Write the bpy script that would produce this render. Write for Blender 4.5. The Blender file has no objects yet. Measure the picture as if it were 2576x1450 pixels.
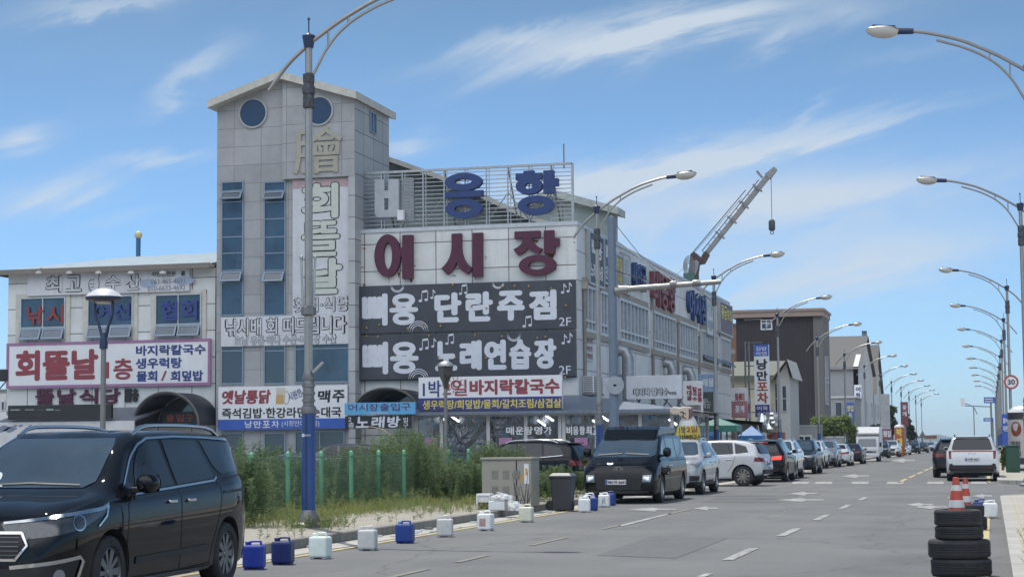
import bpy, bmesh, math, random
import numpy as np
from mathutils import Vector, Matrix
from mathutils.bvhtree import BVHTree
from mathutils.geometry import delaunay_2d_cdt, tessellate_polygon
S = bpy.context.scene
C = S.collection
R = math.radians
random.seed(7); np.random.seed(7)

# ---------------------------------------------------------------- camera
F, CX, CY = 4600.0, 1287.5, 725.0          # focal length and centre of the 2575 px wide photograph
VX, VY, ROLL, H = 2492.0, 1107.0, 0.009, 1.55
_y = Vector(((VX-CX)/F, (CY-VY)/F, -1)).normalized()
_z = Vector((-ROLL, 1, (CY-VY)/F - ROLL*(VX-CX)/F)).normalized()
_x = _y.cross(_z).normalized()
RM = Matrix((_x, _y, _z))
cam = bpy.data.objects.new('camera', bpy.data.cameras.new('camera'))
C.objects.link(cam); S.camera = cam
cam.matrix_world = Matrix.Translation((0, 0, H)) @ RM.to_4x4()
cam.data.sensor_width = 36; cam.data.lens = F/2575*36
cam.data.clip_start = 0.1; cam.data.clip_end = 20000

def ray(x, y): return RM @ Vector(((x-CX)/F, (CY-y)/F, -1))
def onY(x, y, Y): d = ray(x, y); t = Y/d.y; return Vector((d.x*t, Y, H+d.z*t))
def onX(x, y, X): d = ray(x, y); t = X/d.x; return Vector((X, d.y*t, H+d.z*t))
def onZ(x, y, Z=0.0): d = ray(x, y); t = (Z-H)/d.z; return Vector((d.x*t, d.y*t, Z))

# ---------------------------------------------------------------- sun, sky, exposure
SUN_EL, SUN_AZ = 62.0, -32.0               # azimuth from +Y, towards -X when negative
sd = Vector((math.sin(R(SUN_AZ))*math.cos(R(SUN_EL)), math.cos(R(SUN_AZ))*math.cos(R(SUN_EL)), math.sin(R(SUN_EL))))
sun = bpy.data.objects.new('sun', bpy.data.lights.new('sun', 'SUN'))
C.objects.link(sun); sun.location = (0, 0, 60)
sun.rotation_euler = sd.to_track_quat('Z', 'Y').to_euler()
sun.data.energy = 2.7; sun.data.angle = R(0.53); sun.data.color = (1, .95, .87)
S.view_settings.view_transform = 'Standard'; S.view_settings.look = 'None'
S.view_settings.exposure = 0.5; S.view_settings.gamma = 1
S.cycles.max_bounces = 6; S.cycles.transparent_max_bounces = 12; S.cycles.volume_bounces = 0
S.cycles.caustics_reflective = False; S.cycles.caustics_refractive = False; S.cycles.sample_clamp_indirect = 6

W = bpy.data.worlds.new("World"); S.world = W; W.use_nodes = True
nt = W.node_tree; N = nt.nodes; LK = nt.links
bg = N['Background']; bg.inputs['Strength'].default_value = 0.115
sky = N.new('ShaderNodeTexSky'); sky.sky_type = 'NISHITA'; sky.sun_disc = False
sky.sun_elevation = R(SUN_EL); sky.sun_rotation = R(SUN_AZ)
sky.air_density = 1.0; sky.dust_density = 0.35; sky.ozone_density = 2.2; sky.altitude = 0
def wm(op, a, b=None, c=None):
    n = N.new('ShaderNodeMath'); n.operation = op
    for i, q in enumerate((a, b, c)):
        if q is None: continue
        if isinstance(q, (int, float)): n.inputs[i].default_value = q
        else: LK.new(q, n.inputs[i])
    return n.outputs[0]
tc = N.new('ShaderNodeTexCoord'); sx = N.new('ShaderNodeSeparateXYZ'); LK.new(tc.outputs['Generated'], sx.inputs[0])
yy = wm('MAXIMUM', wm('ABSOLUTE', sx.outputs[1]), .08)
U = wm('DIVIDE', sx.outputs[0], yy); V = wm('DIVIDE', sx.outputs[2], yy)
cb = N.new('ShaderNodeCombineXYZ'); LK.new(U, cb.inputs[0]); LK.new(V, cb.inputs[1])
def wnoise(scale, sxy, detail, rough, rot=0.0, dist=0.0, off=0.0):
    mp = N.new('ShaderNodeMapping'); mp.vector_type = 'TEXTURE'
    mp.inputs['Rotation'].default_value[2] = rot; mp.inputs['Scale'].default_value = (sxy[0], sxy[1], 1)
    mp.inputs['Location'].default_value = (off, off*.7, 0)
    LK.new(cb.outputs[0], mp.inputs[0])
    n = N.new('ShaderNodeTexNoise'); n.inputs['Scale'].default_value = scale; n.inputs['Detail'].default_value = detail
    n.inputs['Roughness'].default_value = rough; n.inputs['Distortion'].default_value = dist
    LK.new(mp.outputs[0], n.inputs['Vector']); return n.outputs[0]
w1 = wnoise(9, (2.2, 1), 5, .6, R(12)); w2 = wnoise(26, (3.5, 1), 6, .65, R(14), .6, 3.1); w3 = wnoise(5, (2.6, 1), 6, .6, R(10), .3, 9)
dU = wm('MULTIPLY', wm('SUBTRACT', w1, .5), .10); dV = wm('MULTIPLY', wm('SUBTRACT', w2, .5), .05)
U2 = wm('ADD', U, dU); V2 = wm('ADD', V, dV)
tot = None
# streaks of cirrus: centre, half length, half width, tilt (degrees, up to the right), strength
for (px, py, hl, hw, an, st) in [
        (1560, 95, 330, 42, 7, 1.0), (1820, 55, 330, 50, 3, .75), (1940, 112, 80, 24, 22, .8), (1300, 100, 140, 22, 12, .6),
        (1700, 405, 360, 36, 7, .75), (2130, 335, 270, 24, 10, .75), (2050, 305, 90, 12, 28, .55),
        (490, 185, 120, 30, 28, .7), (15, 362, 80, 30, 5, .95), (375, 398, 120, 20, 2, .6), (120, 490, 130, 38, 14, .85),
        (300, 12, 230, 22, 3, .5), (1020, 362, 90, 22, 10, .55), (270, 555, 90, 14, 12, .3), (1500, 450, 340, 60, 5, .7),
        (1750, 560, 620, 110, 4, .85), (2250, 650, 380, 80, 4, .7), (2050, 480, 420, 45, 6, .6), (1900, 720, 700, 70, 2, .45), (2300, 130, 200, 30, 8, .15)]:
    d = ray(px, py); cu, cv = d.x/d.y, d.z/d.y
    k = ray(px+10, py); k = Vector((k.x/k.y-cu, k.z/k.y-cv)).length/10
    a = R(an); lu, wu = hl*k, hw*k
    du = wm('SUBTRACT', U2, cu); dv = wm('SUBTRACT', V2, cv)
    p = wm('ADD', wm('MULTIPLY', du, math.cos(a)/lu), wm('MULTIPLY', dv, math.sin(a)/lu))
    q = wm('ADD', wm('MULTIPLY', du, -math.sin(a)/wu), wm('MULTIPLY', dv, math.cos(a)/wu))
    e = wm('EXPONENT', wm('MULTIPLY', wm('ADD', wm('MULTIPLY', p, p), wm('MULTIPLY', q, q)), -1.0))
    e = wm('MULTIPLY', e, st)
    tot = e if tot is None else wm('ADD', tot, e)
wisp = wm('MULTIPLY_ADD', wm('SUBTRACT', w2, .5), 2.0, wm('MULTIPLY_ADD', wm('SUBTRACT', w3, .5), 1.8, .75))
far = N.new('ShaderNodeMapRange'); LK.new(w3, far.inputs[0]); far.inputs[1].default_value = .52; far.inputs[2].default_value = .78; far.inputs[4].default_value = .16
den = wm('ADD', wm('MULTIPLY', tot, wm('MAXIMUM', wisp, .08)), far.outputs[0])
cl = N.new('ShaderNodeClamp'); LK.new(den, cl.inputs[0]); cl.inputs[2].default_value = .86
hs = N.new('ShaderNodeHueSaturation'); LK.new(sky.outputs[0], hs.inputs['Color'])
hs.inputs['Saturation'].default_value = .93; hs.inputs['Value'].default_value = 1.0
# thin blue haze tints the low sky; a bright cloud bank is added unseen behind the camera to light the facades
el = N.new('ShaderNodeMapRange'); LK.new(sx.outputs[2], el.inputs[0]); el.inputs[1].default_value = 0; el.inputs[2].default_value = .26
tn = N.new('ShaderNodeMixRGB'); LK.new(el.outputs[0], tn.inputs[0]); tn.inputs[1].default_value = (.43, .64, .98, 1); tn.inputs[2].default_value = (.325, .42, .465, 1)
mu = N.new('ShaderNodeMixRGB'); mu.blend_type = 'MULTIPLY'; mu.inputs[0].default_value = 1; LK.new(hs.outputs[0], mu.inputs[1]); LK.new(tn.outputs[0], mu.inputs[2])
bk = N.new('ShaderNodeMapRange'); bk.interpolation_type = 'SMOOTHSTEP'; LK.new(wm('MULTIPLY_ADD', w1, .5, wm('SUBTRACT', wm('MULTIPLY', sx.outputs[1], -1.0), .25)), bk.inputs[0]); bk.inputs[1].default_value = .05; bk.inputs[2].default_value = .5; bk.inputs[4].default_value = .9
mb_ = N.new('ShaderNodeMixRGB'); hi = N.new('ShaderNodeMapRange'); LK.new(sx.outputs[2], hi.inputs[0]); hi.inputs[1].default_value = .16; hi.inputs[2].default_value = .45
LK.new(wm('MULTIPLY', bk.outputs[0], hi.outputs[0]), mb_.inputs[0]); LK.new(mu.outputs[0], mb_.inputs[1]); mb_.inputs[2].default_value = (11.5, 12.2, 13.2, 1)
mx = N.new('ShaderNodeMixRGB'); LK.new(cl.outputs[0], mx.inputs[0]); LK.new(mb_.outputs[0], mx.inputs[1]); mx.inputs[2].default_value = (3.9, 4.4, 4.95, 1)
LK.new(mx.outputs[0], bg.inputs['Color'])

# ---------------------------------------------------------------- materials
MATS = {}
def mat(name, col, rough=.6, metal=0.0, var=.12, scale=3.0, bump=0.0, spec=None, coat=0.0, stain=0.0, stain_col=(.25, .2, .16), ior=1.5, emit=None, est=0.0, trans=0.0, streak=None):
    if name in MATS: return MATS[name]
    m = bpy.data.materials.new(name); m.use_nodes = True; MATS[name] = m
    t = m.node_tree; b = t.nodes['Principled BSDF']; L = t.links
    b.inputs['Roughness'].default_value = rough; b.inputs['Metallic'].default_value = metal
    b.inputs['IOR'].default_value = ior; b.inputs['Coat Weight'].default_value = coat; b.inputs['Coat Roughness'].default_value = .02
    if spec is not None: b.inputs['Specular IOR Level'].default_value = spec
    col = tuple(col)[:3]
    b.inputs['Base Color'].default_value = col+(1,)
    if emit: b.inputs['Emission Color'].default_value = tuple(emit)+(1,); b.inputs['Emission Strength'].default_value = est
    if var or stain or bump:
        tcn = t.nodes.new('ShaderNodeTexCoord')
        n1 = t.nodes.new('ShaderNodeTexNoise'); n1.inputs['Scale'].default_value = scale; n1.inputs['Detail'].default_value = 8; n1.inputs['Roughness'].default_value = .65
        L.new(tcn.outputs['Object'], n1.inputs['Vector'])
        r = t.nodes.new('ShaderNodeMapRange'); L.new(n1.outputs[0], r.inputs[0]); r.inputs[1].default_value = .25; r.inputs[2].default_value = .75
        r.inputs[3].default_value = 1-var; r.inputs[4].default_value = 1+var
        mul = t.nodes.new('ShaderNodeMixRGB'); mul.blend_type = 'MULTIPLY'; mul.inputs[0].default_value = 1; mul.inputs[1].default_value = col+(1,)
        L.new(r.outputs[0], mul.inputs[2]); out = mul.outputs[0]
        if stain:
            mp = t.nodes.new('ShaderNodeMapping'); L.new(tcn.outputs['Object'], mp.inputs[0]); mp.inputs['Scale'].default_value = streak or (2.2, 2.2, .25)
            n2 = t.nodes.new('ShaderNodeTexNoise'); n2.inputs['Scale'].default_value = 1.6; n2.inputs['Detail'].default_value = 9; n2.inputs['Roughness'].default_value = .72
            L.new(mp.outputs[0], n2.inputs['Vector'])
            r2 = t.nodes.new('ShaderNodeMapRange'); L.new(n2.outputs[0], r2.inputs[0]); r2.inputs[1].default_value = .52; r2.inputs[2].default_value = .8; r2.inputs[4].default_value = stain
            mm = t.nodes.new('ShaderNodeMixRGB'); L.new(r2.outputs[0], mm.inputs[0]); L.new(out, mm.inputs[1]); mm.inputs[2].default_value = stain_col+(1,); out = mm.outputs[0]
        L.new(out, b.inputs['Base Color'])
        if rough > .15:
            rr = t.nodes.new('ShaderNodeMapRange'); L.new(n1.outputs[0], rr.inputs[0]); rr.inputs[3].default_value = max(.02, rough-.1); rr.inputs[4].default_value = min(1, rough+.1)
            L.new(rr.outputs[0], b.inputs['Roughness'])
        if bump:
            bp = t.nodes.new('ShaderNodeBump'); bp.inputs['Strength'].default_value = bump; bp.inputs['Distance'].default_value = .02
            L.new(n1.outputs[0], bp.inputs['Height']); L.new(bp.outputs[0], b.inputs['Normal'])
    return m

def panel_mat(name, col, pw, ph, axis='x', seam=(.06, .06, .065), sw=.012, var=.1, rough=.5, stain=.35, stain_col=(.24, .2, .16), off=(0, 0), bond=0.0, metal=0.0, tone=.06):
    """cladding or paving: rectangular panels with dark seams, panel to panel tone, vertical dirt"""
    m = bpy.data.materials.new(name); m.use_nodes = True; t = m.node_tree; L = t.links; b = t.nodes['Principled BSDF']
    b.inputs['Roughness'].default_value = rough; b.inputs['Metallic'].default_value = metal
    tcn = t.nodes.new('ShaderNodeTexCoord'); sp = t.nodes.new('ShaderNodeSeparateXYZ'); L.new(tcn.outputs['Object'], sp.inputs[0])
    co = t.nodes.new('ShaderNodeCombineXYZ')
    a, c = {'x': (0, 2), 'y': (1, 2), 'z': (0, 1)}[axis]
    for i, k, o in ((0, a, off[0]), (1, c, off[1])):
        ad = t.nodes.new('ShaderNodeMath'); ad.operation = 'ADD'; L.new(sp.outputs[k], ad.inputs[0]); ad.inputs[1].default_value = o
        L.new(ad.outputs[0], co.inputs[i])
    br = t.nodes.new('ShaderNodeTexBrick'); br.offset = bond; br.squash = 1; L.new(co.outputs[0], br.inputs['Vector'])
    br.inputs['Scale'].default_value = 1; br.inputs['Brick Width'].default_value = pw; br.inputs['Row Height'].default_value = ph
    br.inputs['Mortar Size'].default_value = sw; br.inputs['Mortar Smooth'].default_value = .2; br.inputs['Bias'].default_value = 0
    br.inputs['Color1'].default_value = tuple(k*(1-tone) for k in col)+(1,); br.inputs['Color2'].default_value = tuple(min(1, k*(1+tone)) for k in col)+(1,); br.inputs['Mortar'].default_value = seam+(1,)
    n1 = t.nodes.new('ShaderNodeTexNoise'); n1.inputs['Scale'].default_value = .9; n1.inputs['Detail'].default_value = 9; n1.inputs['Roughness'].default_value = .7; L.new(tcn.outputs['Object'], n1.inputs['Vector'])
    r = t.nodes.new('ShaderNodeMapRange'); L.new(n1.outputs[0], r.inputs[0]); r.inputs[1].default_value = .25; r.inputs[2].default_value = .75; r.inputs[3].default_value = 1-var; r.inputs[4].default_value = 1+var
    mul = t.nodes.new('ShaderNodeMixRGB'); mul.blend_type = 'MULTIPLY'; mul.inputs[0].default_value = 1; L.new(br.outputs[0], mul.inputs[1]); L.new(r.outputs[0], mul.inputs[2])
    mp = t.nodes.new('ShaderNodeMapping'); L.new(tcn.outputs['Object'], mp.inputs[0]); mp.inputs['Scale'].default_value = (2.5, 2.5, .22) if axis != 'z' else (1, 1, 1)
    n2 = t.nodes.new('ShaderNodeTexNoise'); n2.inputs['Scale'].default_value = 1.3; n2.inputs['Detail'].default_value = 10; n2.inputs['Roughness'].default_value = .75; L.new(mp.outputs[0], n2.inputs['Vector'])
    r2 = t.nodes.new('ShaderNodeMapRange'); L.new(n2.outputs[0], r2.inputs[0]); r2.inputs[1].default_value = .55; r2.inputs[2].default_value = .82; r2.inputs[4].default_value = stain
    mm = t.nodes.new('ShaderNodeMixRGB'); L.new(r2.outputs[0], mm.inputs[0]); L.new(mul.outputs[0], mm.inputs[1]); mm.inputs[2].default_value = stain_col+(1,)
    L.new(mm.outputs[0], b.inputs['Base Color'])
    bp = t.nodes.new('ShaderNodeBump'); bp.inputs['Strength'].default_value = .35; bp.inputs['Distance'].default_value = .01; bp.invert = True
    L.new(br.outputs['Fac'], bp.inputs['Height']); L.new(bp.outputs[0], b.inputs['Normal'])
    return m

# ---------------------------------------------------------------- mesh helpers
class MB:
    def __init__(s): s.v = []; s.f = []; s.m = []
    def add(s, vs, fs, mi=0):
        o = len(s.v); s.v += [tuple(v) for v in vs]; s.f += [[o+i for i in f] for f in fs]; s.m += [mi]*len(fs); return s
    def quad(s, a, b, c, d, mi=0): return s.add((a, b, c, d), [(0, 1, 2, 3)], mi)
    def box(s, x0, y0, z0, x1, y1, z1, mi=0):
        x0, x1 = min(x0, x1), max(x0, x1); y0, y1 = min(y0, y1), max(y0, y1); z0, z1 = min(z0, z1), max(z0, z1)
        return s.add([(x0, y0, z0), (x1, y0, z0), (x1, y1, z0), (x0, y1, z0), (x0, y0, z1), (x1, y0, z1), (x1, y1, z1), (x0, y1, z1)],
                     [(0, 3, 2, 1), (4, 5, 6, 7), (0, 1, 5, 4), (1, 2, 6, 5), (2, 3, 7, 6), (3, 0, 4, 7)], mi)
    def bar(s, p, q, w, h=None, mi=0, up=(0, 0, 1)):
        p, q = Vector(p), Vector(q); d = (q-p).normalized(); h = h or w
        u = Vector(up)
        if abs(d.dot(u)) > .95: u = Vector((0, 1, 0))
        a = d.cross(u).normalized(); b = a.cross(d).normalized()
        vs = [o+a*i*w/2+b*j*h/2 for o in (p, q) for i, j in ((-1, -1), (1, -1), (1, 1), (-1, 1))]
        return s.add(vs, [(0, 3, 2, 1), (4, 5, 6, 7), (0, 1, 5, 4), (1, 2, 6, 5), (2, 3, 7, 6), (3, 0, 4, 7)], mi)
    def tube(s, pts, r, n=8, mi=0, cap=True):
        pts = [Vector(p) for p in pts]; k = len(pts); rs = r if isinstance(r, (list, tuple)) else [r]*k
        vs = []; prev = None
        for i, p in enumerate(pts):
            d = (pts[min(i+1, k-1)]-pts[max(i-1, 0)]).normalized()
            if prev is None:
                prev = d.orthogonal().normalized() if abs(d.z) < .99 else Vector((1, 0, 0))
            a = (prev-d*prev.dot(d)).normalized(); b = d.cross(a); prev = a
            for j in range(n):
                t = 2*math.pi*(j+.5)/n; vs.append(p+(a*math.cos(t)+b*math.sin(t))*rs[i])
        fs = [(i*n+j, i*n+(j+1) % n, (i+1)*n+(j+1) % n, (i+1)*n+j) for i in range(k-1) for j in range(n)]
        if cap: fs += [tuple(reversed(range(n))), tuple((k-1)*n+j for j in range(n))]
        return s.add(vs, fs, mi)
    def lathe(s, prof, n=24, o=(0, 0, 0), ax='z', mi=0, sc=(1, 1), cap=True):
        o = Vector(o); vs = []
        for r, z in prof:
            for j in range(n):
                t = 2*math.pi*j/n; a, b = r*math.cos(t)*sc[0], r*math.sin(t)*sc[1]
                vs.append(o+Vector({'z': (a, b, z), 'y': (a, z, b), 'x': (z, a, b)}[ax]))
        k = len(prof); fs = [(i*n+j, i*n+(j+1) % n, (i+1)*n+(j+1) % n, (i+1)*n+j) for i in range(k-1) for j in range(n)]
        if cap and prof[0][0] > 1e-6: fs.append(tuple(reversed(range(n))))
        if cap and prof[-1][0] > 1e-6: fs.append(tuple((k-1)*n+j for j in range(n)))
        return s.add(vs, fs, mi)
    def prism(s, pts, fr, depth, mi=0):
        """outline pts (a,b) in frame fr=(origin, u, v, n), thickness depth along -n"""
        o, u, v, n = fr; k = len(pts)
        ar = sum(pts[i][0]*pts[(i+1) % k][1]-pts[(i+1) % k][0]*pts[i][1] for i in range(k))
        if ar < 0: pts = pts[::-1]
        a = [o+u*x+v*y for x, y in pts]; b = [p-n*depth for p in a]
        tri = tessellate_polygon([[Vector((x, y, 0)) for x, y in pts]])
        fs = []
        for t in tri:
            t = list(t); q = [pts[i] for i in t]
            if (q[1][0]-q[0][0])*(q[2][1]-q[0][1])-(q[2][0]-q[0][0])*(q[1][1]-q[0][1]) < 0: t.reverse()
            fs.append(tuple(t)); fs.append(tuple(k+i for i in reversed(t)))
        fs += [(i, k+i, k+(i+1) % k, (i+1) % k) for i in range(k)]
        return s.add(a+b, fs, mi)
    def ring(s, c, ro, ri, fr, depth, n=40, mi=0, ci=None):
        o, u, v, nn = fr; ci = ci or c
        out = [(c[0]+ro[0]*math.cos(t), c[1]+ro[1]*math.sin(t)) for t in (2*math.pi*i/n for i in range(n))]
        inn = [(ci[0]+ri[0]*math.cos(t), ci[1]+ri[1]*math.sin(t)) for t in (2*math.pi*i/n for i in range(n))]
        P = lambda p, d: o+u*p[0]+v*p[1]-nn*d
        vs = [P(p, 0) for p in out]+[P(p, 0) for p in inn]+[P(p, depth) for p in out]+[P(p, depth) for p in inn]
        fs = []
        for i in range(n):
            j = (i+1) % n
            fs += [(i, j, n+j, n+i), (2*n+j, 2*n+i, 3*n+i, 3*n+j), (j, i, 2*n+i, 2*n+j), (n+i, n+j, 3*n+j, 3*n+i)]
        return s.add(vs, fs, mi)
    def build(s, name, mats, parent=None, smooth=None, bevel=0.0, seg=2):
        me = bpy.data.meshes.new(name); me.from_pydata(s.v, [], s.f); me.validate()
        if not isinstance(mats, (list, tuple)): mats = [mats]
        for m in mats: me.materials.append(m)
        if len(mats) > 1 and len(me.polygons) == len(s.m): me.polygons.foreach_set('material_index', s.m)
        if smooth is not None:
            me.polygons.foreach_set('use_smooth', [True]*len(me.polygons))
            me.set_sharp_from_angle(angle=R(smooth))
        return link(name, me, parent, bevel, seg)

def link(name, me, parent=None, bevel=0.0, seg=2):
    o = bpy.data.objects.new(name, me); C.objects.link(o)
    if parent is not None:
        o.parent = parent; p = parent; loc = Vector((0, 0, 0))
        while p is not None: loc += p.location if p.type == 'EMPTY' else Vector((0, 0, 0)); p = p.parent
        o.matrix_parent_inverse = Matrix.Translation(-loc) if parent.type == 'EMPTY' else Matrix.Identity(4)
    if bevel:
        b = o.modifiers.new('bevel', 'BEVEL'); b.width = bevel; b.segments = seg; b.limit_method = 'ANGLE'; b.angle_limit = R(35); b.harden_normals = False
    return o
def tag(o, label, cat, group=None, kind=None):
    if label: o['label'] = label
    if cat: o['category'] = cat
    if group: o['group'] = group
    if kind: o['kind'] = kind
    return o
def thing(name, label, cat, loc=(0, 0, 0), group=None):
    o = bpy.data.objects.new(name, None); C.objects.link(o); o.location = loc; o.empty_display_size = .3
    return tag(o, label, cat, group)
def struct(o): o['kind'] = 'structure'; return o
KIDS = {}
def kids(o):
    return [c for c in C.objects if c.parent == o]
def copy_tree(o, parent=None):
    c = o.copy(); C.objects.link(c)
    if parent is not None: c.parent = parent
    for ch in kids(o): copy_tree(ch, c)
    return c

# frames: origin, right, up, outward normal
XF, YF_, ZF = Vector((1, 0, 0)), Vector((0, 1, 0)), Vector((0, 0, 1))
def FY(Y, x=0, z=0): return (Vector((x, Y, z)), XF, ZF, -YF_)          # faces the camera
def FX(X, y=0, z=0): return (Vector((X, y, z)), YF_, ZF, XF)           # faces the road from the left
def rectY(x0, y0, x1, y1, Y):
    """photo rectangle on plane Y -> world x0,z0,x1,z1"""
    xc, yc = (x0+x1)/2, (y0+y1)/2
    return onY(x0, yc, Y).x, onY(xc, y1, Y).z, onY(x1, yc, Y).x, onY(xc, y0, Y).z

_TX = {}
def glyphs(body, thick=0.0, off=0.0):
    key = (body, thick, off)
    if key not in _TX:
        c = bpy.data.curves.new('t', 'FONT'); c.body = body; c.size = 1; c.resolution_u = 4; c.extrude = thick; c.offset = off
        o = bpy.data.objects.new('t', c); me = bpy.data.meshes.new_from_object(o)
        v = [tuple(q.co) for q in me.vertices]; f = [tuple(p.vertices) for p in me.polygons]
        xs = [q[0] for q in v]; ys = [q[1] for q in v]
        _TX[key] = (v, f, (min(xs), min(ys), max(xs), max(ys)))
        bpy.data.objects.remove(o); bpy.data.curves.remove(c); bpy.data.meshes.remove(me)
    return _TX[key]
def put_text(mb, body, fr, x0, z0, x1, z1, bold=.03, lift=.01, thick=0.0, shear=0.0, mi=0, spread=False, rot=0.0):
    """letters stretched to fill the rectangle of frame fr"""
    if spread:
        ch = [c for c in body]; n = len(ch); g = (x1-x0)/(n-.16 if n > 1 else 1)
        for i, c in enumerate(ch):
            if c != ' ': put_text(mb, c, fr, x0+i*g, z0, x0+i*g+g*.84, z1, bold, lift, thick, shear, mi)
        return mb
    o, u, v, n = fr
    vs, fs, (a, b, c, d) = glyphs(body, .01 if thick else 0.0)
    sxx = (x1-x0)*(1-(0 if len(body) > 3 else 2*bold*.8))/(c-a); szz = (z1-z0)/(d-b)
    px = (z1-z0)*bold
    sh = [(0, 0)] if not bold else [(0, 0), (1, 0), (-1, 0), (0, 1), (0, -1), (.7, .7), (-.7, .7), (.7, -.7), (-.7, -.7)]
    cxx, czz = (x0+x1)/2, (z0+z1)/2
    szz *= (1-2*bold*.8)
    cr, sr = math.cos(rot), math.sin(rot)
    for k, (i, j) in enumerate(sh):
        q = []
        for w in vs:
            lx, lz = (w[0]-(a+c)/2)*sxx+i*px, (w[1]-(b+d)/2)*szz+j*px*.8
            lx += shear*lz
            lx, lz = lx*cr-lz*sr, lx*sr+lz*cr
            q.append(o+u*(cxx+lx)+v*(czz+lz)+n*(lift+k*.0006+(thick*(.5+w[2]/.02) if thick else 0)))
        mb.add(q, fs, mi)
    return mb
# ---------------------------------------------------------------- ground, road, pavements
def asphalt():
    m = mat('asphalt', (.125, .127, .128), .82, var=.0); t = m.node_tree; L = t.links; b = t.nodes['Principled BSDF']
    tcn = t.nodes.new('ShaderNodeTexCoord')
    def nz(sc, det, rough, mapsc=None):
        n = t.nodes.new('ShaderNodeTexNoise'); n.inputs['Scale'].default_value = sc; n.inputs['Detail'].default_value = det; n.inputs['Roughness'].default_value = rough
        if mapsc:
            mp = t.nodes.new('ShaderNodeMapping'); mp.inputs['Scale'].default_value = mapsc; L.new(tcn.outputs['Object'], mp.inputs[0]); L.new(mp.outputs[0], n.inputs['Vector'])
        else: L.new(tcn.outputs['Object'], n.inputs['Vector'])
        return n.outputs[0]
    def rng(i, a, c, lo, hi):
        r = t.nodes.new('ShaderNodeMapRange'); L.new(i, r.inputs[0]); r.inputs[1].default_value = a; r.inputs[2].default_value = c; r.inputs[3].default_value = lo; r.inputs[4].default_value = hi; return r.outputs[0]
    def mix(f, a, bcol, mode='MIX'):
        x = t.nodes.new('ShaderNodeMixRGB'); x.blend_type = mode
        if isinstance(f, float): x.inputs[0].default_value = f
        else: L.new(f, x.inputs[0])
        if isinstance(a, tuple): x.inputs[1].default_value = a
        else: L.new(a, x.inputs[1])
        if isinstance(bcol, tuple): x.inputs[2].default_value = bcol
        else: L.new(bcol, x.inputs[2])
        return x.outputs[0]
    big = rng(nz(.35, 6, .6), .35, .65, 0, 1)
    c = mix(big, (.098, .102, .104, 1), (.146, .148, .147, 1))
    lane = rng(nz(1.0, 5, .55, (.9, .06, 1)), .4, .65, 0, .55)          # wear along the wheel tracks
    c = mix(lane, c, (.152, .154, .152, 1))
    dark = rng(nz(.6, 9, .75, (.5, .22, 1)), .6, .72, 0, .5)             # oil and old patches
    c = mix(dark, c, (.11, .11, .113, 1))
    gr = rng(nz(55, 3, .7), .3, .7, .72, 1.28)
    c = mix(1.0, c, gr, 'MULTIPLY')
    # hairline cracks
    vo = t.nodes.new('ShaderNodeTexVoronoi'); vo.feature = 'DISTANCE_TO_EDGE'; vo.inputs['Scale'].default_value = .22
    mpv = t.nodes.new('ShaderNodeMapping'); mpv.inputs['Scale'].default_value = (1, .55, 1); L.new(tcn.outputs['Object'], mpv.inputs[0])
    nd = t.nodes.new('ShaderNodeTexNoise'); nd.inputs['Scale'].default_value = 1.5; nd.inputs['Detail'].default_value = 6; L.new(tcn.outputs['Object'], nd.inputs['Vector'])
    va = t.nodes.new('ShaderNodeMixRGB'); va.blend_type = 'ADD'; va.inputs[0].default_value = .7; L.new(mpv.outputs[0], va.inputs[1]); L.new(nd.outputs['Color'], va.inputs[2])
    L.new(va.outputs[0], vo.inputs['Vector'])
    ck = rng(vo.outputs['Distance'], .0, .009, .5, 0)
    c = mix(ck, c, (.04, .04, .042, 1))
    L.new(c, b.inputs['Base Color'])
    bp = t.nodes.new('ShaderNodeBump'); bp.inputs['Strength'].default_value = .35; bp.inputs['Distance'].default_value = .01; L.new(nz(80, 3, .7), bp.inputs['Height']); L.new(bp.outputs[0], b.inputs['Normal'])
    return m
M_ASPH = asphalt()
M_DIRT = mat('lot_soil', (.23, .20, .15), .95, var=.35, scale=1.2, bump=.4)
M_LOT = mat('car_park_concrete', (.24, .235, .22), .9, var=.2, scale=.8, stain=.4, stain_col=(.12, .12, .11), streak=(.5, .5, .5))
M_PAVE = panel_mat('block_paving', (.34, .315, .27), .22, .11, 'z', seam=(.18, .16, .13), sw=.008, var=.22, rough=.9, stain=.45, stain_col=(.30, .27, .2), bond=.5)
M_PAVER = panel_mat('worn_block_paving', (.40, .37, .31), .22, .11, 'z', seam=(.27, .25, .21), sw=.008, var=.22, rough=.9, stain=.5, stain_col=(.36, .34, .3), bond=.5)
M_KERB = panel_mat('kerb_stone', (.20, .195, .18), .3, 1.0, 'y', seam=(.09, .09, .085), sw=.008, var=.25, rough=.9, stain=.5, stain_col=(.14, .13, .11), off=(0, .4))
M_WHITE_ROAD = mat('worn_white_road_paint', (.40, .40, .39), .8, var=.3, scale=6, stain=1.0, stain_col=(.18, .18, .18), streak=(2.5, 1.5, 1))
M_YEL_ROAD = mat('worn_yellow_road_paint', (.48, .40, .20), .8, var=.25, scale=6, stain=.8, stain_col=(.17, .165, .15), streak=(3, 1, 1))
M_GUTTER = mat('concrete_gutter', (.40, .385, .345), .9, var=.25, scale=2, stain=.5, stain_col=(.16, .15, .13))

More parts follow.
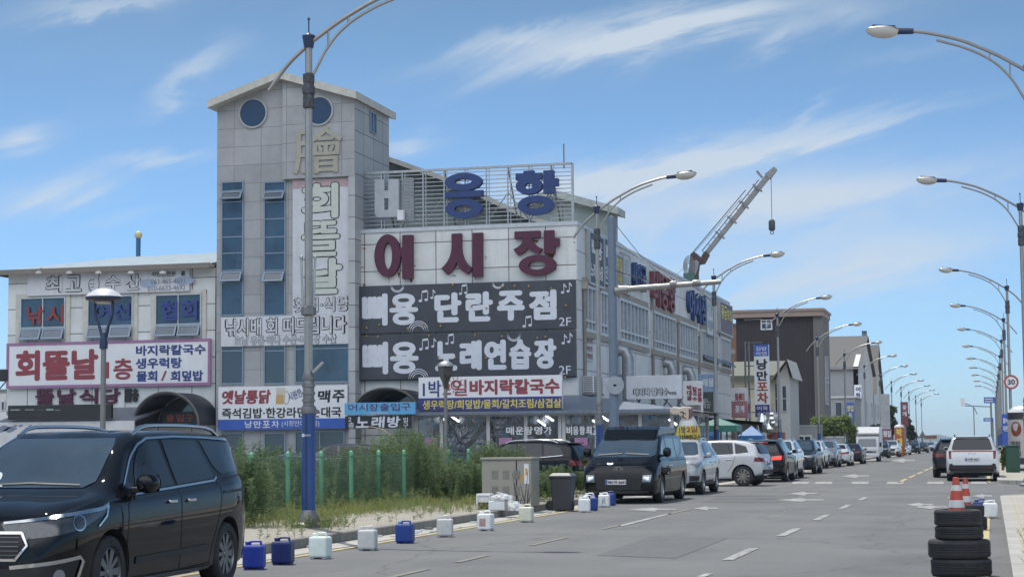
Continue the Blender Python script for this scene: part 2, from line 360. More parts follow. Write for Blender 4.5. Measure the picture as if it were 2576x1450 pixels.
for n in M_WHITE_ROAD.node_tree.nodes:                  # paint worn through in blotches
    if n.type == 'MAP_RANGE' and abs(n.inputs[1].default_value-.52) < 1e-4: n.inputs[1].default_value = .40; n.inputs[2].default_value = .60
KL, KR = -10.25, .18                       # kerb lines
g = MB(); g.quad((-4000, -200, 0), (4000, -200, 0), (4000, 9000, 0), (-4000, 9000, 0)); struct(g.build('ground', M_LOT))
g = MB(); g.quad((KL, -30, .004), (KR, -30, .004), (KR, 700, .004), (KL, 700, .004)); g.quad((KR, 50.5, .004), (60, 50.5, .004), (60, 66.5, .004), (KR, 66.5, .004)); struct(g.build('road', M_ASPH))
g = MB(); g.quad((KL, -30, .008), (KL+.55, -30, .008), (KL+.55, 420, .008), (KL, 420, .008)); struct(g.build('gutter', M_GUTTER))
g = MB(); g.box(KL-3.3, -30, 0, KL-.16, 49, .15); g.box(KL-3.3, 72, 0, KL-.16, 420, .15); struct(g.build('left_pavement', M_PAVE))
g = MB()
for a, b in ((-30, 49), (72, 420)): g.box(KL-.16, a, 0, KL, b, .155)
struct(g.build('left_kerb', M_KERB, bevel=.015))
# right pavement: rounded corner into the side street, then on past it
def corner(x0, rad, ya, yb, first):
    pts = []
    for i in range(13):
        t = math.pi/2*i/12
        if first: pts.append((x0+rad-rad*math.cos(t), yb-rad+rad*math.sin(t)))
        else: pts.append((x0+rad-rad*math.cos(t), ya+rad-rad*math.sin(t)))
    return pts
def slab(ya, yb, ins, rad, first):
    c = corner(KR+ins, rad, ya+ins, yb-ins, first)
    return ([(KR+ins, ya)]+c+[(60, yb-ins), (60, ya)]) if first else ([(60, ya+ins)]+c[::-1]+[(KR+ins, yb), (60, yb)])
fr0 = (Vector((0, 0, .15)), XF, YF_, ZF)
g = MB(); g.prism(slab(-30, 50.5, .16, 2.2, True), fr0, .15); g.prism(slab(66.5, 420, .16, 1.6, False), fr0, .15); struct(g.build('right_pavement', M_PAVER))
g = MB()
for c in ([(KR+.08, -30)]+corner(KR+.08, 2.28, 0, 50.42, True)+[(60, 50.42)], [(60, 66.58)]+corner(KR+.08, 1.68, 66.58, 0, False)[::-1]+[(KR+.08, 420)]):
    for p, q in zip(c, c[1:]): g.bar((p[0], p[1], .0775), (q[0], q[1], .0775), .16, .155)
struct(g.build('right_kerb', panel_mat('pale_kerb_stone', (.38, .37, .34), .3, 1.0, 'y', seam=(.15, .14, .13), sw=.008, var=.25, rough=.9, stain=.5, stain_col=(.24, .23, .2), off=(0, .4))))
g = MB(); g.quad((-60, 8, .006), (KL-3.3, 8, .006), (KL-3.3, 50, .006), (-60, 50, .006)); struct(g.build('vacant_lot', M_DIRT))

M_PATCH = mat('road_patch_asphalt', (.108, .11, .112), .85, var=.3, scale=5, bump=.2, stain=.6, stain_col=(.15, .15, .147), streak=(1.5, .6, 1))
for q in (((1500, 1395), (1700, 1402), (1830, 1352), (1640, 1346)), ((1760, 1262), (1960, 1262), (2010, 1243), (1830, 1243))):
    g = MB(); g.add([onZ(x, y, .008) for x, y in q], [(0, 1, 2, 3)]); struct(g.build('road_patch', M_PATCH))
# painted markings
mk = MB(); my = MB(); mf = MB()
def line(mb, x, y0, y1, w, z=.012): mb.quad((x-w/2, y0, z), (x+w/2, y0, z), (x+w/2, y1, z), (x-w/2, y1, z))
def patch(mb, pts, z=.012):
    q = [onZ(x, y, z) for x, y in pts]; mb.add(q, [tuple(range(len(q)))])
for k in range(6): line(mk, -3.42, 18.0+6.3*k, 20.8+6.3*k, .15)
for a, b in ((-30, 47), (74, 400)): line(my, KL+.72, a, b, .13)
line(my, KR-.32, 8, 46, .14); line(my, KR-.32, 70, 300, .14)
[line(mf, -6.9, a, b, .1) for a, b in ((12, 17.5), (19, 22.2), (23.5, 25), (27.5, 30), (33, 34.5), (40, 43))]
for k in range(24): line(my, -3.42, 71+9*k, 77.5+9*k, .14)
for px in (1990, 2048, 2140, 2228, 2330, 2440): patch(mk, [(px, 1216), (px+42, 1216), (px+46, 1210), (px+4, 1210)])
def arrow(px, py, w, flip=1):
    patch(mk, [(px-w*.5, py), (px, py-5), (px+w*.15, py-2), (px+w*.5, py-2), (px+w*.5, py+1), (px+w*.12, py+1), (px+w*.05, py+5)])
for a in ((2012, 1256, 120), (2312, 1268, 70), (2340, 1274, 80), (2150, 1196, 70), (1985, 1198, 55), (2020, 1240, 70), (2410, 1250, 60), (2470, 1246, 50), (1640, 1280, 120), (1775, 1277, 60), (2270, 1157, 60)): arrow(*a)
patch(mk, [(1750, 1449), (1772, 1449), (1795, 1440), (1775, 1440)])
patch(mk, [(1555, 1320), (1565, 1322), (1690, 1290), (1680, 1289)], .012)
struct(mf.build('faded_centre_line', mat('faded_yellow_road_paint', (.20, .195, .16), .8, var=.2, scale=6, stain=.95, stain_col=(.18, .18, .175), streak=(2, 1.2, 1)))); mk.build('lane_marking', M_WHITE_ROAD); struct(C.objects['lane_marking']); my.build('kerb_line', M_YEL_ROAD); struct(C.objects['kerb_line'])

# far hill across the water, and the water
M_HILL = mat('far_hill_wood', (.07, .10, .09), .95, var=.3, scale=.004)
M_SEA = mat('sea_water', (.06, .10, .13), .15, var=.1, scale=.01, bump=.1)
g = MB(); g.quad((-4000, 900, .02), (4000, 900, .02), (4000, 9000, .02), (-4000, 9000, .02)); struct(g.build('water', M_SEA))
hv = []; hf = []
for j in range(9):
    for i in range(61):
        x = -700+i*1100/60; t = (x+165)/150; t = (x+98)/34; z = 13*math.exp(-t*t)+5*math.exp(-((x+160)/60)**2)+3*math.exp(-((x+30)/60)**2)-1
        z = max(z, 0)*math.sin(math.pi*j/8)+random.uniform(-.3, .3)-.3
        hv.append((x, 3300+j*60, z))
for j in range(8):
    for i in range(60): hf.append((j*61+i, j*61+i+1, (j+1)*61+i+1, (j+1)*61+i))
g = MB(); g.add(hv, hf); struct(g.build('hill', M_HILL, smooth=60))
# ---------------------------------------------------------------- the fish market: annex, tower, hall
YA, YT = 75.0, 74.2
M_PANEL = panel_mat('white_metal_cladding', (.62, .63, .62), 1.62, 1.18, 'x', seam=(.07, .06, .06), sw=.02, var=.16, rough=.45, stain=.6, stain_col=(.33, .25, .18), off=(.2, .35), tone=.09)
M_PANELY = panel_mat('white_side_cladding', (.60, .62, .63), 3.4, 1.25, 'y', seam=(.10, .09, .09), sw=.018, var=.12, rough=.5, stain=.4, stain_col=(.36, .30, .24), off=(.5, .3))
M_STONE = panel_mat('grey_stone_cladding', (.33, .335, .345), 1.28, .82, 'x', seam=(.17, .17, .175), sw=.012, var=.16, rough=.6, stain=.55, stain_col=(.2, .195, .19), bond=0, tone=.08)
M_STONEY = panel_mat('grey_stone_side', (.40, .41, .42), 1.3, .95, 'y', seam=(.10, .10, .11), sw=.018, var=.12, rough=.6, stain=.3, stain_col=(.2, .2, .19))
M_TRIM = mat('cream_trim', (.52, .50, .45), .6, var=.18, stain=.45, stain_col=(.22, .21, .19))
M_FRAME = mat('blue_grey_aluminium', (.22, .28, .35), .4, .3, var=.1)
M_FRAMEW = mat('pale_aluminium', (.50, .53, .56), .45, .2, var=.12)
M_GLASS = mat('dark_window_glass', (.030, .050, .075), .06, var=0, ior=1.9)
M_GLASSB = mat('blue_window_glass', (.030, .062, .105), .08, var=.75, scale=.55, ior=1.8, stain=.45, stain_col=(.10, .15, .20), streak=(1.2, 1.2, .3))
M_ROOFB = mat('blue_grey_metal_roof', (.20, .27, .31), .5, .1, var=.22, scale=1.5, stain=.2, stain_col=(.4, .43, .44))
M_DARK = mat('black_paint', (.018, .02, .023), .5, var=.2)
M_AWN = mat('charcoal_awning', (.022, .027, .036), .45, var=.25, scale=2)
M_STEEL = mat('galvanised_steel', (.42, .43, .43), .42, .75, var=.18, scale=6)
M_STEELD = mat('weathered_steel', (.22, .22, .225), .5, .6, var=.25, scale=5, stain=.3, stain_col=(.18, .1, .06))
M_RUST = mat('rusty_steel', (.19, .085, .05), .85, var=.4, scale=5)
M_WHITE = mat('white_sign_face', (.70, .71, .73), .5, var=.06, scale=1.2, stain=.35, stain_col=(.46, .46, .47), bump=.25)
M_OLDW = mat('faded_white_sign_face', (.56, .57, .60), .55, var=.12, scale=1.2, stain=.55, stain_col=(.34, .34, .36))
M_TGREY = mat('charcoal_sign_face', (.045, .052, .066), .5, var=.3, scale=.7, stain=.3, stain_col=(.13, .14, .16), streak=(.8, .8, .3))
M_RED = mat('red_lettering', (.25, .045, .06), .55, var=.12)
M_MAROON = mat('maroon_letter', (.075, .010, .036), .55, var=.35, scale=4, stain=.25, stain_col=(.16, .05, .07), streak=(3, 3, 3))
M_NAVY = mat('navy_letter', (.018, .045, .165), .5, var=.2, scale=3)
M_NAVYT = mat('navy_lettering', (.03, .05, .20), .55, var=.1)
M_BLK = mat('black_lettering', (.015, .017, .022), .6, var=.15)
M_WLET = mat('white_lettering', (.62, .64, .70), .55, var=.1)
M_YLET = mat('yellow_lettering', (.62, .52, .10), .55, var=.1)
M_PALEL = mat('pale_green_lettering', (.52, .55, .50), .6, var=.12)
M_BEIGE = mat('beige_letter', (.36, .345, .285), .7, var=.15)
M_BLUE = mat('blue_sign_face', (.035, .10, .42), .5, var=.1)
M_CYAN = mat('light_blue_sign_face', (.10, .36, .62), .5, var=.12)
M_PINK = mat('purple_sign_border', (.33, .16, .30), .5, var=.1)
M_PINKS = mat('pink_sticker', (.42, .20, .36), .6, var=.2)

def window(parent, fr, x0, z0, x1, z1, xs=(), zs=(), fm=None, gm=None, w=.06, deep=.09, out=.02):
    """frame with mullions at fractions xs, transoms at zs; the panes are its sub-part"""
    fm = fm or M_FRAME; gm = gm or M_GLASS; o, u, v, n = fr
    f = MB(); P = lambda a, b, d: o+u*a+v*b+n*d
    def bx(a0, b0, a1, b1, d0, d1, mb):
        vs = [P(a, b, d) for d in (d0, d1) for a, b in ((a0, b0), (a1, b0), (a1, b1), (a0, b1))]
        mb.add(vs, [(0, 3, 2, 1), (4, 5, 6, 7), (0, 1, 5, 4), (1, 2, 6, 5), (2, 3, 7, 6), (3, 0, 4, 7)])
    bx(x0, z0, x0+w, z1, -.02, deep, f); bx(x1-w, z0, x1, z1, -.02, deep, f)
    bx(x0+w, z1-w, x1-w, z1, -.02, deep-.002, f); bx(x0+w, z0, x1-w, z0+w, -.02, deep-.002, f)
    for t in xs: c = x0+(x1-x0)*t; bx(c-w*.4, z0+w, c+w*.4, z1-w, -.02, deep-.012, f)
    for t in zs: c = z0+(z1-z0)*t; bx(x0+w, c-w*.4, x1-w, c+w*.4, -.02, deep-.018, f)
    a = f.build('window', fm, parent)
    q = MB(); bx(x0+w*.5, z0+w*.5, x1-w*.5, z1-w*.5, -.01, out, q); q.build('pane', gm, a)
    return a
def hopper(parent, fr, x0, z0, x1, z1, gm=None, out=.28, fm=None):
    """top-hung sash standing open at the bottom"""
    o, u, v, n = fr; s = MB(); g = MB()
    th = math.atan2(out, z1-z0); v2 = v*math.cos(th)-n*math.sin(th)*1; n2 = n*math.cos(th)+v*math.sin(th); L = (z1-z0)*1.04
    top = o+u*x0+v*z1+n*.1
    vd = -(v*math.cos(th)-n*math.sin(th))
    def bx(a0, b0, a1, b1, d0, d1, mb):
        vs = [top+u*a+vd*b+n2*d for d in (d0, d1) for a, b in ((a0, b1), (a1, b1), (a1, b0), (a0, b0))]
        mb.add(vs, [(0, 3, 2, 1), (4, 5, 6, 7), (0, 1, 5, 4), (1, 2, 6, 5), (2, 3, 7, 6), (3, 0, 4, 7)])
    W_ = x1-x0; w = .07
    bx(0, 0, W_, w, -.03, .03, s); bx(0, L-w, W_, L, -.03, .03, s); bx(0, w, w, L-w, -.03, .03, s); bx(W_-w, w, W_, L-w, -.03, .03, s)
    a = s.build('opening_sash', fm or M_FRAMEW, parent); bx(w*.8, w*.8, W_-w*.8, L-w*.8, -.008, .008, g); g.build('pane', gm or M_GLASS, a)

def board(name, label, rect, Y, face=None, thick=.16, border=None, bw=.08, cat='sign', rows=(), frame=None):
    """sign board on plane Y; rows: (text, photo rect, material, options)"""
    x0, z0, x1, z1 = rectY(*rect, Y)
    t = thing(name, label, cat, ((x0+x1)/2, Y, z0))
    g = MB(); g.box(x0, Y-thick, z0, x1, Y, z1); g.build('board', face or M_WHITE, t, bevel=.012)
    if border:
        g = MB(); a = Y-thick-.02; b = Y-thick+.03
        g.box(x0-.01, a, z0-.01, x0+bw, b, z1+.01); g.box(x1-bw, a, z0-.01, x1+.01, b, z1+.01); g.box(x0+bw, a+.001, z0-.01, x1-bw, b, z0+bw); g.box(x0+bw, a+.001, z1-bw, x1-bw, b, z1+.01); g.build('border', border, t)
    fr = FY(Y-thick)
    for r in rows: text_row(t, fr, Y, *r)
    return t, (x0, z0, x1, z1), fr
def text_row(t, fr, Y, body, rc, m, opt=None):
    opt = dict(opt or {}); a, b, c, d = rectY(*rc, Y-.1); ol = opt.pop('outline', None); nm = opt.pop('name', 'lettering')
    if ol:
        g = MB(); o2 = dict(opt); o2['bold'] = opt.get('bold', .03)+ol[1]; e = (d-b)*ol[1]
        put_text(g, body, fr, a-e, b-e, c+e, d+e, lift=.006, **o2); g.build('letter_outline', ol[0], t)
        opt['lift'] = .018
    g = MB(); put_text(g, body, fr, a, b, c, d, **opt); return g.build(nm, m, t)
def zc(ox, oy, s): return lambda x, y: ((ox+x/s)*.64375, (oy+y/s)*.64375)
Z1 = zc(0, 900, 1.812); Z3 = zc(800, 1400, 1.812); Z4 = zc(750, 200, 2.0718); Z5 = zc(1350, 600, 2.071); Z6 = zc(1350, 1300, 2.071); ZT = zc(820, 680, 2.685); ZB = zc(820, 1180, 2.685); ZL = zc(0, 1450, 4.834)
def zr(z, x0, y0, x1, y1): return z(x0, y0)+z(x1, y1)

# --- annex on the left
ax0, ax1 = onY(20, 800, YA).x, onY(541, 800, YA).x
aze = onY(270, 674, YA).z; azr = onY(400, 638, YA+3.5).z
annex = thing('annex_building', 'two storey white panelled annex with low blue grey roof left of the grey tower', 'building', ((ax0+ax1)/2, YA, 0))
g = MB(); g.box(ax0, YA, 0, ax1, YA+14, aze-.15); g.build('wall', M_PANEL, annex)
g = MB(); e0, e1, ff, bb = ax0-.45, ax1-.02, YA-.5, YA+14.4
rz0 = aze; xr = onY(255, 640, YA+4).x
g.add([(e0, ff, rz0), (e1, ff, rz0), (e1, bb, rz0), (e0, bb, rz0), (xr, YA+6.5, azr+.25), (e1, YA+6.5, azr+.35)], [(0, 1, 5, 4), (2, 3, 4, 5), (3, 0, 4), (1, 2, 5), (3, 2, 1, 0)])
rf = g.build('roof', M_ROOFB, annex)
g = MB(); g.box(e0, ff-.06, rz0-.2, e1, ff, rz0+.03); g.box(e0-.06, ff, rz0-.2, e0, bb, rz0+.03); g.build('eave', mat('brown_fascia', (.20, .17, .15), .6, stain=.4), rf)
g = MB(); g.box(e0, ff, rz0-.12, e1, YA-.002, rz0-.02); g.build('soffit', M_TRIM, rf)
for x0, x1 in ((52, 166), (221, 336), (391, 508)):
    a, b, c, d = rectY(x0, 747-(x0-52)*.025, x1, 856-(x0-52)*.025, YA)
    f = window(annex, FY(YA), a, b, c, d, (.5,), (.30,), M_FRAMEW, M_GLASSB)
    m_ = (a+c)/2; zt = b+(d-b)*.27
    hopper(annex, FY(YA), a+.05, b+.02, m_-.04, zt, M_GLASSB, .22, M_FRAME); hopper(annex, FY(YA), m_+.04, b+.02, c-.05, zt, M_GLASSB, .22, M_FRAME)
    g = MB(); g.box(a-.22, YA-.06, b-.1, a-.01, YA+.01, d+.12); g.box(c+.01, YA-.06, b-.1, c+.22, YA+.01, d+.12); g.box(a-.22, YA-.063, d+.01, c+.22, YA+.01, d+.16); g.build('window_surround', M_TRIM, annex)
def on_glass(body, rc, m, lab, **k):
    t = thing('window_lettering', lab, 'lettering', (onY(rc[0], rc[1], YA).x, YA-.1, onY(rc[0], rc[3], YA).z))
    text_row(t, FY(YA-.1), YA, body, rc, m, dict(bold=.03, **k))
M_RWIN = mat('red_window_letter', (.24, .04, .04), .5, var=.1); M_BWIN = mat('blue_window_letter', (.03, .05, .22), .5, var=.1)
on_glass('낚시', zr(Z1, 190, 530, 450, 665), M_RWIN, 'red letters stuck on the leftmost upper window of the annex', spread=True)
on_glass('어선', zr(Z1, 668, 520, 920, 630), M_BWIN, 'blue letters stuck on the middle upper window of the annex', spread=True)
on_glass('협회', zr(Z1, 1140, 495, 1395, 635), M_BWIN, 'blue letters stuck on the annex window nearest the grey tower', spread=True)
# choego susan board with thumb
t, rc, fr = board('sign_board', 'faded white sign with a thumbs-up drawing and telephone numbers under the annex roof', zr(Z1, 207, 278, 1350, 448), YA, M_OLDW, rows=[
    ('최고', zr(Z1, 332, 320, 580, 434), M_OLDW, dict(bold=.03, outline=(M_BLK, .05), spread=True)), ('수산', zr(Z1, 752, 315, 998, 424), M_OLDW, dict(bold=.03, outline=(M_BLK, .04), spread=True)),
    ('자연산전문   홀', zr(Z1, 1078, 290, 1316, 324), M_BLK, dict(bold=.02)), ('063-465-4691', zr(Z1, 1072, 345, 1312, 378), mat('grey_lettering', (.13, .14, .17), .6), dict(bold=.0)), ('010-6633-4692', zr(Z1, 1050, 390, 1316, 425), mat('grey_lettering', (.1, .1, .1)), dict(bold=.0))])
g = MB()
def zl(z, pts, Y): return [(lambda p: (p.x, p.z))(onY(*z(x, y), Y)) for x, y in pts]
hand = zl(Z1, [(640, 345), (668, 340), (683, 302), (697, 300), (705, 312), (697, 345), (704, 355), (703, 395), (696, 432), (650, 436), (630, 418), (625, 390), (630, 362)], YA-.16)
g.prism(hand, (Vector((0, YA-.17, 0)), XF, ZF, -YF_), .008); g.build('thumb_drawing', M_BLK, t)
g = MB(); cx = sum(p[0] for p in hand)/len(hand); cz = sum(p[1] for p in hand)/len(hand)
g.prism([(cx+(x-cx)*.88, cz+(z-cz)*.9) for x, z in hand], (Vector((0, YA-.176, 0)), XF, ZF, -YF_), .006); g.build('thumb_drawing', M_OLDW, t)
g = MB()
for q in (350, 375, 398):
    a = onY(*Z1(632, q+5), YA-.18); b = onY(*Z1(668, q), YA-.18); g.bar((a.x, YA-.185, a.z), (b.x, YA-.185, b.z), .03, .012)
g.build('thumb_drawing', M_BLK, t)
g = MB(); p = onY(*Z1(1050, 375), YA-.16); g.ring((p.x, p.z), (.42, .2), (.01, .01), FY(YA-.168), .006); g.build('blue_smudge', mat('blue_smudge', (.33, .38, .50), .7, var=.2), t); g = MB(); p = onY(*Z1(1300, 355), YA-.16); g.ring((p.x, p.z), (.5, .2), (.01, .01), FY(YA-.169), .006); g.build('blue_smudge', mat('blue_smudge', (.33, .38, .50), .7, var=.2), t)
for i, x in enumerate((290, 505, 712, 940, 1165)):
    p = onY(*Z1(x, 300), YA-.35); l = thing('sign_spotlight', 'small white spotlight on an arm over the thumbs-up sign, %s' % ['leftmost', 'second from the left', 'by the thumb', 'second from the right', 'rightmost'][i], 'spotlight', (p.x, YA-.2, p.z), 'spotlights over the thumbs-up sign')
    g = MB(); g.tube([(p.x, YA-.1, p.z+.2), (p.x, YA-.45, p.z+.22), (p.x, YA-.5, p.z+.06)], .018, 6); g.build('arm', M_STEEL, l)
    g = MB(); g.lathe([(.16, -.06), (.17, 0), (.12, .06), (.02, .08)], 12, (p.x, YA-.52, p.z), sc=(1, .8)); g.build('lamp_head', mat('dirty_white_plastic', (.5, .49, .46), .5, var=.2), l, smooth=50)
# big pink bordered sign
board('sign_board', 'wide white restaurant sign with purple border and big dark red letters across the annex', zr(Z1, 60, 783, 1500, 1105), YA, M_WHITE, border=M_PINK, bw=.12, rows=[
    ('회뜰날', zr(Z1, 100, 843, 715, 1060), M_RED, dict(bold=.05)), ('1층', zr(Z1, 752, 905, 945, 1055), M_RED, dict(bold=.035)),
    ('바지락칼국수', zr(Z1, 970, 808, 1458, 882), M_NAVYT, dict(bold=.045)), ('생우럭탕', zr(Z1, 968, 900, 1290, 976), M_NAVYT, dict(bold=.045)),
    ('물회', zr(Z1, 968, 992, 1120, 1068), M_NAVYT, dict(bold=.045)), ('/', zr(Z1, 1145, 992, 1185, 1062), M_RED, dict(bold=.03)), ('회덮밥', zr(Z1, 1207, 990, 1448, 1066), M_NAVYT, dict(bold=.045))])
for body, rc, lab, m in (('뜰날식당', zr(Z1, 248, 1120, 848, 1228), 'row of dark red letters fixed on the annex wall under the big restaurant sign', M_MAROON), ('1층', zr(Z1, 882, 1118, 975, 1210), 'small black floor lettering on the annex wall beside the dark red letters', M_BLK)):
    t = thing('wall_lettering', lab, 'lettering', (onY(rc[0], rc[1], YA).x, YA, onY(rc[0], rc[3], YA).z)); text_row(t, FY(YA), YA, body, rc, m, dict(bold=.04, thick=.08, spread=True))
# lean-to awning, dark board and arch at the foot of the annex
zr0 = onY(150, 1026, YA).z
x0, x1 = onY(-60, 1055, 72).x, onY(340, 1055, 72).x
lean = thing('shop_canopy', 'long grey sloping canopy with a white fascia below the annex signs', 'canopy', ((x0+x1)/2, 73, 0))
zf = onY(150, 1056, 72).z
g = MB(); g.add([(x0, YA-.05, zr0), (x1, YA-.05, zr0), (x1, 72, zf), (x0, 72, zf), (x0, YA-.05, zr0-.1), (x1, YA-.05, zr0-.1), (x1, 72, zf-.1), (x0, 72, zf-.1)], [(0, 3, 2, 1), (4, 5, 6, 7), (0, 1, 5, 4), (1, 2, 6, 5), (2, 3, 7, 6), (3, 0, 4, 7)]); g.build('roof', mat('grey_canopy_sheet', (.16, .175, .20), .5, var=.2), lean)
g = MB(); g.box(x0, 71.9, zf-1.15, x1, 71.99, zf-.06); fa = g.build('fascia', mat('white_fascia_board', (.55, .55, .57), .6, var=.1, stain=.25), lean)
g = MB()
for px, py, s in ((40, 1110, 34), (225, 1040, 10), (300, 1040, 12), (440, 1040, 10), (150, 1120, 30)):
    c = onY(*ZL(px*1.3, py-10), 71.9); s *= .012
    g = MB(); g.prism([(c.x-s, c.z), (c.x-s*.3, c.z+s*.35), (c.x+s*.2, c.z+s*.5), (c.x+s, c.z+s*.25), (c.x+s*.4, c.z-s*.1), (c.x-s*.2, c.z-s*.3)], FY(71.892), .004); g.build('bird_drawing', mat('blue_grey_ink', (.17, .20, .27), .7), fa)

for px in (-30, 120, 300): p = onY(px, 1055, 72.2); MB().box(p.x-.06, 72.1, 0, p.x+.06, 72.22, zf-.1).build('post', M_STEELD, lean)
board('sign_board', 'unlit black and green sign board lying on the grey canopy', zr(ZL, 192, 630, 2140, 905), 71.95, M_DARK, thick=.2, rows=[])
t = C.objects[-1]
g = MB(); r = zr(ZL, 196, 706, 1140, 746); a, b, c, d = rectY(*r, 71.75); k = a
while k < c: w_ = random.uniform(.2, .55); g.box(k, 71.74, b+random.uniform(0, .05), min(k+w_, c), 71.747, d-random.uniform(0, .06)); k += w_+random.uniform(.05, .25)
g.build('peeling_strip', mat('pale_green_paint', (.30, .36, .32), .7, var=.4, scale=6), [o for o in C.objects if o.get('label', '').startswith('unlit black')][0])
def arch(label, rect, depth, Y, fm=None):
    x0, z0, x1, z1 = rectY(*rect, Y-depth); cx, rx, rz = (x0+x1)/2, (x1-x0)/2, z1-z0
    t = thing('arched_awning', label, 'awning', (cx, Y-depth/2, z0))
    g = MB(); n = 24; vs = []; fs = []
    for d in (0, depth):
        for k in (1, .93):
            for i in range(n+1):
                a = math.pi*i/n; vs.append((cx+rx*k*math.cos(a), Y-d, z0+rz*k*math.sin(a)))
    m_ = n+1
    for i in range(n): fs += [(i, i+1, 2*m_+i+1, 2*m_+i), (m_+i+1, m_+i, 3*m_+i, 3*m_+i+1), (2*m_+i, 2*m_+i+1, 3*m_+i+1, 3*m_+i), (i+1, i, m_+i, m_+i+1)]
    g.add(vs, fs); g.build('shell', M_AWN, t, smooth=40)
    g = MB(); g.tube([(cx+rx*1.0*math.cos(math.pi*i/n), Y-depth-.02, z0+rz*1.0*math.sin(math.pi*i/n)) for i in range(n+1)], .045, 6); g.build('rim', mat('tan_rim', (.12, .105, .09), .5), t)
    g = MB(); g.prism([(cx+rx*.9*math.cos(math.pi*i/n), z0+rz*.9*math.sin(math.pi*i/n)) for i in range(n+1)], FY(Y-.03), .02); g.build('dark_glass', M_GLASS, t)
    return t, (x0, z0, x1, z1)
t, rr = arch('black arched awning over the annex entrance beside the grey tower', (335, 985, 500, 1068), 2.2, YA)
t2 = thing('entrance_sign', 'dark entrance sign with red letters under the annex arched awning', 'sign', (onY(450, 1060, 74).x, 74, 2))
a, b, c, d = rectY(410, 1035, 495, 1065, 74.2); g = MB(); g.box(a, 74.1, b, c, 74.2, d); g.build('board', M_DARK, t2); g = MB(); put_text(g, '출입구', FY(74.1), a+.2, b+.1, c-.1, d-.1, bold=.05, spread=True); g.build('lettering', mat('dull_red_lettering', (.22, .06, .05), .6), t2)
a, b, c, d = rectY(*zr(Z1, 1422, 1288, 1504, 1358), YA); t = thing('lightbox_sign', 'small white light box with a red patch beside the annex awning', 'sign', (a, 74.6, b)); g = MB(); g.box(a, 74.4, b, c, 74.8, d); g.build('box', M_WHITE, t, bevel=.02)
g = MB(); g.ring((a+.3, d-.35), (.28, .3), (.02, .02), FY(74.395), .004, 14); g.ring((a+.5, b+.35), (.2, .16), (.02, .02), FY(74.394), .004, 14); g.build('red_patch', M_RED, t)

# --- grey tower
tx0, tx1 = onY(539, 800, YT).x, onY(892, 800, YT).x
txm = onY(733, 400, YT).x; txr = onY(708, 200, YT).x
ze = onY(715, 243, YT).z; zrg = onY(708, 182, YT).z; td = onX(978, 400, tx1).y-YT
tower = thing('tower_building', 'tall grey stone tower with round windows and a low gabled roof', 'building', ((tx0+tx1)/2, YT, 0))
prof = [(tx0, 0), (tx1-.28, 0), (tx1-.28, ze), (tx1-.28, ze), (txr, zrg-.3), (tx0, ze)]
g = MB(); g.prism([(tx0, 0), (tx1-.28, 0), (tx1-.28, ze-.1), (txr, zrg-.3), (tx0, ze-.1)], FY(YT+.22), td-.22); g.build('wall', M_STONE, tower)
zb = onY(810, 446, YT).z
g = MB(); g.prism([(txr+.05, zb), (tx1, zb), (tx1, ze-.05), (txr+.05, zrg-.35)], FY(YT), td); g.build('upper_wall', M_STONE, tower)
g = MB(); g.prism([(YT+.02, 0.0), (YT+td-.02, 0.0), (YT+td-.02, ze-.14), (YT+.02, ze-.14)], (Vector((tx1+.012, 0, 0)), YF_, ZF, XF), .3); g.build('side_wall', M_STONEY, tower)
g = MB(); oh = .55; f0, f1 = YT-.35, YT+td+.45
def roofside(xe, ext):
    dz = (zrg-ze)/(abs(txr-xe)); xo = xe+ext; zo = ze-dz*abs(ext)+.05
    return xo, zo
for xe, ext in ((tx0, -.25), (tx1, .2)):
    xo, zo = roofside(xe, ext); zt_ = zrg
    g.add([(xo, f0, zo), (txr, f0, zt_), (txr, f1, zt_), (xo, f1, zo), (xo, f0, zo-.33), (txr, f0, zt_-.33), (txr, f1, zt_-.33), (xo, f1, zo-.33)], [(0, 1, 2, 3), (7, 6, 5, 4), (0, 4, 5, 1), (2, 6, 7, 3), (3, 7, 4, 0)])
g.build('roof', M_TRIM, tower)
M_CGL = mat('round_window_glass', (.02, .045, .10), .1, var=.05, ior=1.7)
for px, py in ((637, 285), (803, 279)):
    Yq = YT if px > 700 else YT+.22
    p = onY(px, py, Yq); rd = 33*(onY(px+1, py, Yq).x-p.x)
    g = MB(); g.ring((p.x, p.z), (rd*1.09, rd*1.09), (rd*.97, rd*.97), FY(Yq-.07), .1, 48); f = g.build('round_window', mat('grey_ring', (.36, .37, .37), .5), tower, smooth=40)
    g = MB(); g.ring((p.x, p.z), (rd, rd), (.001, .001), FY(Yq-.02), .02, 48); g.build('pane', M_CGL, f)
for px0, px1 in ((557, 613), (664, 719)):
    a, b, c, d = rectY(px0, 456, px1, 794, YT+.22); f = window(tower, FY(YT+.22), a, b, c, d, (), (.245, .338, .465, .585, .72, .845, .93), M_FRAME, M_GLASSB, deep=.06)
    for za, zb2 in ((.855, .92), (.245, .325)): hopper(tower, FY(YT+.22), a+.04, b+(d-b)*za, c-.04, b+(d-b)*zb2, M_GLASS, .25, M_FRAME)
    a, b, c, d = rectY(px0, 868, px1, 966, YT+.22); window(tower, FY(YT+.22), a, b, c, d, (), (.86,), M_FRAME, M_GLASS, deep=.06)
    a, b, c, d = rectY(px0, 1086, px1, 1145, YT+.22); window(tower, FY(YT+.22), a, b, c, d, (), (), M_FRAME, M_GLASS, deep=.06)
a, b, c, d = rectY(742, 862, 879, 962, YT+.22); window(tower, FY(YT+.22), a, b, c, d, (), (.86,), M_FRAME, M_GLASSB, deep=.06)
a, b, c, d = rectY(742, 1082, 868, 1140, YT+.22); window(tower, FY(YT+.22), a, b, c, d, (.5,), (), M_FRAME, M_GLASS, deep=.06)
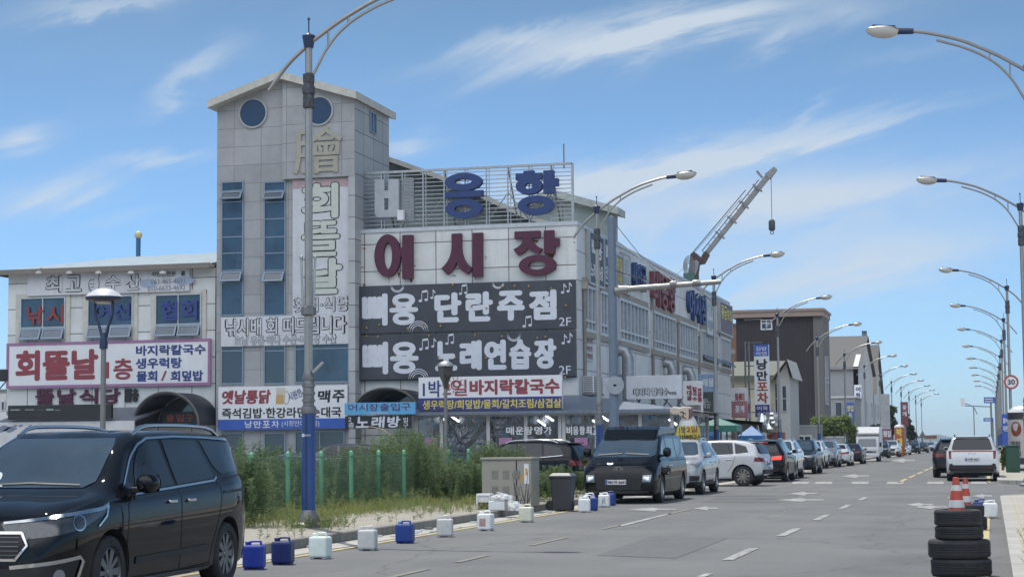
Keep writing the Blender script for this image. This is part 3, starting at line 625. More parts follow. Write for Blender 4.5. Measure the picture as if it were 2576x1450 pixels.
p = onX(935, 308, tx1); q0, q1 = onX(928, 300, tx1).y, onX(944, 300, tx1).y
wz0, wz1 = onX(936, 335, tx1).z, onX(936, 283, tx1).z
window(tower, FX(tx1+.012), q0, wz0, q1, wz1, (.5,), (), M_FRAME, M_GLASSB, deep=.06)
# hanja letter, hung on the upper wall
t = thing('wall_letter', 'large raised beige character on the upper wall of the grey tower', 'lettering', (onY(800, 380, YT).x, YT, onY(800, 430, YT).z))
text_row(t, FY(YT), YT, '膾', zr(Z4, 815, 608, 1212, 985), M_BEIGE, dict(bold=.014, thick=.05))
YTS = YT+.22
t, rc, fr = board('sign_board', 'tall white vertical sign with outlined pale green letters on the grey tower', zr(ZT, 873, 50, 1462, 1460)[:3]+(ZB(0, 130)[1],), YTS, M_OLDW, thick=.08, rows=[
    ('회', zr(ZT, 965, 95, 1345, 465), M_PALEL, dict(bold=.05, outline=(M_BLK, .028))), ('뜰', zr(ZT, 965, 490, 1358, 862), M_PALEL, dict(bold=.035, outline=(M_BLK, .028))), ('날', zr(ZT, 965, 880, 1385, 1258), M_PALEL, dict(bold=.05, outline=(M_BLK, .028))),
    ('횟집·식당', zr(ZT, 888, 1290, 1455, 1442), M_OLDW, dict(bold=.02, outline=(M_BLK, .04)))])
g = MB(); g.box(rc[0], YTS-.085, rc[3]-.4, rc[2], YTS-.08, rc[3]-.02); g.build('faded_band', mat('faded_pink_band', (.42, .31, .33), .6, var=.2), t)
board('sign_board', 'weathered off-white sign with two rows of outlined letters across the grey tower', zr(ZB, 128, 142, 1466, 452), YTS, M_OLDW, thick=.13, rows=[
    ('낚시배 회 떠드립니다', zr(ZB, 178, 160, 1425, 340), M_OLDW, dict(bold=.02, outline=(M_BLK, .045))), ('호남 유통·하나 수산·어시장 수산', zr(ZB, 270, 345, 1325, 440), M_OLDW, dict(bold=.01, outline=(mat('grey_lettering', (.1, .1, .1)), .045)))])
t, rc, fr = board('sign_board', 'new white sign with a beer mug and blue bottom band on the grey tower', zr(ZB, 115, 880, 1466, 1330), YTS, M_WHITE, thick=.3, rows=[
    ('옛날통닭', zr(ZB, 150, 920, 650, 1066), M_RED, dict(bold=.045, shear=.12)), ('시원한', zr(ZB, 838, 925, 985, 1015), M_NAVYT, dict(bold=.01, rot=.35)), ('맥주', zr(ZB, 1150, 920, 1430, 1050), M_BLK, dict(bold=.04, shear=.1, spread=True)), ('생', zr(ZB, 1010, 920, 1110, 1050), M_BLK, dict(bold=.04)),
    ('즉석김밥·한강라면·순대국', zr(ZB, 148, 1102, 1392, 1212), M_BLK, dict(bold=.03))])
bz = onY(*ZB(700, 1222), YTS-.3).z
g = MB(); g.box(rc[0]+.004, YTS-.306, rc[1]+.004, rc[2]-.004, YTS-.299, bz); g.build('blue_band', M_BLUE, t)
text_row(t, FY(YTS-.307), YTS-.3, '낭만포차', zr(ZB, 358, 1240, 718, 1315), M_WLET, dict(bold=.03, spread=True)); text_row(t, FY(YTS-.307), YTS-.3, '(시장안에 있음)', zr(ZB, 745, 1238, 1140, 1308), M_WLET, dict(bold=.008))
g = MB(); a, b, c, d = rectY(*zr(ZB, 692, 935, 788, 1065), YTS-.3); g.prism([(a, b), (c-.03, b), (c, d), (a+.02, d)], FY(YTS-.308), .006); mu = g.build('beer_mug', mat('amber_beer', (.50, .33, .13), .5, var=.25, scale=2), t)
g = MB(); g.prism([(a+.02, d-.12), (c, d-.16), (c+.0, d+.16), (a+.02, d+.16)], FY(YTS-.312), .004); g.build('foam', mat('beer_foam', (.55, .50, .42), .6, var=.15), mu); g = MB(); g.ring((c+.06, (b+d)/2), (.16, .3), (.11, .25), FY(YTS-.309), .004, 20); g.build('handle', mat('mug_glass', (.4, .42, .46), .4), mu)

# --- market hall with the sign facade
hx0, HX = onY(897, 800, YA).x, onY(1454, 900, YA).x
HZ = onY(1454, 563, YA).z; HY1 = onX(1838, 1000, HX).y
hall = thing('market_hall', 'long white market hall with a panelled sign front and upper windows along the road', 'building', ((hx0+HX)/2, YA, 0))
g = MB(); g.box(hx0-.3, YA, 0, HX-.05, YA+1.2, HZ); g.build('front_wall', M_PANEL, hall)
g = MB(); g.box(HX-.6, YA+.02, 0, HX, HY1, HZ-.03); g.build('side_wall', M_PANELY, hall)
g = MB(); g.box(hx0-.3, YA-.05, HZ-.04, HX+.05, YA+1.25, HZ+.12); g.box(HX-.62, YA+1.25, HZ-.04, HX+.06, HY1, HZ+.10); g.build('coping', M_FRAMEW, hall)
g = MB(); g.box(hx0-.3, YA+1.2, HZ-.9, HX-.6, HY1, HZ-.7); g.build('flat_roof', M_DARK, hall); g = MB(); g.box(hx0-.3, HY1-.3, 0, HX-.05, HY1+.02, HZ-.04); g.build('rear_wall', M_PANEL, hall)
# roofs set back behind the front
M_GRW = mat('grey_green_roof_wall', (.24, .29, .29), .6, var=.15); YU = 83.0
up = [(lambda p: (p.x, p.z))(onY(x, y, YU)) for x, y in ((960, 396), (1150, 463), (1330, 548), (1440, 586), (1440, 640), (960, 640))]
g = MB(); g.prism(up, FY(YU), 3); g.build('upper_wall', M_GRW, hall)
g = MB()
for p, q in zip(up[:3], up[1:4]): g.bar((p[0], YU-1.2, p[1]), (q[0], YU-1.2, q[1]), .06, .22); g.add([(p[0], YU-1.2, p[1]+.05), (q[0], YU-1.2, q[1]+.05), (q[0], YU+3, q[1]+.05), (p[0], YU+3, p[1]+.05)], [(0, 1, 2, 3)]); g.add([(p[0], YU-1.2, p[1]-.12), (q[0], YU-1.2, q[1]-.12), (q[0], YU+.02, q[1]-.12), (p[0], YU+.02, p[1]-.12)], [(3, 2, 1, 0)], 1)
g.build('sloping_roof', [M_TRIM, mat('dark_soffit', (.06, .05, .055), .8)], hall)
YG = 86.0; gp = [(lambda p: (p.x, p.z))(onY(x, y, YG)) for x, y in ((1285, 540), (1388, 490), (1543, 532), (1543, 640), (1285, 640))]
g = MB(); g.prism(gp, FY(YG), 1.0); g.build('gable_wall', M_GRW, hall)
g = MB()
M_PATINA = mat('patina_fascia', (.36, .40, .38), .6, var=.3, scale=3)
for p, q in zip(gp[:2], gp[1:3]):
    d = Vector((q[0]-p[0], 0, q[1]-p[1])).normalized()*.35
    a, b = (p[0]-(d.x if p is gp[0] else 0), p[1]-(d.z if p is gp[0] else 0)), (q[0]+(d.x if q is gp[2] else 0), q[1]+(d.z if q is gp[2] else 0))
    g.add([(a[0], YG-.5, a[1]+.25), (b[0], YG-.5, b[1]+.25), (b[0], YG+1.2, b[1]+.25), (a[0], YG+1.2, a[1]+.25), (a[0], YG-.5, a[1]-.1), (b[0], YG-.5, b[1]-.1), (b[0], YG+1.2, b[1]-.1), (a[0], YG+1.2, a[1]-.1)], [(0, 1, 2, 3), (7, 6, 5, 4), (0, 4, 5, 1), (1, 5, 6, 2), (3, 7, 4, 0)])
g.build('gable_roof', M_PATINA, hall)
# strip windows along the road side
wz1, wz0 = onX(1557, 749, HX).z, onX(1560, 857, HX).z
for i, (xa, xb) in enumerate(((1468, 1496), (1508, 1550), (1557, 1629), (1639, 1698), (1703, 1753), (1763, 1804), (1811, 1836))):
    ya, yb = onX(xa, 1000, HX).y, onX(xb, 1000, HX).y; n = max(2, round((yb-ya)/.75)); n = min(n, 8)
    window(hall, FX(HX), ya, wz0, yb, wz1, [k/n for k in range(1, n)], (.24,), M_FRAMEW, mat('curtained_glass', (.16, .20, .27), .12, var=.75, scale=2.2, ior=1.7, stain=.8, stain_col=(.42, .46, .52), streak=(3, 1.6, .25)), w=.12, deep=.12)
    g = MB(); g.box(HX-.01, ya-.05, wz1+.01, HX+.10, yb+.05, wz1+.28); g.box(HX-.01, ya-.05, wz0-.25, HX+.13, yb+.05, wz0-.01); g.build('window_surround', mat('weathered_sill', (.30, .28, .25), .7, var=.25, stain=.4), hall)
    if i >= 5:
        for k in range(n): hopper(hall, FX(HX), ya+(yb-ya)*k/n+.08, wz0+.05, ya+(yb-ya)*(k+1)/n-.08, wz0+(wz1-wz0)*.26, M_GLASS, .5, M_FRAME)
# ducts, pipes and lamps on the side wall
M_DUCT = mat('sheet_duct', (.34, .36, .38), .45, .6, var=.15)
for (xa, y0, y1, r) in ((1553, 880, 1010, .28), (1668, 912, 975, .26), (1718, 930, 990, .26)):
    q = onX(xa, y0, HX); zt2 = q.z; zb_ = onX(xa, y1, HX).z
    t = thing('vent_duct', {1553: 'bent grey vent duct on the side wall nearest the traffic pole', 1668: 'bent grey vent duct behind the white noodle sign', 1718: 'bent grey vent duct farthest along the side wall'}[xa], 'duct', (HX, q.y, zb_), 'vent ducts on the side wall')
    g = MB(); g.tube([(HX+.02, q.y, zt2), (HX+.35, q.y, zt2-.05), (HX+.48, q.y, zt2-.4), (HX+.48, q.y, zb_)], r, 12); g.build('duct', M_DUCT, t, smooth=50)
    g = MB(); g.box(HX, q.y-.1, (zb_+zt2)/2, HX+.5, q.y+.1, (zb_+zt2)/2+.06); g.build('bracket', M_STEELD, t)
for i, (xa, y0) in enumerate(((1464, 712), (1635, 680), (1700, 800), (1754, 835), (1839, 880))):
    q = onX(xa, y0, HX); t = thing('drain_pipe', 'grey drain pipe on the side wall, %s' % ['at the front corner', 'between the third and fourth window bands', 'beside the fifth window band', 'before the open windows', 'at the far end'][i], 'pipe', (HX, q.y, 0), 'drain pipes on the side wall')
    zt2 = min(q.z, HZ-.5); g = MB(); g.tube([(HX+.09, q.y, .1), (HX+.09, q.y, zt2)], .075, 8); g.build('pipe', mat('brown_grey_pipe', (.22, .20, .185), .5, var=.2), t, smooth=50)
    g = MB(); g.box(HX+.0, q.y-.18, zt2-.25, HX+.22, q.y+.18, zt2+.05); g.build('hopper_box', mat('tan_box', (.38, .36, .32), .6, var=.2), t)
t = thing('air_conditioner', 'white louvred outdoor unit on the side wall by the front corner', 'air conditioner', (HX+.4, YA+1.6, 3.4)); a = onX(1484, 945, HX+.35); b = onX(1503, 990, HX+.35)
g = MB(); g.box(HX+.02, a.y, b.z, HX+.5, b.y+.35, a.z); g.build('casing', M_WHITE, t, bevel=.02); g = MB(); n = 9
for k in range(n): z = b.z+(a.z-b.z)*(k+.5)/n; g.box(HX+.5, a.y+.06, z-.02, HX+.52, b.y+.3, z+.02)
for k in range(n): z = b.z+(a.z-b.z)*(k+.5)/n; g.box(HX+.06, a.y-.02, z-.02, HX+.46, a.y, z+.02)
g.build('grille', M_STEELD, t); g = MB(); g.box(HX+.0, a.y, b.z-.08, HX+.55, b.y+.4, b.z); g.build('bracket', M_STEELD, t)
t = thing('air_conditioner', 'white outdoor unit mounted low behind the traffic pole', 'air conditioner', (HX+.4, YA+4, 3.4)); a = onX(1527, 950, HX+.35)
g = MB(); g.box(HX+.02, a.y, a.z-1.0, HX+.5, a.y+.9, a.z); g.build('casing', M_WHITE, t, bevel=.02); g = MB(); g.lathe([(.3, 0), (.3, .02), (.02, .03)], 20, (HX+.5, a.y+.45, a.z-.5), 'x'); g.build('fan_guard', M_STEELD, t); g = MB(); g.box(HX, a.y, a.z-1.08, HX+.55, a.y+.9, a.z-1.0); g.build('bracket', M_STEELD, t)

# --- letters on the front wall (plane YA), maroon
def wall_thing(name, label, pos): return thing(name, label, 'lettering', pos)
def zz(z, x, y, Y): p = onY(*z(x, y), Y); return (p.x, p.z)
def zring(g, z, c, ro, hc, ri, Y, depth, n=44):
    cc = zz(z, *c, Y); hh = zz(z, *hc, Y); e = zz(z, c[0]+ro[0], c[1], Y)[0]-cc[0]; k = e/ro[0]
    g.ring(cc, (ro[0]*k, ro[1]*k), (ri[0]*k, ri[1]*k), FY(Y-depth), depth, n, ci=hh)
def zpoly(g, z, pts, Y, depth): g.prism([zz(z, *p, Y) for p in pts], FY(Y-depth), depth)
def qb(p0, p1, p2, n=8): return [((1-t)**2*p0[0]+2*t*(1-t)*p1[0]+t*t*p2[0], (1-t)**2*p0[1]+2*t*(1-t)*p1[1]+t*t*p2[1]) for t in (i/n for i in range(n+1))]
D_ = .22
def letter(label, build, m, Y=YA, depth=D_, back=True):
    g = MB(); build(g, Y, depth); o = Vector(g.v[0])
    t = thing('channel_letter', label, 'lettering', (o.x, Y, min(q[2] for q in g.v)), None); g.build('letter_face', m, t, smooth=35)
    return t
def L_eo(g, Y, d):
    zring(g, Z5, (350, 828), (105, 165), (352, 830), (36, 103), Y, d); zpoly(g, Z5, [(452, 768), (472, 768), (472, 835), (452, 835)], Y, d-.01); zpoly(g, Z5, [(470, 662), (552, 660), (552, 1012), (470, 1016)], Y, d)
def L_si(g, Y, d):
    pts = [(868, 652), (946, 648)]+qb((946, 760), (950, 880), (1036, 928))+[(998, 978)]+qb((998, 978), (930, 950), (908, 880))+qb((908, 880), (880, 960), (830, 980))+qb((785, 932), (868, 860), (868, 752))
    zpoly(g, Z5, pts, Y, d); zpoly(g, Z5, [(1038, 645), (1116, 642), (1116, 996), (1040, 998)], Y, d)
def L_jang(g, Y, d):
    zpoly(g, Z5, [(1376, 634), (1580, 626), (1580, 684), (1376, 692)], Y, d)
    zpoly(g, Z5, [(1442, 688), (1520, 686)]+qb((1520, 700), (1540, 755), (1597, 770))+[(1572, 812)]+qb((1572, 812), (1510, 800), (1484, 762))+qb((1484, 762), (1450, 815), (1402, 826))+qb((1366, 776), (1440, 750), (1442, 690)), Y, d-.01)
    zpoly(g, Z5, [(1612, 626), (1692, 622), (1692, 690), (1736, 688), (1736, 750), (1700, 752), (1700, 812), (1614, 814)], Y, d); zring(g, Z5, (1560, 905), (150, 82), (1557, 906), (70, 34), Y, d)
letter('leftmost maroon letter on the white panelled front wall', L_eo, M_MAROON); letter('middle maroon letter on the white panelled front wall', L_si, M_MAROON); letter('rightmost maroon letter with peeling face on the white panelled front wall', L_jang, M_MAROON)
g = MB()
for x, y, w, h in ((350, 995, 6, 60), (530, 1015, 26, 30), (1050, 1000, 8, 20), (1540, 700, 44, 22), (1660, 812, 60, 50), (1700, 880, 20, 70), (880, 985, 40, 8), (430, 960, 24, 40), (150, 765, 34, 8), (140, 918, 40, 7), (150, 1055, 30, 18), (1850, 715, 20, 8), (430, 985, 8, 30), (560, 900, 10, 18), (1135, 830, 8, 30)):
    pts = [(x-w/2, y), (x-w*.2, y-3), (x+w/2, y+2), (x+w*.35, y+h*.6), (x+w*.1, y+h), (x-w*.2, y+h*.7)]; zpoly(g, Z5, pts, YA, .004+random.random()*.002)
g.build('rust_patch', M_RUST, hall)
# --- charcoal karaoke signs
def notes(t, z, spots, Y):
    for (x, y, s, two) in spots:
        g = MB(); o = zz(z, x, y, Y); k = s*(zz(z, x+1, y, Y)[0]-o[0]); fr = FY(Y-.012)
        for dx in ((0, 1.0) if two else (0,)):
            g.ring((o[0]+dx*k, o[1]+dx*.15*k), (.3*k, .22*k), (.004, .004), fr, .006, 12); g.prism([(o[0]+(dx+.2)*k, o[1]+dx*.15*k), (o[0]+(dx+.3)*k, o[1]+dx*.15*k), (o[0]+(dx+.3)*k, o[1]+(dx*.15+1.6)*k), (o[0]+(dx+.2)*k, o[1]+(dx*.15+1.6)*k)], fr, .007)
        if two: g.prism([(o[0]+.2*k, o[1]+1.25*k), (o[0]+1.3*k, o[1]+1.42*k), (o[0]+1.3*k, o[1]+1.75*k), (o[0]+.2*k, o[1]+1.6*k)], fr, .008)
        else: g.prism([(o[0]+.3*k, o[1]+1.6*k), (o[0]+.75*k, o[1]+1.0*k), (o[0]+.7*k, o[1]+.8*k), (o[0]+.3*k, o[1]+1.2*k)], fr, .008)
        g.build('music_note', M_WLET, t)
def arcs(t, z, spots, Y):
    for (x, y, r, up_) in spots:
        g = MB(); o = zz(z, x, y, Y); k = zz(z, x+1, y, Y)[0]-o[0]
        for m_ in (1, .8, .6) if up_ else (1, .82):
            pts = [(o[0]+r*m_*k*math.cos(a), o[1]+(1 if up_ else -1)*r*m_*k*math.sin(a)) for a in (math.pi*i/16 for i in range(17))]
            for p, q in zip(pts, pts[1:]): g.bar((p[0], Y-.012, p[1]), (q[0], Y-.012, q[1]), .006, .035)
        g.build('arc_drawing', M_WLET, t)
YS = YA-.05
t, rc, fr = board('sign_board', 'upper charcoal pub sign with big white letters and music notes on the hall front', zr(Z5, 88, 1048, 1868, 1437), YS, M_TGREY, thick=.2, frame=None, rows=[
    ('삐용', zr(Z5, 133, 1130, 598, 1390), M_WLET, dict(bold=.05)), ('단란주점', zr(Z5, 728, 1112, 1708, 1355), M_WLET, dict(bold=.065, spread=True)), ('2F', zr(Z5, 1732, 1325, 1828, 1392), M_WLET, dict(bold=.0))])
notes(t, Z5, [(605, 1190, 48, True), (698, 1165, 40, False), (930, 1132, 42, True), (1445, 1395, 48, True), (1800, 1112, 44, False), (1755, 1122, 44, False)], YS-.2); arcs(t, Z5, [(588, 1440, 82, True), (420, 1062, 55, False), (1235, 1040, 48, False)], YS-.2)
t, rc, fr = board('sign_board', 'lower charcoal singing room sign with big white letters and music notes on the hall front', zr(Z6, 92, 3, 1870, 366), YS, M_TGREY, thick=.22, rows=[
    ('삐용', zr(Z6, 138, 70, 604, 333), M_WLET, dict(bold=.05)), ('노래연습장', zr(Z6, 738, 55, 1706, 298), M_WLET, dict(bold=.06, spread=True)), ('2F', zr(Z6, 1732, 265, 1828, 334), M_WLET, dict(bold=.0))])
notes(t, Z6, [(610, 130, 48, True), (705, 108, 40, False), (820, 85, 44, True), (1760, 82, 44, False), (1805, 70, 44, False)], YS-.22); arcs(t, Z6, [(590, 375, 80, True), (1362, 8, 55, False)], YS-.22)
for t_, z_, yb in ([o for o in C.objects if o.get('label', '').startswith('upper charcoal')][0], Z5, 1048), ([o for o in C.objects if o.get('label', '').startswith('lower charcoal')][0], Z6, 3):
    for k in range(14):
        x, y = 150+k*124+random.uniform(-40, 40), yb+random.choice((24, 180, 345))+random.uniform(-14, 20); q = onY(*z_(x, y), YS-.24); MB().lathe([(.045, 0), (.04, -.03), (.005, -.045)], 10, tuple(q), 'y').build('bulb', mat('amber_bulb', (.40, .24, .07), .3), t_)
# noodle sign
t, rc, fr = board('sign_board', 'white noodle sign with red letters over a navy band with yellow letters', zr(Z6, 603, 350, 1760, 622), 71.9, M_WHITE, thick=.22, rows=[
    ('1박', zr(Z6, 632, 385, 780, 520), M_NAVYT, dict(bold=.02)), ('2일', zr(Z6, 788, 378, 990, 508), M_RED, dict(bold=.015)), ('바지락칼국수', zr(Z6, 1015, 372, 1732, 496), M_RED, dict(bold=.05))])
bz = onY(*Z6(1200, 518), 71.7).z
g = MB(); g.box(rc[0]+.004, 71.67, rc[1]+.004, rc[2]-.004, 71.681, bz); g.build('navy_band', mat('navy_band', (.035, .04, .20), .5), t); text_row(t, FY(71.669), 71.7, '생우럭탕/회덮밥/물회/갈치조림/삼겹살', zr(Z6, 622, 535, 1742, 610), M_YLET, dict(bold=.028))
g = MB(); p = zz(Z6, 890, 420, 71.7)
for k in range(10): a = k*.628; g.bar((p[0]+.24*math.cos(a), 71.67, p[1]+.24*math.sin(a)), (p[0]+.36*math.cos(a), 71.67, p[1]+.36*math.sin(a)), .02)
g.ring(p, (.2, .2), (.15, .15), FY(71.67), .008, 20); g.build('sun_drawing', M_RED, t)
# entrance arch and signs
arch('black arched awning over the market entrance under the charcoal signs', (892, 975, 1048, 1030), 2.6, YA)
t, rc, fr = board('sign_board', 'light blue entrance sign with navy letters under the market arch', zr(Z6, 0, 562, 572, 660), 71.5, M_CYAN, thick=.14, rows=[('어시장출입구', zr(Z6, 22, 568, 530, 628), mat('blue_entrance_lettering', (.03, .06, .2), .5), dict(bold=.03, outline=(M_WLET, .03), spread=True)), ('해양물산수협', zr(Z6, 205, 636, 345, 656), M_WLET, dict(bold=.0))])
t, rc, fr = board('sign_board', 'black singing room entrance sign with white letters hung below the light blue sign', zr(Z6, 4, 668, 535, 772), 71.6, M_DARK, thick=.14, rows=[('2\n층', (Z6(25, 0)[0], Z6(0, 680)[1], Z6(72, 0)[0], Z6(0, 768)[1]), M_WLET, dict(bold=.01)), ('노래방', zr(Z6, 88, 672, 445, 765), M_WLET, dict(bold=.045, shear=.1, spread=True)), ('입\n구', zr(Z6, 468, 682, 510, 766), M_WLET, dict(bold=.01))])
# ---------------------------------------------------------------- rooftop sign frame and its letters
YR = YA+.35
fx0, fx1 = onY(908, 505, YR).x, onY(1440, 485, YR).x; fz0 = HZ+.12; fz1 = onY(1170, 424, YR).z
t = thing('rooftop_sign_frame', 'tall steel lattice frame carrying three big letters on the hall roof', 'sign frame', ((fx0+fx1)/2, YR, fz0))
g = MB(); nb = 10
for k in range(nb+1):
    x = fx0+(fx1-fx0)*k/nb; w = .1 if k in (0, nb) else .05
    g.bar((x, YR, fz0), (x, YR, fz1), w)
    if 0 < k < nb: g.bar((x+.12, YR+.02, fz0), (x+.12, YR+.02, fz1), .03)
g.bar((fx0, YR, fz1), (fx1, YR, fz1), .1); g.build('upright', M_STEEL, t)
g = MB()
for k in range(14): z = fz0+(fz1-fz0)*(k+.3)/14.2; g.bar((fx0+.05, YR+.04, z), (fx1-.05, YR+.04, z), .035)
g.build('rail', M_STEEL, t)
g = MB()
for k in (1, 4, 7, 9):
    x = fx0+(fx1-fx0)*k/nb; g.bar((x, YR+.05, fz1), (x, YR+2.2, fz0-.3), .06); g.bar((x-1.0, YR+.05, fz0+.1), (x, YR+.06, fz0+1.4), .04); g.bar((x+1.0, YR+.05, fz0+.1), (x, YR+.06, fz0+1.4), .04); g.bar((x, YR+2.2, fz0-.5), (x, YR+2.2, fz0+1.3), .05)
g.bar((fx0, YR+2.2, fz0+1.0), (fx1, YR+2.2, fz0+1.0), .05); g.build('brace', M_STEELD, t)
g = MB(); x = onY(1418, 400, YR).x; g.tube([(x, YR, fz1-.2), (x, YR, onY(1418, 362, YR).z)], .03, 6); g.build('lightning_rod', M_STEELD, t)
YL = YR-.06
M_BIG = mat('bare_grey_board', (.40, .425, .455), .6, var=.15, stain=.3, stain_col=(.3, .32, .34))
def R_bi(g, Y, d):
    pts = [(247, 214), (328, 212), (328, 303), (356, 303), (356, 211), (440, 210), (440, 516), (280, 520)]+qb((280, 520), (250, 516), (247, 470))[1:]
    o = [zz(Z5, *p, Y) for p in pts]
    # board of the first letter with its window cut out: built as strips round the hole
    zpoly(g, Z5, [(247, 214), (324, 212), (324, 490), (247, 480)], Y, d); zpoly(g, Z5, [(357, 211), (440, 210), (440, 516), (357, 517)], Y, d)
    zpoly(g, Z5, [(324, 303), (357, 303), (357, 365), (324, 365)], Y, d-.01); zpoly(g, Z5, [(324, 460), (357, 460), (357, 517), (324, 518)], Y, d-.01)
    zpoly(g, Z5, [(247, 480), (324, 490), (324, 518), (285, 520), (262, 512), (251, 498)], Y, d-.006)
lt = letter('white board of the first rooftop letter, its blue face gone', R_bi, M_BIG, YL, .2)
def R_bar(g, Y, d):
    for k in range(8):
        x = 470+k*11; zpoly(g, Z5, [(x, 196), (x+4, 196), (x+4, 538), (x, 540)], Y, .03)
    for k in range(30):
        y = 196+k*11.8; zpoly(g, Z5, [(470, y+(k % 2)*3), (551, y), (551, y+4), (470, y+4+(k % 2)*3)], Y, .05)
letter('white lattice stroke beside the first rooftop letter', R_bar, M_BIG, YL, .05)
def R_eung(g, Y, d):
    zring(g, Z5, (967, 235), (148, 70), (965, 232), (70, 22), Y, d); zpoly(g, Z5, [(818, 318), (1120, 300), (1120, 352), (818, 366)], Y, d); zring(g, Z5, (969, 450), (146, 76), (963, 452), (70, 28), Y, d)
def R_hang(g, Y, d):
    zpoly(g, Z5, [(1452, 148), (1532, 142), (1534, 168), (1450, 170)], Y, d); zpoly(g, Z5, [(1388, 168), (1598, 163), (1598, 214), (1388, 222)], Y, d-.008)
    zring(g, Z5, (1495, 268), (106, 68), (1492, 270), (34, 22), Y, d); zpoly(g, Z5, [(1612, 144), (1693, 141), (1693, 206), (1729, 205), (1729, 267), (1693, 268), (1693, 326), (1612, 329)], Y, d); zring(g, Z5, (1550, 423), (146, 77), (1548, 425), (70, 26), Y, d)
letter('middle blue rooftop letter of two rings and a bar', R_eung, M_NAVY, YL, .3); letter('rightmost blue rooftop letter', R_hang, M_NAVY, YL, .3)
p = onY(1007, 545, YL); t = thing('floodlight', 'small white floodlight at the foot of the lattice stroke on the roof', 'floodlight', tuple(p)); g = MB(); g.bar((p.x, YL, p.z-.5), (p.x+.25, YL-.1, p.z), .05); g.build('arm', M_STEEL, t); g = MB(); g.box(p.x-.05, YL-.35, p.z-.2, p.x+.25, YL-.12, p.z+.25); g.build('lamp_head', M_WHITE, t, bevel=.03)

# ---------------------------------------------------------------- signs and letters along the road side
def side_thing(name, label, cat, xa, xb, ya, yb, X=None):
    """rectangle on the road-side wall: photo x range, heights from photo y at xa (top, bottom)"""
    X = X or HX; Y0, Y1 = onX(xa, 900, X).y, onX(xb, 900, X).y; z1, z0 = onX(xa, ya, X).z, onX(xa, yb, X).z
    t = thing(name, label, cat, (X, (Y0+Y1)/2, z0)); return t, Y0, z0, Y1, z1
for body, xs, ys, m, lab in (('새만금', (1584, 1618), (657, 722), M_NAVY, 'three blue raised letters on the road side wall nearest the front'), ('비응항', (1636, 1692), (676, 768), mat('faded_red_letter', (.17, .045, .055), .55, var=.25), 'three faded red raised letters in the middle of the road side wall'), ('어시장', (1727, 1770), (725, 803), M_NAVY, 'three blue raised letters farthest along the road side wall')):
    t, a, b, c, d = side_thing('wall_lettering', lab, 'lettering', xs[0], xs[1], ys[0], ys[1])
    g = MB(); put_text(g, body, FX(HX), a, b, c, d, bold=.03, thick=.22, spread=True); g.build('lettering', m, t)
for xa, xb, ya, yb, face, rows, lab in (
        (1476, 1512, 583, 712, M_TGREY, [('삐용', .12, .52, .9, .9, M_WLET), ('노래연습장', .08, .12, .92, .42, M_WLET)], 'charcoal karaoke sign on the road side wall at the front corner'),
        (1514, 1541, 600, 712, M_TGREY, [('삐용', .1, .5, .9, .9, M_WLET), ('단란주점', .1, .1, .9, .4, M_WLET)], 'charcoal pub sign on the road side wall behind the traffic pole'),
        (1543, 1560, 640, 717, mat('tan_sign_face', (.30, .27, .25), .6, var=.15), [('횟집', .1, .5, .9, .9, M_YLET), ('식당', .1, .1, .9, .42, M_YLET)], 'tan sign with yellow letters on the road side wall'),
        (1562, 1579, 638, 735, M_OLDW, [('진', .2, .55, .8, .9, M_STEEL), ('미', .2, .1, .8, .45, M_STEEL)], 'white sign with pale blue letters on the road side wall before the blue letters'),
        (1772, 1793, 745, 838, M_OLDW, [('수협', .1, .5, .9, .9, M_STEEL), ('회센터', .1, .1, .9, .4, M_STEEL)], 'white faded sign after the farthest blue letters on the side wall'),
        (1806, 1837, 757, 835, mat('plum_sign_face', (.13, .11, .15), .6, var=.2), [('용궁', .08, .45, .55, .92, M_YLET), ('횟집', .55, .5, .95, .85, M_YLET)], 'plum coloured sign with yellow letters at the far end of the side wall')):
    t, a, b, c, d = side_thing('sign_board', lab, 'sign', xa, xb, ya, yb)
    g = MB(); g.box(HX+.005, a, b, HX+.16, c, d); g.build('board', face, t, bevel=.02)
    g = MB()
    for y in (a, c): g.box(HX+.005, y-.05, b-.03, HX+.2, y+.05, d+.03)
    for z in (b, d): g.box(HX+.006, a+.05, z-.05, HX+.198, c-.05, z+.05)
    g.build('frame', M_STEEL, t)
    for body, u0, v0, u1, v1, m in rows: g = MB(); put_text(g, body, FX(HX+.165), a+(c-a)*u0, b+(d-b)*v0, a+(c-a)*u1, b+(d-b)*v1, bold=.05); g.build('lettering', m, t)
t, a, b, c, d = side_thing('menu_board', 'small white menu board with faded red writing on the side wall by the corner pipe', 'sign', 1470, 1488, 842, 905)
g = MB(); g.box(HX, a, b, HX+.06, c, d); g.build('board', M_OLDW, t); g = MB()
for k, s_ in enumerate(('활어회', '매운탕', '해물찜')): put_text(g, s_, FX(HX+.065), a+.15, b+(d-b)*(.68-.3*k), c-.15, b+(d-b)*(.9-.3*k), bold=.03)
g.build('lettering', mat('dull_red_lettering2', (.3, .12, .12), .6), t)

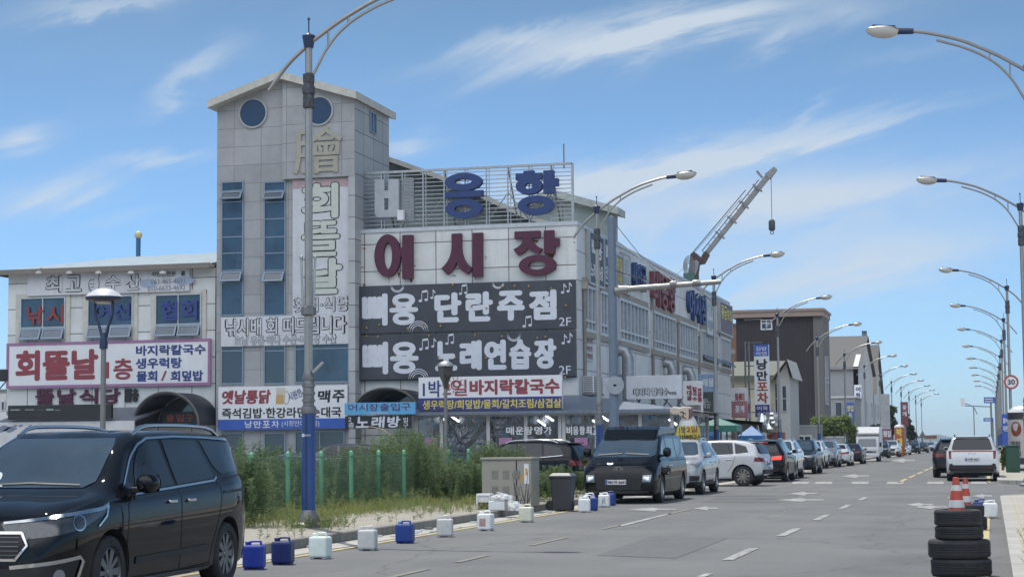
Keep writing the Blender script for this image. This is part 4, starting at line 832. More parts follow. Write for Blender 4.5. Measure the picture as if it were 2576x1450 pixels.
# ---------------------------------------------------------------- seafood stall with clear plastic front
M_PLAST = bpy.data.materials.new('clear_plastic_sheet'); M_PLAST.use_nodes = True
_t = M_PLAST.node_tree; _n = _t.nodes; _l = _t.links; _n.remove(_n['Principled BSDF'])
_tr = _n.new('ShaderNodeBsdfTransparent'); _tr.inputs[0].default_value = (.62, .64, .68, 1); _gl = _n.new('ShaderNodeBsdfGlossy'); _gl.inputs['Roughness'].default_value = .08; _gl.inputs['Color'].default_value = (.9, .92, .95, 1)
_df = _n.new('ShaderNodeBsdfDiffuse'); _df.inputs[0].default_value = (.3, .32, .34, 1)
_mx = _n.new('ShaderNodeMixShader'); _m2 = _n.new('ShaderNodeMixShader'); _m2.inputs[0].default_value = .05; _fr = _n.new('ShaderNodeFresnel'); _fr.inputs[0].default_value = 2.1
_tc = _n.new('ShaderNodeTexCoord'); _mp = _n.new('ShaderNodeMapping'); _mp.inputs['Rotation'].default_value[1] = .6; _mp.inputs['Scale'].default_value = (1.2, 1, .45); _nz = _n.new('ShaderNodeTexNoise'); _nz.inputs['Scale'].default_value = .9; _nz.inputs['Detail'].default_value = 4; _nz.inputs['Distortion'].default_value = 1.6
_bp = _n.new('ShaderNodeBump'); _bp.inputs['Strength'].default_value = 1; _bp.inputs['Distance'].default_value = .35
_l.new(_tc.outputs['Object'], _mp.inputs[0]); _l.new(_mp.outputs[0], _nz.inputs['Vector']); _l.new(_nz.outputs[0], _bp.inputs['Height']); _l.new(_bp.outputs[0], _gl.inputs['Normal']); _l.new(_bp.outputs[0], _fr.inputs['Normal'])
_l.new(_tr.outputs[0], _m2.inputs[1]); _l.new(_df.outputs[0], _m2.inputs[2]); _l.new(_fr.outputs[0], _mx.inputs[0]); _l.new(_m2.outputs[0], _mx.inputs[1]); _l.new(_gl.outputs[0], _mx.inputs[2]); _l.new(_mx.outputs[0], _n['Material Output'].inputs['Surface'])
YC = 72.0
sx0, sx1 = onY(1042, 1040, YC).x, onY(1702, 1040, YC).x; sz = onY(1350, 1036, YC).z
stall = thing('seafood_stall', 'long seafood stall with clear plastic walls on white posts along the hall front', 'stall', ((sx0+sx1)/2, YC, 0))
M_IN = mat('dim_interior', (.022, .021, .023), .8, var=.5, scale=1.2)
M_POSTW = mat('dirty_white_post', (.46, .46, .46), .5, var=.15, stain=.3)
xs = [onY(x, 1080, YC).x for x in (1047, 1110, 1228, 1322, 1408, 1418, 1500, 1610, 1690)]
g = MB()
for x in xs: g.box(x-.07, YC-.03, 0, x+.07, YC+.1, sz-.02)
for x, y in ((sx1, 74.6), (sx1, 77), (sx1, 80)): g.box(x-.07, y-.07, 0, x+.07, y+.07, sz)
g.box(sx0, YC-.025, sz-.14, sx1, YC+.09, sz-.021); g.box(sx1-.06, YC+.1, sz-.14, sx1+.06, 80, sz-.021)
g.build('post', M_POSTW, stall)
g = MB(); g.quad((sx0, YC+.02, .05), (sx1, YC+.02, .05), (sx1, YC+.02, sz-.1), (sx0, YC+.02, sz-.1)); g.quad((sx1-.02, YC+.1, .05), (sx1-.02, 80, .05), (sx1-.02, 80, sz-.1), (sx1-.02, YC+.1, sz-.1)); g.build('plastic_sheet', M_PLAST, stall)
g = MB(); zh = sz+.75
g.add([(sx0-.2, YC-.5, sz), (sx1+.5, YC-.5, sz), (sx1+.5, 80.4, sz), (HX+.02, 80.4, zh), (HX+.02, YA-.08, zh), (sx0-.2, YA-.08, zh)], [(0, 1, 4, 5), (1, 2, 3, 4)])
g.add([(sx0-.2, YC-.5, sz-.06), (sx1+.5, YC-.5, sz-.06), (sx1+.5, 80.4, sz-.06), (HX+.02, 80.4, zh-.06), (HX+.02, YA-.08, zh-.06), (sx0-.2, YA-.08, zh-.06)], [(5, 4, 1, 0), (4, 3, 2, 1)])
g.box(sx0-.2, YC-.52, sz-.07, sx1+.5, YC-.5, sz+.06); g.build('roof', mat('navy_grey_stall_roof', (.13, .16, .21), .45, var=.25), stall)
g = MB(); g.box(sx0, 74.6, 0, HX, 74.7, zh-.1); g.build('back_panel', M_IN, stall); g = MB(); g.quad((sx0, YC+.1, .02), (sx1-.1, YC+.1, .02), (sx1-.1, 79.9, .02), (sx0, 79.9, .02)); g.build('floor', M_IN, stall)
M_LAMP = mat('lit_tube_lamp', (.8, .8, .8), .5, var=0, emit=(.95, .98, 1), est=5)
for i, (px, py) in enumerate(((1145, 1052), (1362, 1062), (1382, 1050), (1500, 1062), (1692, 1060), (1112, 1050), (1520, 1050))):
    p = onY(px, py, YC+.5); t = thing('tube_lamp', 'lit lamp hanging inside the clear plastic stall, %s' % ['left of its middle', 'near its middle lettering', 'just above the middle lettering', 'left of the camper van roof', 'at its right end', 'above the park lamp', 'behind the grey traffic pole'][i], 'lamp', tuple(p), 'lit lamps inside the stall')
    g = MB(); g.bar((p.x-.16, p.y, p.z+.1), (p.x+.16, p.y, p.z-.12), .07); g.build('tube', M_LAMP, t); g = MB(); g.bar((p.x, p.y, p.z+.03), (p.x, p.y, sz+.15), .02); g.build('cord', M_DARK, t)
for i, px in enumerate((1075, 1098, 1165, 1200, 1262, 1345, 1370, 1430, 1450)):
    p = onY(px, 1055, YC+.9); t = thing('float_lamp', 'white round float hanging inside the stall, %s' % ['leftmost of the row', 'second from the left', 'right of the park lamp', 'fourth from the left', 'above the pink sticker', 'left of the middle lamp', 'right of the middle lamp', 'first behind the right hand panes', 'farthest right of the row'][i], 'float', tuple(p), 'white floats hanging in the stall')
    g = MB(); g.lathe([(.01, -.2)]+[(.2*math.cos(a), .2*math.sin(a)) for a in (R(-75+15*k) for k in range(11))]+[(.01, .2)], 16, tuple(p)); g.build('float', M_WHITE, t, smooth=60); g = MB(); g.bar((p.x, p.y, p.z+.19), (p.x, p.y, sz+.2), .015); g.build('cord', M_DARK, t)
for body, rc, lab in (('매운탕명가', zr(Z6, 1296, 755, 1665, 820), 'white letters on the middle plastic panes of the stall'), ('비응항최고', zr(Z6, 1785, 752, 2040, 822), 'white letters on the right hand plastic panes beside the camper van')):
    t = thing('pane_lettering', lab, 'lettering', (onY(rc[0], rc[1], YC).x, YC-.03, onY(rc[0], rc[3], YC).z)); text_row(t, FY(YC-.03), YC, body, rc, M_WHITE, dict(bold=.04, spread=True))
for i, px in enumerate((1085, 1272, 1462)):
    a, b, c, d = rectY(px-16, 1100, px+16, 1131, YC); t = thing('pink_notice', 'pink lettered notice on the stall panes, %s' % ['left of the park lamp', 'left of the middle lettering', 'beside the camper van'][i], 'notice', (a, YC, b), 'pink notices on the stall')
    g = MB(); g.box(a, YC-.05, b+(d-b)*.4, c, YC-.035, d); g.build('notice', M_PINKS, t); g = MB()
    for k in range(3): g.box(a+.05, YC-.054, b+(d-b)*(.5+.17*k), c-.05, YC-.051, b+(d-b)*(.52+.17*k))
    g.build('printed_line', M_DARK, t); g = MB(); put_text(g, '신장개업', FY(YC-.05), a-.1, b, c+.1, b+(d-b)*.34, bold=.03); g.build('lettering', mat('pink_lettering', (.4, .12, .22), .6), t)
# white noodle sign above the stall, beside the road
t, rc, fr = board('sign_board', 'faded white noodle sign with outlined letters standing on the stall roof beside the road', (1577, 944, 1716, 1003), 78, M_OLDW, thick=.2, rows=[('바지락 칼국수', (1596, 976, 1680, 994), M_OLDW, dict(bold=.035, outline=(M_BLK, .07))), ('전문점', (1683, 984, 1702, 992), M_BLK, dict(bold=.02))])
g = MB()
for k in range(9): x = rc[0]+(rc[2]-rc[0])*k/8; g.bar((x, 78.1, rc[1]+.1), (x+(.6 if k % 2 else -.5), 78.5, sz), .05)
g.build('support', M_STEELD, t)
t, rc, fr = board('sign_board', 'white restaurant banner with red vertical writing over a food photo beside the side wall', (1719, 958, 1768, 1048), 86, M_WHITE, thick=.15, rows=[('박\n대\n골', (1728, 968, 1740, 1006), M_RED, dict(bold=.02)), ('칼\n국\n수', (1742, 972, 1753, 1008), M_RED, dict(bold=.02)), ('전\n문\n점', (1755, 975, 1765, 1010), M_RED, dict(bold=.02))])
a, b, c, d = rectY(1724, 1018, 1764, 1046, 86); g = MB(); g.box(a, 85.84, b, c, 85.849, d); g.build('food_photo', mat('food_photo_print', (.24, .21, .19), .5, var=.7, scale=4), t)
for (rc_, Y, face, lab, txt, tm) in (
        ((1757, 940, 1805, 985), 92, mat('blue_menu_face', (.20, .27, .40), .5, var=.5, scale=2.5), 'blue picture sign on the side wall beyond the white banner', '해물', M_WLET),
        ((1757, 985, 1795, 1045), 95, mat('dark_green_board', (.05, .065, .06), .6, var=.3), 'dark green chalk board hung under the side wall sign', '메뉴', M_STEEL),
        ((1840, 975, 1880, 1025), 110, M_OLDW, 'white notice with red writing at the end of the hall', '회센터', M_RED),
        ((1840, 1008, 1880, 1050), 109, mat('pinkish_food_panel', (.30, .14, .16), .6, var=.5, scale=3), 'pink food panel low at the end of the hall', '꽃게', M_WLET),
        ((1873, 1000, 1889, 1052), 113, mat('grey_menu_panel', (.30, .30, .33), .6, var=.4, scale=4), 'narrow grey menu panel beside the vertical sign posts', '찜', M_RED)):
    board('sign_board', lab, rc_, Y, face, thick=.12, rows=[(txt, (rc_[0]*.8+rc_[2]*.2, rc_[1]*.75+rc_[3]*.25, rc_[0]*.2+rc_[2]*.8, rc_[1]*.3+rc_[3]*.7), tm, dict(bold=.03))])
# shops beyond the stall along the road: dark fronts under the wall
shop = thing('roadside_shop', 'dark row of shop fronts under the side wall beyond the plastic stall', 'shop', (HX+1.2, 100, 0))
g = MB(); g.box(HX+.02, 82, 0, HX+2.2, 118, 2.7); g.build('front_wall', mat('brown_shop_front', (.075, .065, .06), .7, var=.5, scale=.8), shop)
g = MB()
for k in range(15): y = 82.6+k*2.35; MB().box(HX+2.2, y, .3, HX+2.23, y+1.6, 2.2).build('window', M_GLASS, shop); g = MB(); g.box(HX+.02, 81.9, 2.7, HX+2.6, 118.1, 2.86); g.build('roof', M_STEELD, shop)
def parasol(name, label, px, py, Y, wpx, m, slope=.5):
    p = onY(px, py, Y); w = onY(px+wpx/2, py, Y).x-p.x; t = thing(name, label, 'canopy', (p.x, Y, 0))
    g = MB(); g.add([(p.x-w, Y-w, p.z-slope), (p.x+w, Y-w, p.z-slope), (p.x+w, Y+w, p.z-slope), (p.x-w, Y+w, p.z-slope), (p.x, Y, p.z)], [(0, 1, 4), (1, 2, 4), (2, 3, 4), (3, 0, 4)])
    g.add([(p.x-w, Y-w, p.z-slope), (p.x+w, Y-w, p.z-slope), (p.x+w, Y+w, p.z-slope), (p.x-w, Y+w, p.z-slope), (p.x-w, Y-w, p.z-slope-.3), (p.x+w, Y-w, p.z-slope-.3), (p.x+w, Y+w, p.z-slope-.3), (p.x-w, Y+w, p.z-slope-.3)], [(0, 4, 5, 1), (1, 5, 6, 2), (2, 6, 7, 3), (3, 7, 4, 0)])
    g.build('canopy_cloth', m, t)
    for i, j in ((-1, -1), (1, -1), (1, 1), (-1, 1)): MB().tube([(p.x+i*w*.96, Y+j*w*.96, 0), (p.x+i*w*.96, Y+j*w*.96, p.z-slope-.02)], .035, 6).build('post', M_STEELD, t)
parasol('tent_canopy', 'blue pointed tent canopy beside the row of shops', 1890, 1070, 104, 62, mat('blue_tarpaulin', (.02, .15, .40), .5, var=.15), .55)
parasol('tent_canopy', 'green awning tent beside the second lamp post beyond the stall', 1806, 1050, 90, 105, mat('green_tarpaulin', (.03, .17, .14), .5, var=.15), .38)
t = thing('clutter_crate', 'orange crate stack in the shade of the blue tent', 'crate', (onY(1868, 1090, 114).x, 114, 0)); x = t.location.x; MB().box(x-.7, 113.5, 0, x+.7, 114.3, 1.8).build('crate', mat('orange_crate', (.42, .15, .05), .6, var=.2), t, bevel=.03); MB().box(x-.72, 113.46, .85, x+.72, 113.49, .95).build('rim', M_DARK, t)
t = thing('clutter_crate', 'reddish brown cabinet with a blue panel beside the silver balloons', 'cabinet', (onY(1952, 1090, 118).x, 118, 0)); x = t.location.x; MB().box(x-.55, 117.5, 0, x+.55, 118.3, 2.2).build('box', mat('brick_red_paint', (.30, .11, .07), .6, var=.2), t); MB().box(x-.3, 117.46, 1.2, x+.4, 117.49, 1.7).build('blue_panel', M_BLUE, t)
# yellow sign with the pointing hand
Yh = 62.5
t = thing('inflatable_sign', 'yellow rounded inflatable shop sign topped by a cream hand pointing left', 'sign', (onY(1730, 1100, Yh).x, Yh, 0))
a, b, c, d = rectY(1700, 1068, 1762, 1112, Yh); cx = (a+c)/2; rr_ = (c-a)/2
g = MB(); g.lathe([(rr_*.9, 0), (rr_, .1), (rr_, d-.35), (rr_*.93, d-.12), (rr_*.75, d), (rr_*.55, d+.12), (.02, d+.2)], 28, (cx, Yh, 0), sc=(1, .75)); g.build('body', mat('yellow_vinyl', (.62, .50, .06), .4, var=.08), t, smooth=50)
g = MB(); g.lathe([(rr_*.78, d-.02), (rr_*.66, d+.13), (rr_*.55, d+.22), (rr_*.4, d+.3), (.02, d+.32)], 24, (cx, Yh, 0), sc=(1, .75)); g.build('cap', mat('white_vinyl', (.62, .62, .62), .4), t, smooth=50)
fy = FY(Yh-rr_*.75-.01); g = MB(); r = rectY(1706, 1070, 1722, 1092, Yh-.5); put_text(g, '1박', fy, *r, bold=.02); g.build('lettering', M_NAVYT, t); g = MB(); r = rectY(1724, 1070, 1752, 1086, Yh-.5); put_text(g, '2일', fy, *r, bold=.03); g.build('lettering', M_RED, t); g = MB(); r = rectY(1702, 1092, 1760, 1110, Yh-.5); put_text(g, '바지락칼국수', fy, *r, bold=.03); g.build('lettering', M_BLK, t)
ZH = zc(2600, 1350, 3.624)
hp = [(75, 905), (100, 880), (150, 876), (200, 886), (260, 874), (320, 876), (345, 880), (348, 960), (345, 1030), (330, 1045), (260, 1042), (235, 1010), (215, 985), (190, 965), (110, 968), (78, 945)]
g = MB(); g.prism([zz(ZH, *p, Yh) for p in hp], FY(Yh-.22), .44); hnd = g.build('pointing_hand', mat('cream_vinyl', (.58, .47, .38), .45, var=.06), t, bevel=.08, seg=3)
cxy = (230, 955); g = MB(); g.prism([zz(ZH, cxy[0]+(p[0]-cxy[0])*1.09+12, cxy[1]+(p[1]-cxy[1])*1.2, Yh) for p in hp], FY(Yh-.1), .24); g.build('white_edge', mat('white_vinyl', (.62, .62, .62), .4), hnd, bevel=.05)
g = MB(); g.prism([zz(ZH, *p, Yh) for p in ((365, 885), (385, 885), (395, 950), (385, 1015), (365, 1015), (375, 950))], FY(Yh-.235), .1); g.build('red_cuff', M_RED, hnd)
g = MB()
for (p, q) in (((205, 940), (245, 930)), ((245, 930), (250, 985)), ((215, 985), (260, 1000)), ((240, 1010), (290, 1020)), ((250, 945), (290, 960)), ((338, 890), (340, 1030))):
    a = zz(ZH, *p, Yh-.22); b = zz(ZH, *q, Yh-.22); g.bar((a[0], Yh-.232, a[1]), (b[0], Yh-.232, b[1]), .02)
g.build('finger_line', M_BLK, hnd)

# ---------------------------------------------------------------- crane behind the hall
YK = 150; K = lambda x, y, dy=0: onY(x, y, YK+dy)
t = thing('harbour_crane', 'white lattice boomed harbour crane with rusty cab rising behind the hall', 'crane', (K(1738, 690).x, YK, 0))
M_CRW = mat('white_crane_paint', (.24, .245, .25), .5, var=.2, stain=.35, stain_col=(.25, .16, .1), streak=(2, 2, 2)); M_CRB = mat('red_brown_crane_paint', (.065, .035, .034), .6, var=.4, scale=1.5)
b0, b1 = K(1762, 655), K(1930, 445); g = MB()
def taper(g, p, q, w0, w1, h0, h1):
    d = (q-p).normalized(); up = d.cross(Vector((0, 1, 0))).normalized(); s = Vector((0, 1, 0))
    vs = [o+s*i*w/2+up*j*h/2 for o, w, h in ((p, w0, h0), (q, w1, h1)) for i, j in ((-1, -1), (1, -1), (1, 1), (-1, 1))]
    g.add(vs, [(0, 3, 2, 1), (4, 5, 6, 7), (0, 1, 5, 4), (1, 2, 6, 5), (2, 3, 7, 6), (3, 0, 4, 7)])
taper(g, b0, b1, .5, .4, .32, .42); taper(g, b1, b1+(b1-b0).normalized()*.7+Vector((.25, 0, .15)), .6, .4, .6, .35)
g.bar(K(1917, 447), K(1903, 430), .12, .2); g.build('boom', M_CRW, t)
g = MB(); up = (b1-b0).normalized().cross(Vector((0, 1, 0))).normalized(); sgn = -1 if up.x > 0 else 1
o2 = up*sgn*.42
for k in range(10):
    f = .08+k*.085; p = b0.lerp(b1, f)+o2; q = b0.lerp(b1, f+.085)+o2; g.bar(p, q, .08); g.bar(p, p-o2*.5, .07)
for f in (.3, .48, .66, .86): p = b0.lerp(b1, f); g.bar(p+o2*1.2+Vector((0, -.3, 0)), p-o2*1.1+Vector((0, -.3, 0)), .16)
g.build('boom_ladder', mat('dark_grey_crane_paint', (.2, .19, .19), .6), t)
g = MB()
for e in (0, .12): g.tube([K(1737, 640)+Vector((0, e, 0)), b0.lerp(b1, .78)+o2*1.8+Vector((0, e, 0))], .025, 5)
g.tube([K(1939, 450), K(1941, 552)], .025, 5); g.tube([K(1737, 640)+Vector((.15, 0, 0)), b0.lerp(b1, .7)+o2*1.4], .02, 5)
for e in (-.08, .1): g.tube([K(1751, 660)+Vector((e, 0, 0)), K(1752, 720)+Vector((e, 0, 0))], .02, 5)
g.build('cable', M_DARK, t)
g = MB(); p = K(1941, 566); g.lathe([(.05, .5), (.2, .42), (.27, .3), (.27, -.35), (.2, -.45), (.05, -.5)], 14, tuple(p)); g.tube([p+Vector((.13*math.sin(a), 0, -.62-.13*math.cos(a)+.0)) for a in [R(k*30) for k in range(-5, 6)]], .035, 6); g.build('hook_block', mat('dark_hook_block', (.05, .06, .065), .6), t, smooth=45)
g = MB(); g.prism([zz(lambda x, y: (x, y), *q, YK) for q in ((1733, 700), (1740, 640), (1748, 634), (1768, 652), (1770, 640), (1778, 632), (1782, 640), (1770, 662), (1757, 664), (1752, 702))], FY(YK-.8), 1.6); g.build('slewing_house', M_CRB, t, bevel=.05)
g = MB(); g.prism([zz(lambda x, y: (x, y), *q, YK) for q in ((1736, 695), (1738, 662), (1756, 655), (1762, 662), (1753, 694))], FY(YK-.86), .1); g.build('winch_housing', M_CRW, t)
g = MB(); p = K(1737, 672); 
for k in range(5): g.ring((p.x, p.z), (.5-.08*k, .9-.15*k), (.44-.08*k, .82-.15*k), FY(YK-.9-.03*k), .05, 14)
g.build('winch_drum', M_STEELD, t)
g = MB(); q0, q1 = K(1725, 690), K(1752, 725); g.box(q0.x, YK-1.4, 0, q1.x, YK+1.4, q0.z); g.build('pedestal', mat('green_crane_base', (.06, .12, .11), .6, var=.4), t)

# ---------------------------------------------------------------- buildings farther along the street
def far_box(name, label, rect, Y, depth, m, z0=0):
    a, b, c, d = rectY(*rect, Y); t = thing(name, label, 'building', ((a+c)/2, Y, 0)); g = MB(); g.box(a, Y, z0, c, Y+depth, d); g.build('wall', m, t); return t, (a, 0, c, d)
M_BROWN = panel_mat('dark_brown_brick', (.028, .022, .027), .3, .1, 'x', seam=(.07, .06, .06), sw=.008, var=.15, rough=.8, stain=.15)
t, r = far_box('brown_building', 'tall dark brown brick building with a beige cornice and one high window', (1853, 797, 2068, 1075), 150, 6, M_BROWN)
zt = r[3]; xs_ = onY(2047, 900, 150).x
M_BEIG = mat('beige_stone', (.14, .133, .128), .7, var=.12); g = MB(); g.box(xs_, 149.85, 0, r[2]+.12, 156, zt-.02); g.build('corner_strip', M_BEIG, t)
g = MB(); g.box(r[0]-.3, 149.5, zt, r[2]+.2, 156.3, zt+.55); g.box(r[0]-.4, 149.4, zt+.42, r[2]+.3, 156.4, zt+.62); g.build('cornice', mat('brown_cornice', (.30, .22, .19), .6, var=.15), t)
a, b, c, d = rectY(1913, 803, 1942, 829, 150); window(t, FY(150), a, b, c, d, (.5,), (.65,), M_WHITE, M_GLASSB, w=.1)
for yy_ in (930, 985):
    q = onX(2072, yy_, r[2]+.12); window(t, FX(r[2]+.12), q.y+1, q.z-1, q.y+3.5, q.z+1.2, (.5,), (), M_FRAMEW, M_GLASS)
t, r = far_box('orange_building', 'orange brown building peeping out behind the hall end', (1838, 820, 1856, 1000), 158, 10, mat('orange_brown_wall', (.32, .17, .12), .7, var=.1)); MB().box(r[0], 157.9, r[3]-.0, r[2], 168, r[3]+.25).build('parapet', M_BEIG, t)
# cream house with green roof
M_CREAM = mat('cream_render', (.52, .50, .38), .7, var=.1, stain=.2); M_GROOF = mat('sage_green_roof', (.10, .115, .09), .6, var=.1, stain=.1)
Yc = 128; a, b, c, d = rectY(1836, 945, 1962, 1110, Yc); t = thing('cream_house', 'cream house with a sage green roof in front of the brown building', 'house', ((a+c)/2, Yc, 0))
g = MB(); g.box(a-2, Yc, 0, c, Yc+9, d); g.build('wall', M_CREAM, t); zr_ = onY(1900, 905, Yc+2).z; g = MB()
e = onY(1972, 905, Yc).x; g.add([(a-2.3, Yc-.5, d), (e-.4, Yc-.5, d), (e, Yc+4, zr_), (a-2.3, Yc+4, zr_), (a-2.3, Yc+9.5, d), (e, Yc+9.5, d)], [(0, 1, 2, 3), (3, 2, 5, 4), (1, 5, 2)]); g.box(a-2.3, Yc-.55, d-.3, e-.4, Yc-.5, d+.02); g.build('roof', M_GROOF, t)
a2, b2, c2, d2 = rectY(1962, 948, 1987, 1105, Yc-1); g = MB(); zg = onY(1980, 912, Yc-1).z; g.prism([(a2-.2, 0), (c2, 0), (c2, d2), (c2-.2, zg), (a2-.2, d2)], FY(Yc-1), 6); g.build('side_wing', mat('pale_grey_render', (.42, .43, .42), .7, var=.1), t)
g = MB(); g.add([(a2-.5, Yc-1.6, d2-.1), (c2-.1, Yc-1.6, zg+.25), (c2-.1, Yc+5, zg+.25), (a2-.5, Yc+5, d2-.1), (c2+.3, Yc-1.6, d2-.1), (c2+.3, Yc+5, d2-.1)], [(0, 1, 2, 3), (1, 4, 5, 2)]); g.build('wing_roof', M_TRIM, t)
for x0, x1, y0, y1 in ((1900, 1918, 962, 1030), (1944, 1958, 962, 1040), (1966, 1980, 968, 1035)): aa, bb, cc, dd = rectY(x0, y0, x1, y1, Yc-1); window(t, FY(Yc-1 if x0 > 1960 else Yc), aa, bb, cc, dd, (), (.5,), M_FRAMEW, M_GLASS)
# vertical sign
Yv = 118; a, b, c, d = rectY(1898, 866, 1935, 1048, Yv); t = thing('vertical_sign', 'tall vertical white shop sign with blue top on steel posts', 'sign', ((a+c)/2, Yv, 0))
g = MB(); g.box(a, Yv-.15, b, c, Yv+.15, d); g.build('board', M_WHITE, t); fr = FY(Yv-.15)
for q0, q1, m in ((0, .16, M_BLUE), (.83, 1, mat('navy_band', (.035, .04, .20), .5))): MB().box(a+.01, Yv-.158, d-(d-b)*q1, c-.01, Yv-.149, d-(d-b)*q0).build('colour_band', m, t)
h = d-b; wv = c-a
for ch, f0, f1, m in (('낭', .2, .35, M_BLK), ('만', .365, .50, M_BLK), ('포', .52, .64, mat('rust_red_lettering', (.33, .07, .04), .5)), ('차', .66, .81, mat('rust_red_lettering', (.33, .07, .04), .5))): g = MB(); put_text(g, ch, fr, a+wv*.16, d-h*f1, c-wv*.1, d-h*f0, bold=.05); g.build('lettering', m, t)
for tx, f0, f1 in (('김밥', .03, .085), ('라면', .10, .15), ('어묵', .85, .91), ('순대', .93, .98)): g = MB(); put_text(g, tx, fr, a+wv*.12, d-h*f1, c-wv*.12, d-h*f0, bold=.03, lift=.014); g.build('lettering', M_WLET, t)
for px in (1873, 1882): p = onY(px, 860, Yv+.6); MB().tube([(p.x, Yv+.6, 0), (p.x, Yv+.6, onY(px, 858, Yv+.6).z)], .07, 6).build('post', M_STEELD, t)
for k in range(6): z = 2+k*1.5; p0, p1 = onY(1873, 900, Yv+.6).x, (a+c)/2; MB().bar((p0, Yv+.6, z), (p1, Yv+.3, z), .06).build('bracket', M_STEELD, t)
# container office
t, r = far_box('site_cabin', 'low grey site cabin with a white framed window behind the parked cars', (1985, 1071, 2062, 1120), 136, 5, mat('grey_cabin_steel', (.30, .31, .32), .6, var=.1, stain=.2)); a, b, c, d = rectY(2003, 1093, 2042, 1112, 136); window(t, FY(136), a, b, c, d, (.5,), (), M_WHITE, M_GLASS, w=.12); g = MB(); n = 22
for k in range(n): x = r[0]+(r[2]-r[0])*(k+.5)/n; g.box(x-.05, 135.95, r[3]-.0, x+.05, 141, r[3]+.08)
g.build('roof', M_FRAMEW, t)
# balloons of silver film
M_SILV = mat('silver_film', (.62, .63, .62), .18, .9, var=.15, scale=6)
for i, (px, py) in enumerate(((1918, 1057), (1924, 1072), (1942, 1040+10), (1946, 1066), (1936, 1075))):
    p = onY(px, py, 117); t = thing('film_bag', 'crumpled silver film bag hung below the vertical sign, %s' % ['topmost left', 'lower left', 'topmost right', 'right in the middle', 'lowest'][i], 'bag', tuple(p), 'silver film bags below the vertical sign')
    vs = MB(); vs.lathe([(.02, -.45)]+[(.42*math.cos(a)*random.uniform(.85, 1.1), .45*math.sin(a)) for a in (R(-70+20*k) for k in range(8))]+[(.05, .5)], 10, tuple(p)); vs.build('bag', M_SILV, t, smooth=25); MB().bar((p.x, 117, p.z+.45), (p.x, 117.3, p.z+.9), .02).build('cord', M_DARK, t)
# grey gabled buildings with white road fronts
M_GROOF2 = mat('slate_grey_roof', (.075, .073, .073), .7, var=.08); M_GWALL = mat('grey_render_far', (.30, .30, .31), .7, var=.08); M_WWALL = mat('white_render_far', (.58, .58, .57), .6, var=.1, stain=.15)
def gabled(label, Xr, Ya, Yb, x0, ze_, zr_):
    t = thing('gabled_building', label, 'building', (Xr, (Ya+Yb)/2, 0)); ym = (Ya+Yb)/2
    g = MB(); g.box(x0, Ya, 0, Xr-.02, Yb, ze_); g.build('wall', M_GWALL, t)
    g = MB(); g.prism([(Ya, 0), (Yb, 0), (Yb, ze_), (ym, zr_), (Ya, ze_)], FX(Xr), .6); g.build('gable_front', M_WWALL, t)
    g = MB(); g.add([(x0, Ya-.5, ze_-.3), (Xr+.4, Ya-.5, ze_-.3), (Xr+.4, ym, zr_+.2), (x0, ym, zr_+.2), (x0, Yb+.5, ze_-.3), (Xr+.4, Yb+.5, ze_-.3)], [(0, 1, 2, 3), (3, 2, 5, 4)]); g.build('roof', M_GROOF2, t)
    for k in range(3):
        for z in (1.2, 4.6): window(t, FX(Xr), Ya+1.2+k*(Yb-Ya-3)/2.4, z, Ya+3.2+k*(Yb-Ya-3)/2.4, z+2.0, (.5,), (), M_FRAMEW, M_GLASS, w=.12)
    return t
Xg = -15.0
y1 = onX(2160, 1000, Xg).y; y2 = onX(2196, 1000, Xg).y; zE = onX(2160, 922, Xg).z; ymid = (y1+y2)/2; zR = onX(2178, 850, Xg).z
t = gabled('grey roofed building with a white gable front facing the road beyond the brown building', Xg, y1, y2, onY(2078, 900, y1).x-2, zE, zR)
y3 = onX(2197.5, 1000, Xg).y; y4 = onX(2216, 1000, Xg).y
t = gabled('farther white gabled building beyond the grey roofed one', Xg, y3, y4, Xg-16, onX(2197, 985, Xg).z, onX(2206, 872, Xg).z)
Yw = onX(2150, 1000, Xg+.8).y
t, rc, fr = board('vertical_sign', 'white vertical fish restaurant sign on the gabled building', (2149, 967, 2167, 1050), y1-4, M_WHITE, thick=.2, rows=[(c, (2152, 972+k*15, 2164, 985+k*15), M_NAVYT, dict(bold=.05)) for k, c in enumerate('어화횟집')])
MB().bar(((rc[0]+rc[2])/2, y1-3.9, 0), ((rc[0]+rc[2])/2, y1-3.9, rc[3]), .2).build('post', M_STEELD, t)
t, rc, fr = board('vertical_sign', 'dark vertical sign standing above the gabled roofs', (2169, 832, 2181, 930), y2-6, mat('dark_blue_black', (.03, .05, .06), .5), thick=.5, rows=[]); MB().bar(((rc[0]+rc[2])/2, y2-5.7, 0), ((rc[0]+rc[2])/2, y2-5.7, rc[3]), .3).build('post', M_STEELD, t)
g = MB()
for k in range(6): z = rc[1]+(rc[3]-rc[1])*(k+.5)/6; g.box(rc[0]+.05, y2-6.52, z-.3, rc[2]-.05, y2-6.5, z+.2)
g.build('panel', mat('faded_teal_panel', (.10, .20, .24), .6, var=.3), t)
t, r = far_box('grey_shed', 'low grey flat roofed building in front of the gabled buildings', (2088, 1000, 2150, 1100), y1-14, 10, M_GWALL); MB().box(r[0]-.2, y1-14.2, r[3], r[2]+.3, y1-3.8, r[3]+.2).build('roof', M_WWALL, t)
a, b, c, d = rectY(2100, 1010, 2118, 1060, y1-14); window(t, FY(y1-14), a, b, c, d, (), (), M_FRAMEW, M_GLASS)
board('sign_board', 'blue and yellow shop panel on the low grey building', (2127, 1012, 2148, 1062), y1-14.2, M_BLUE, thick=.1, rows=[('영업', (2130, 1018, 2146, 1034), M_YLET, dict(bold=.03)), ('중', (2134, 1038, 2143, 1055), M_YLET, dict(bold=.03))])
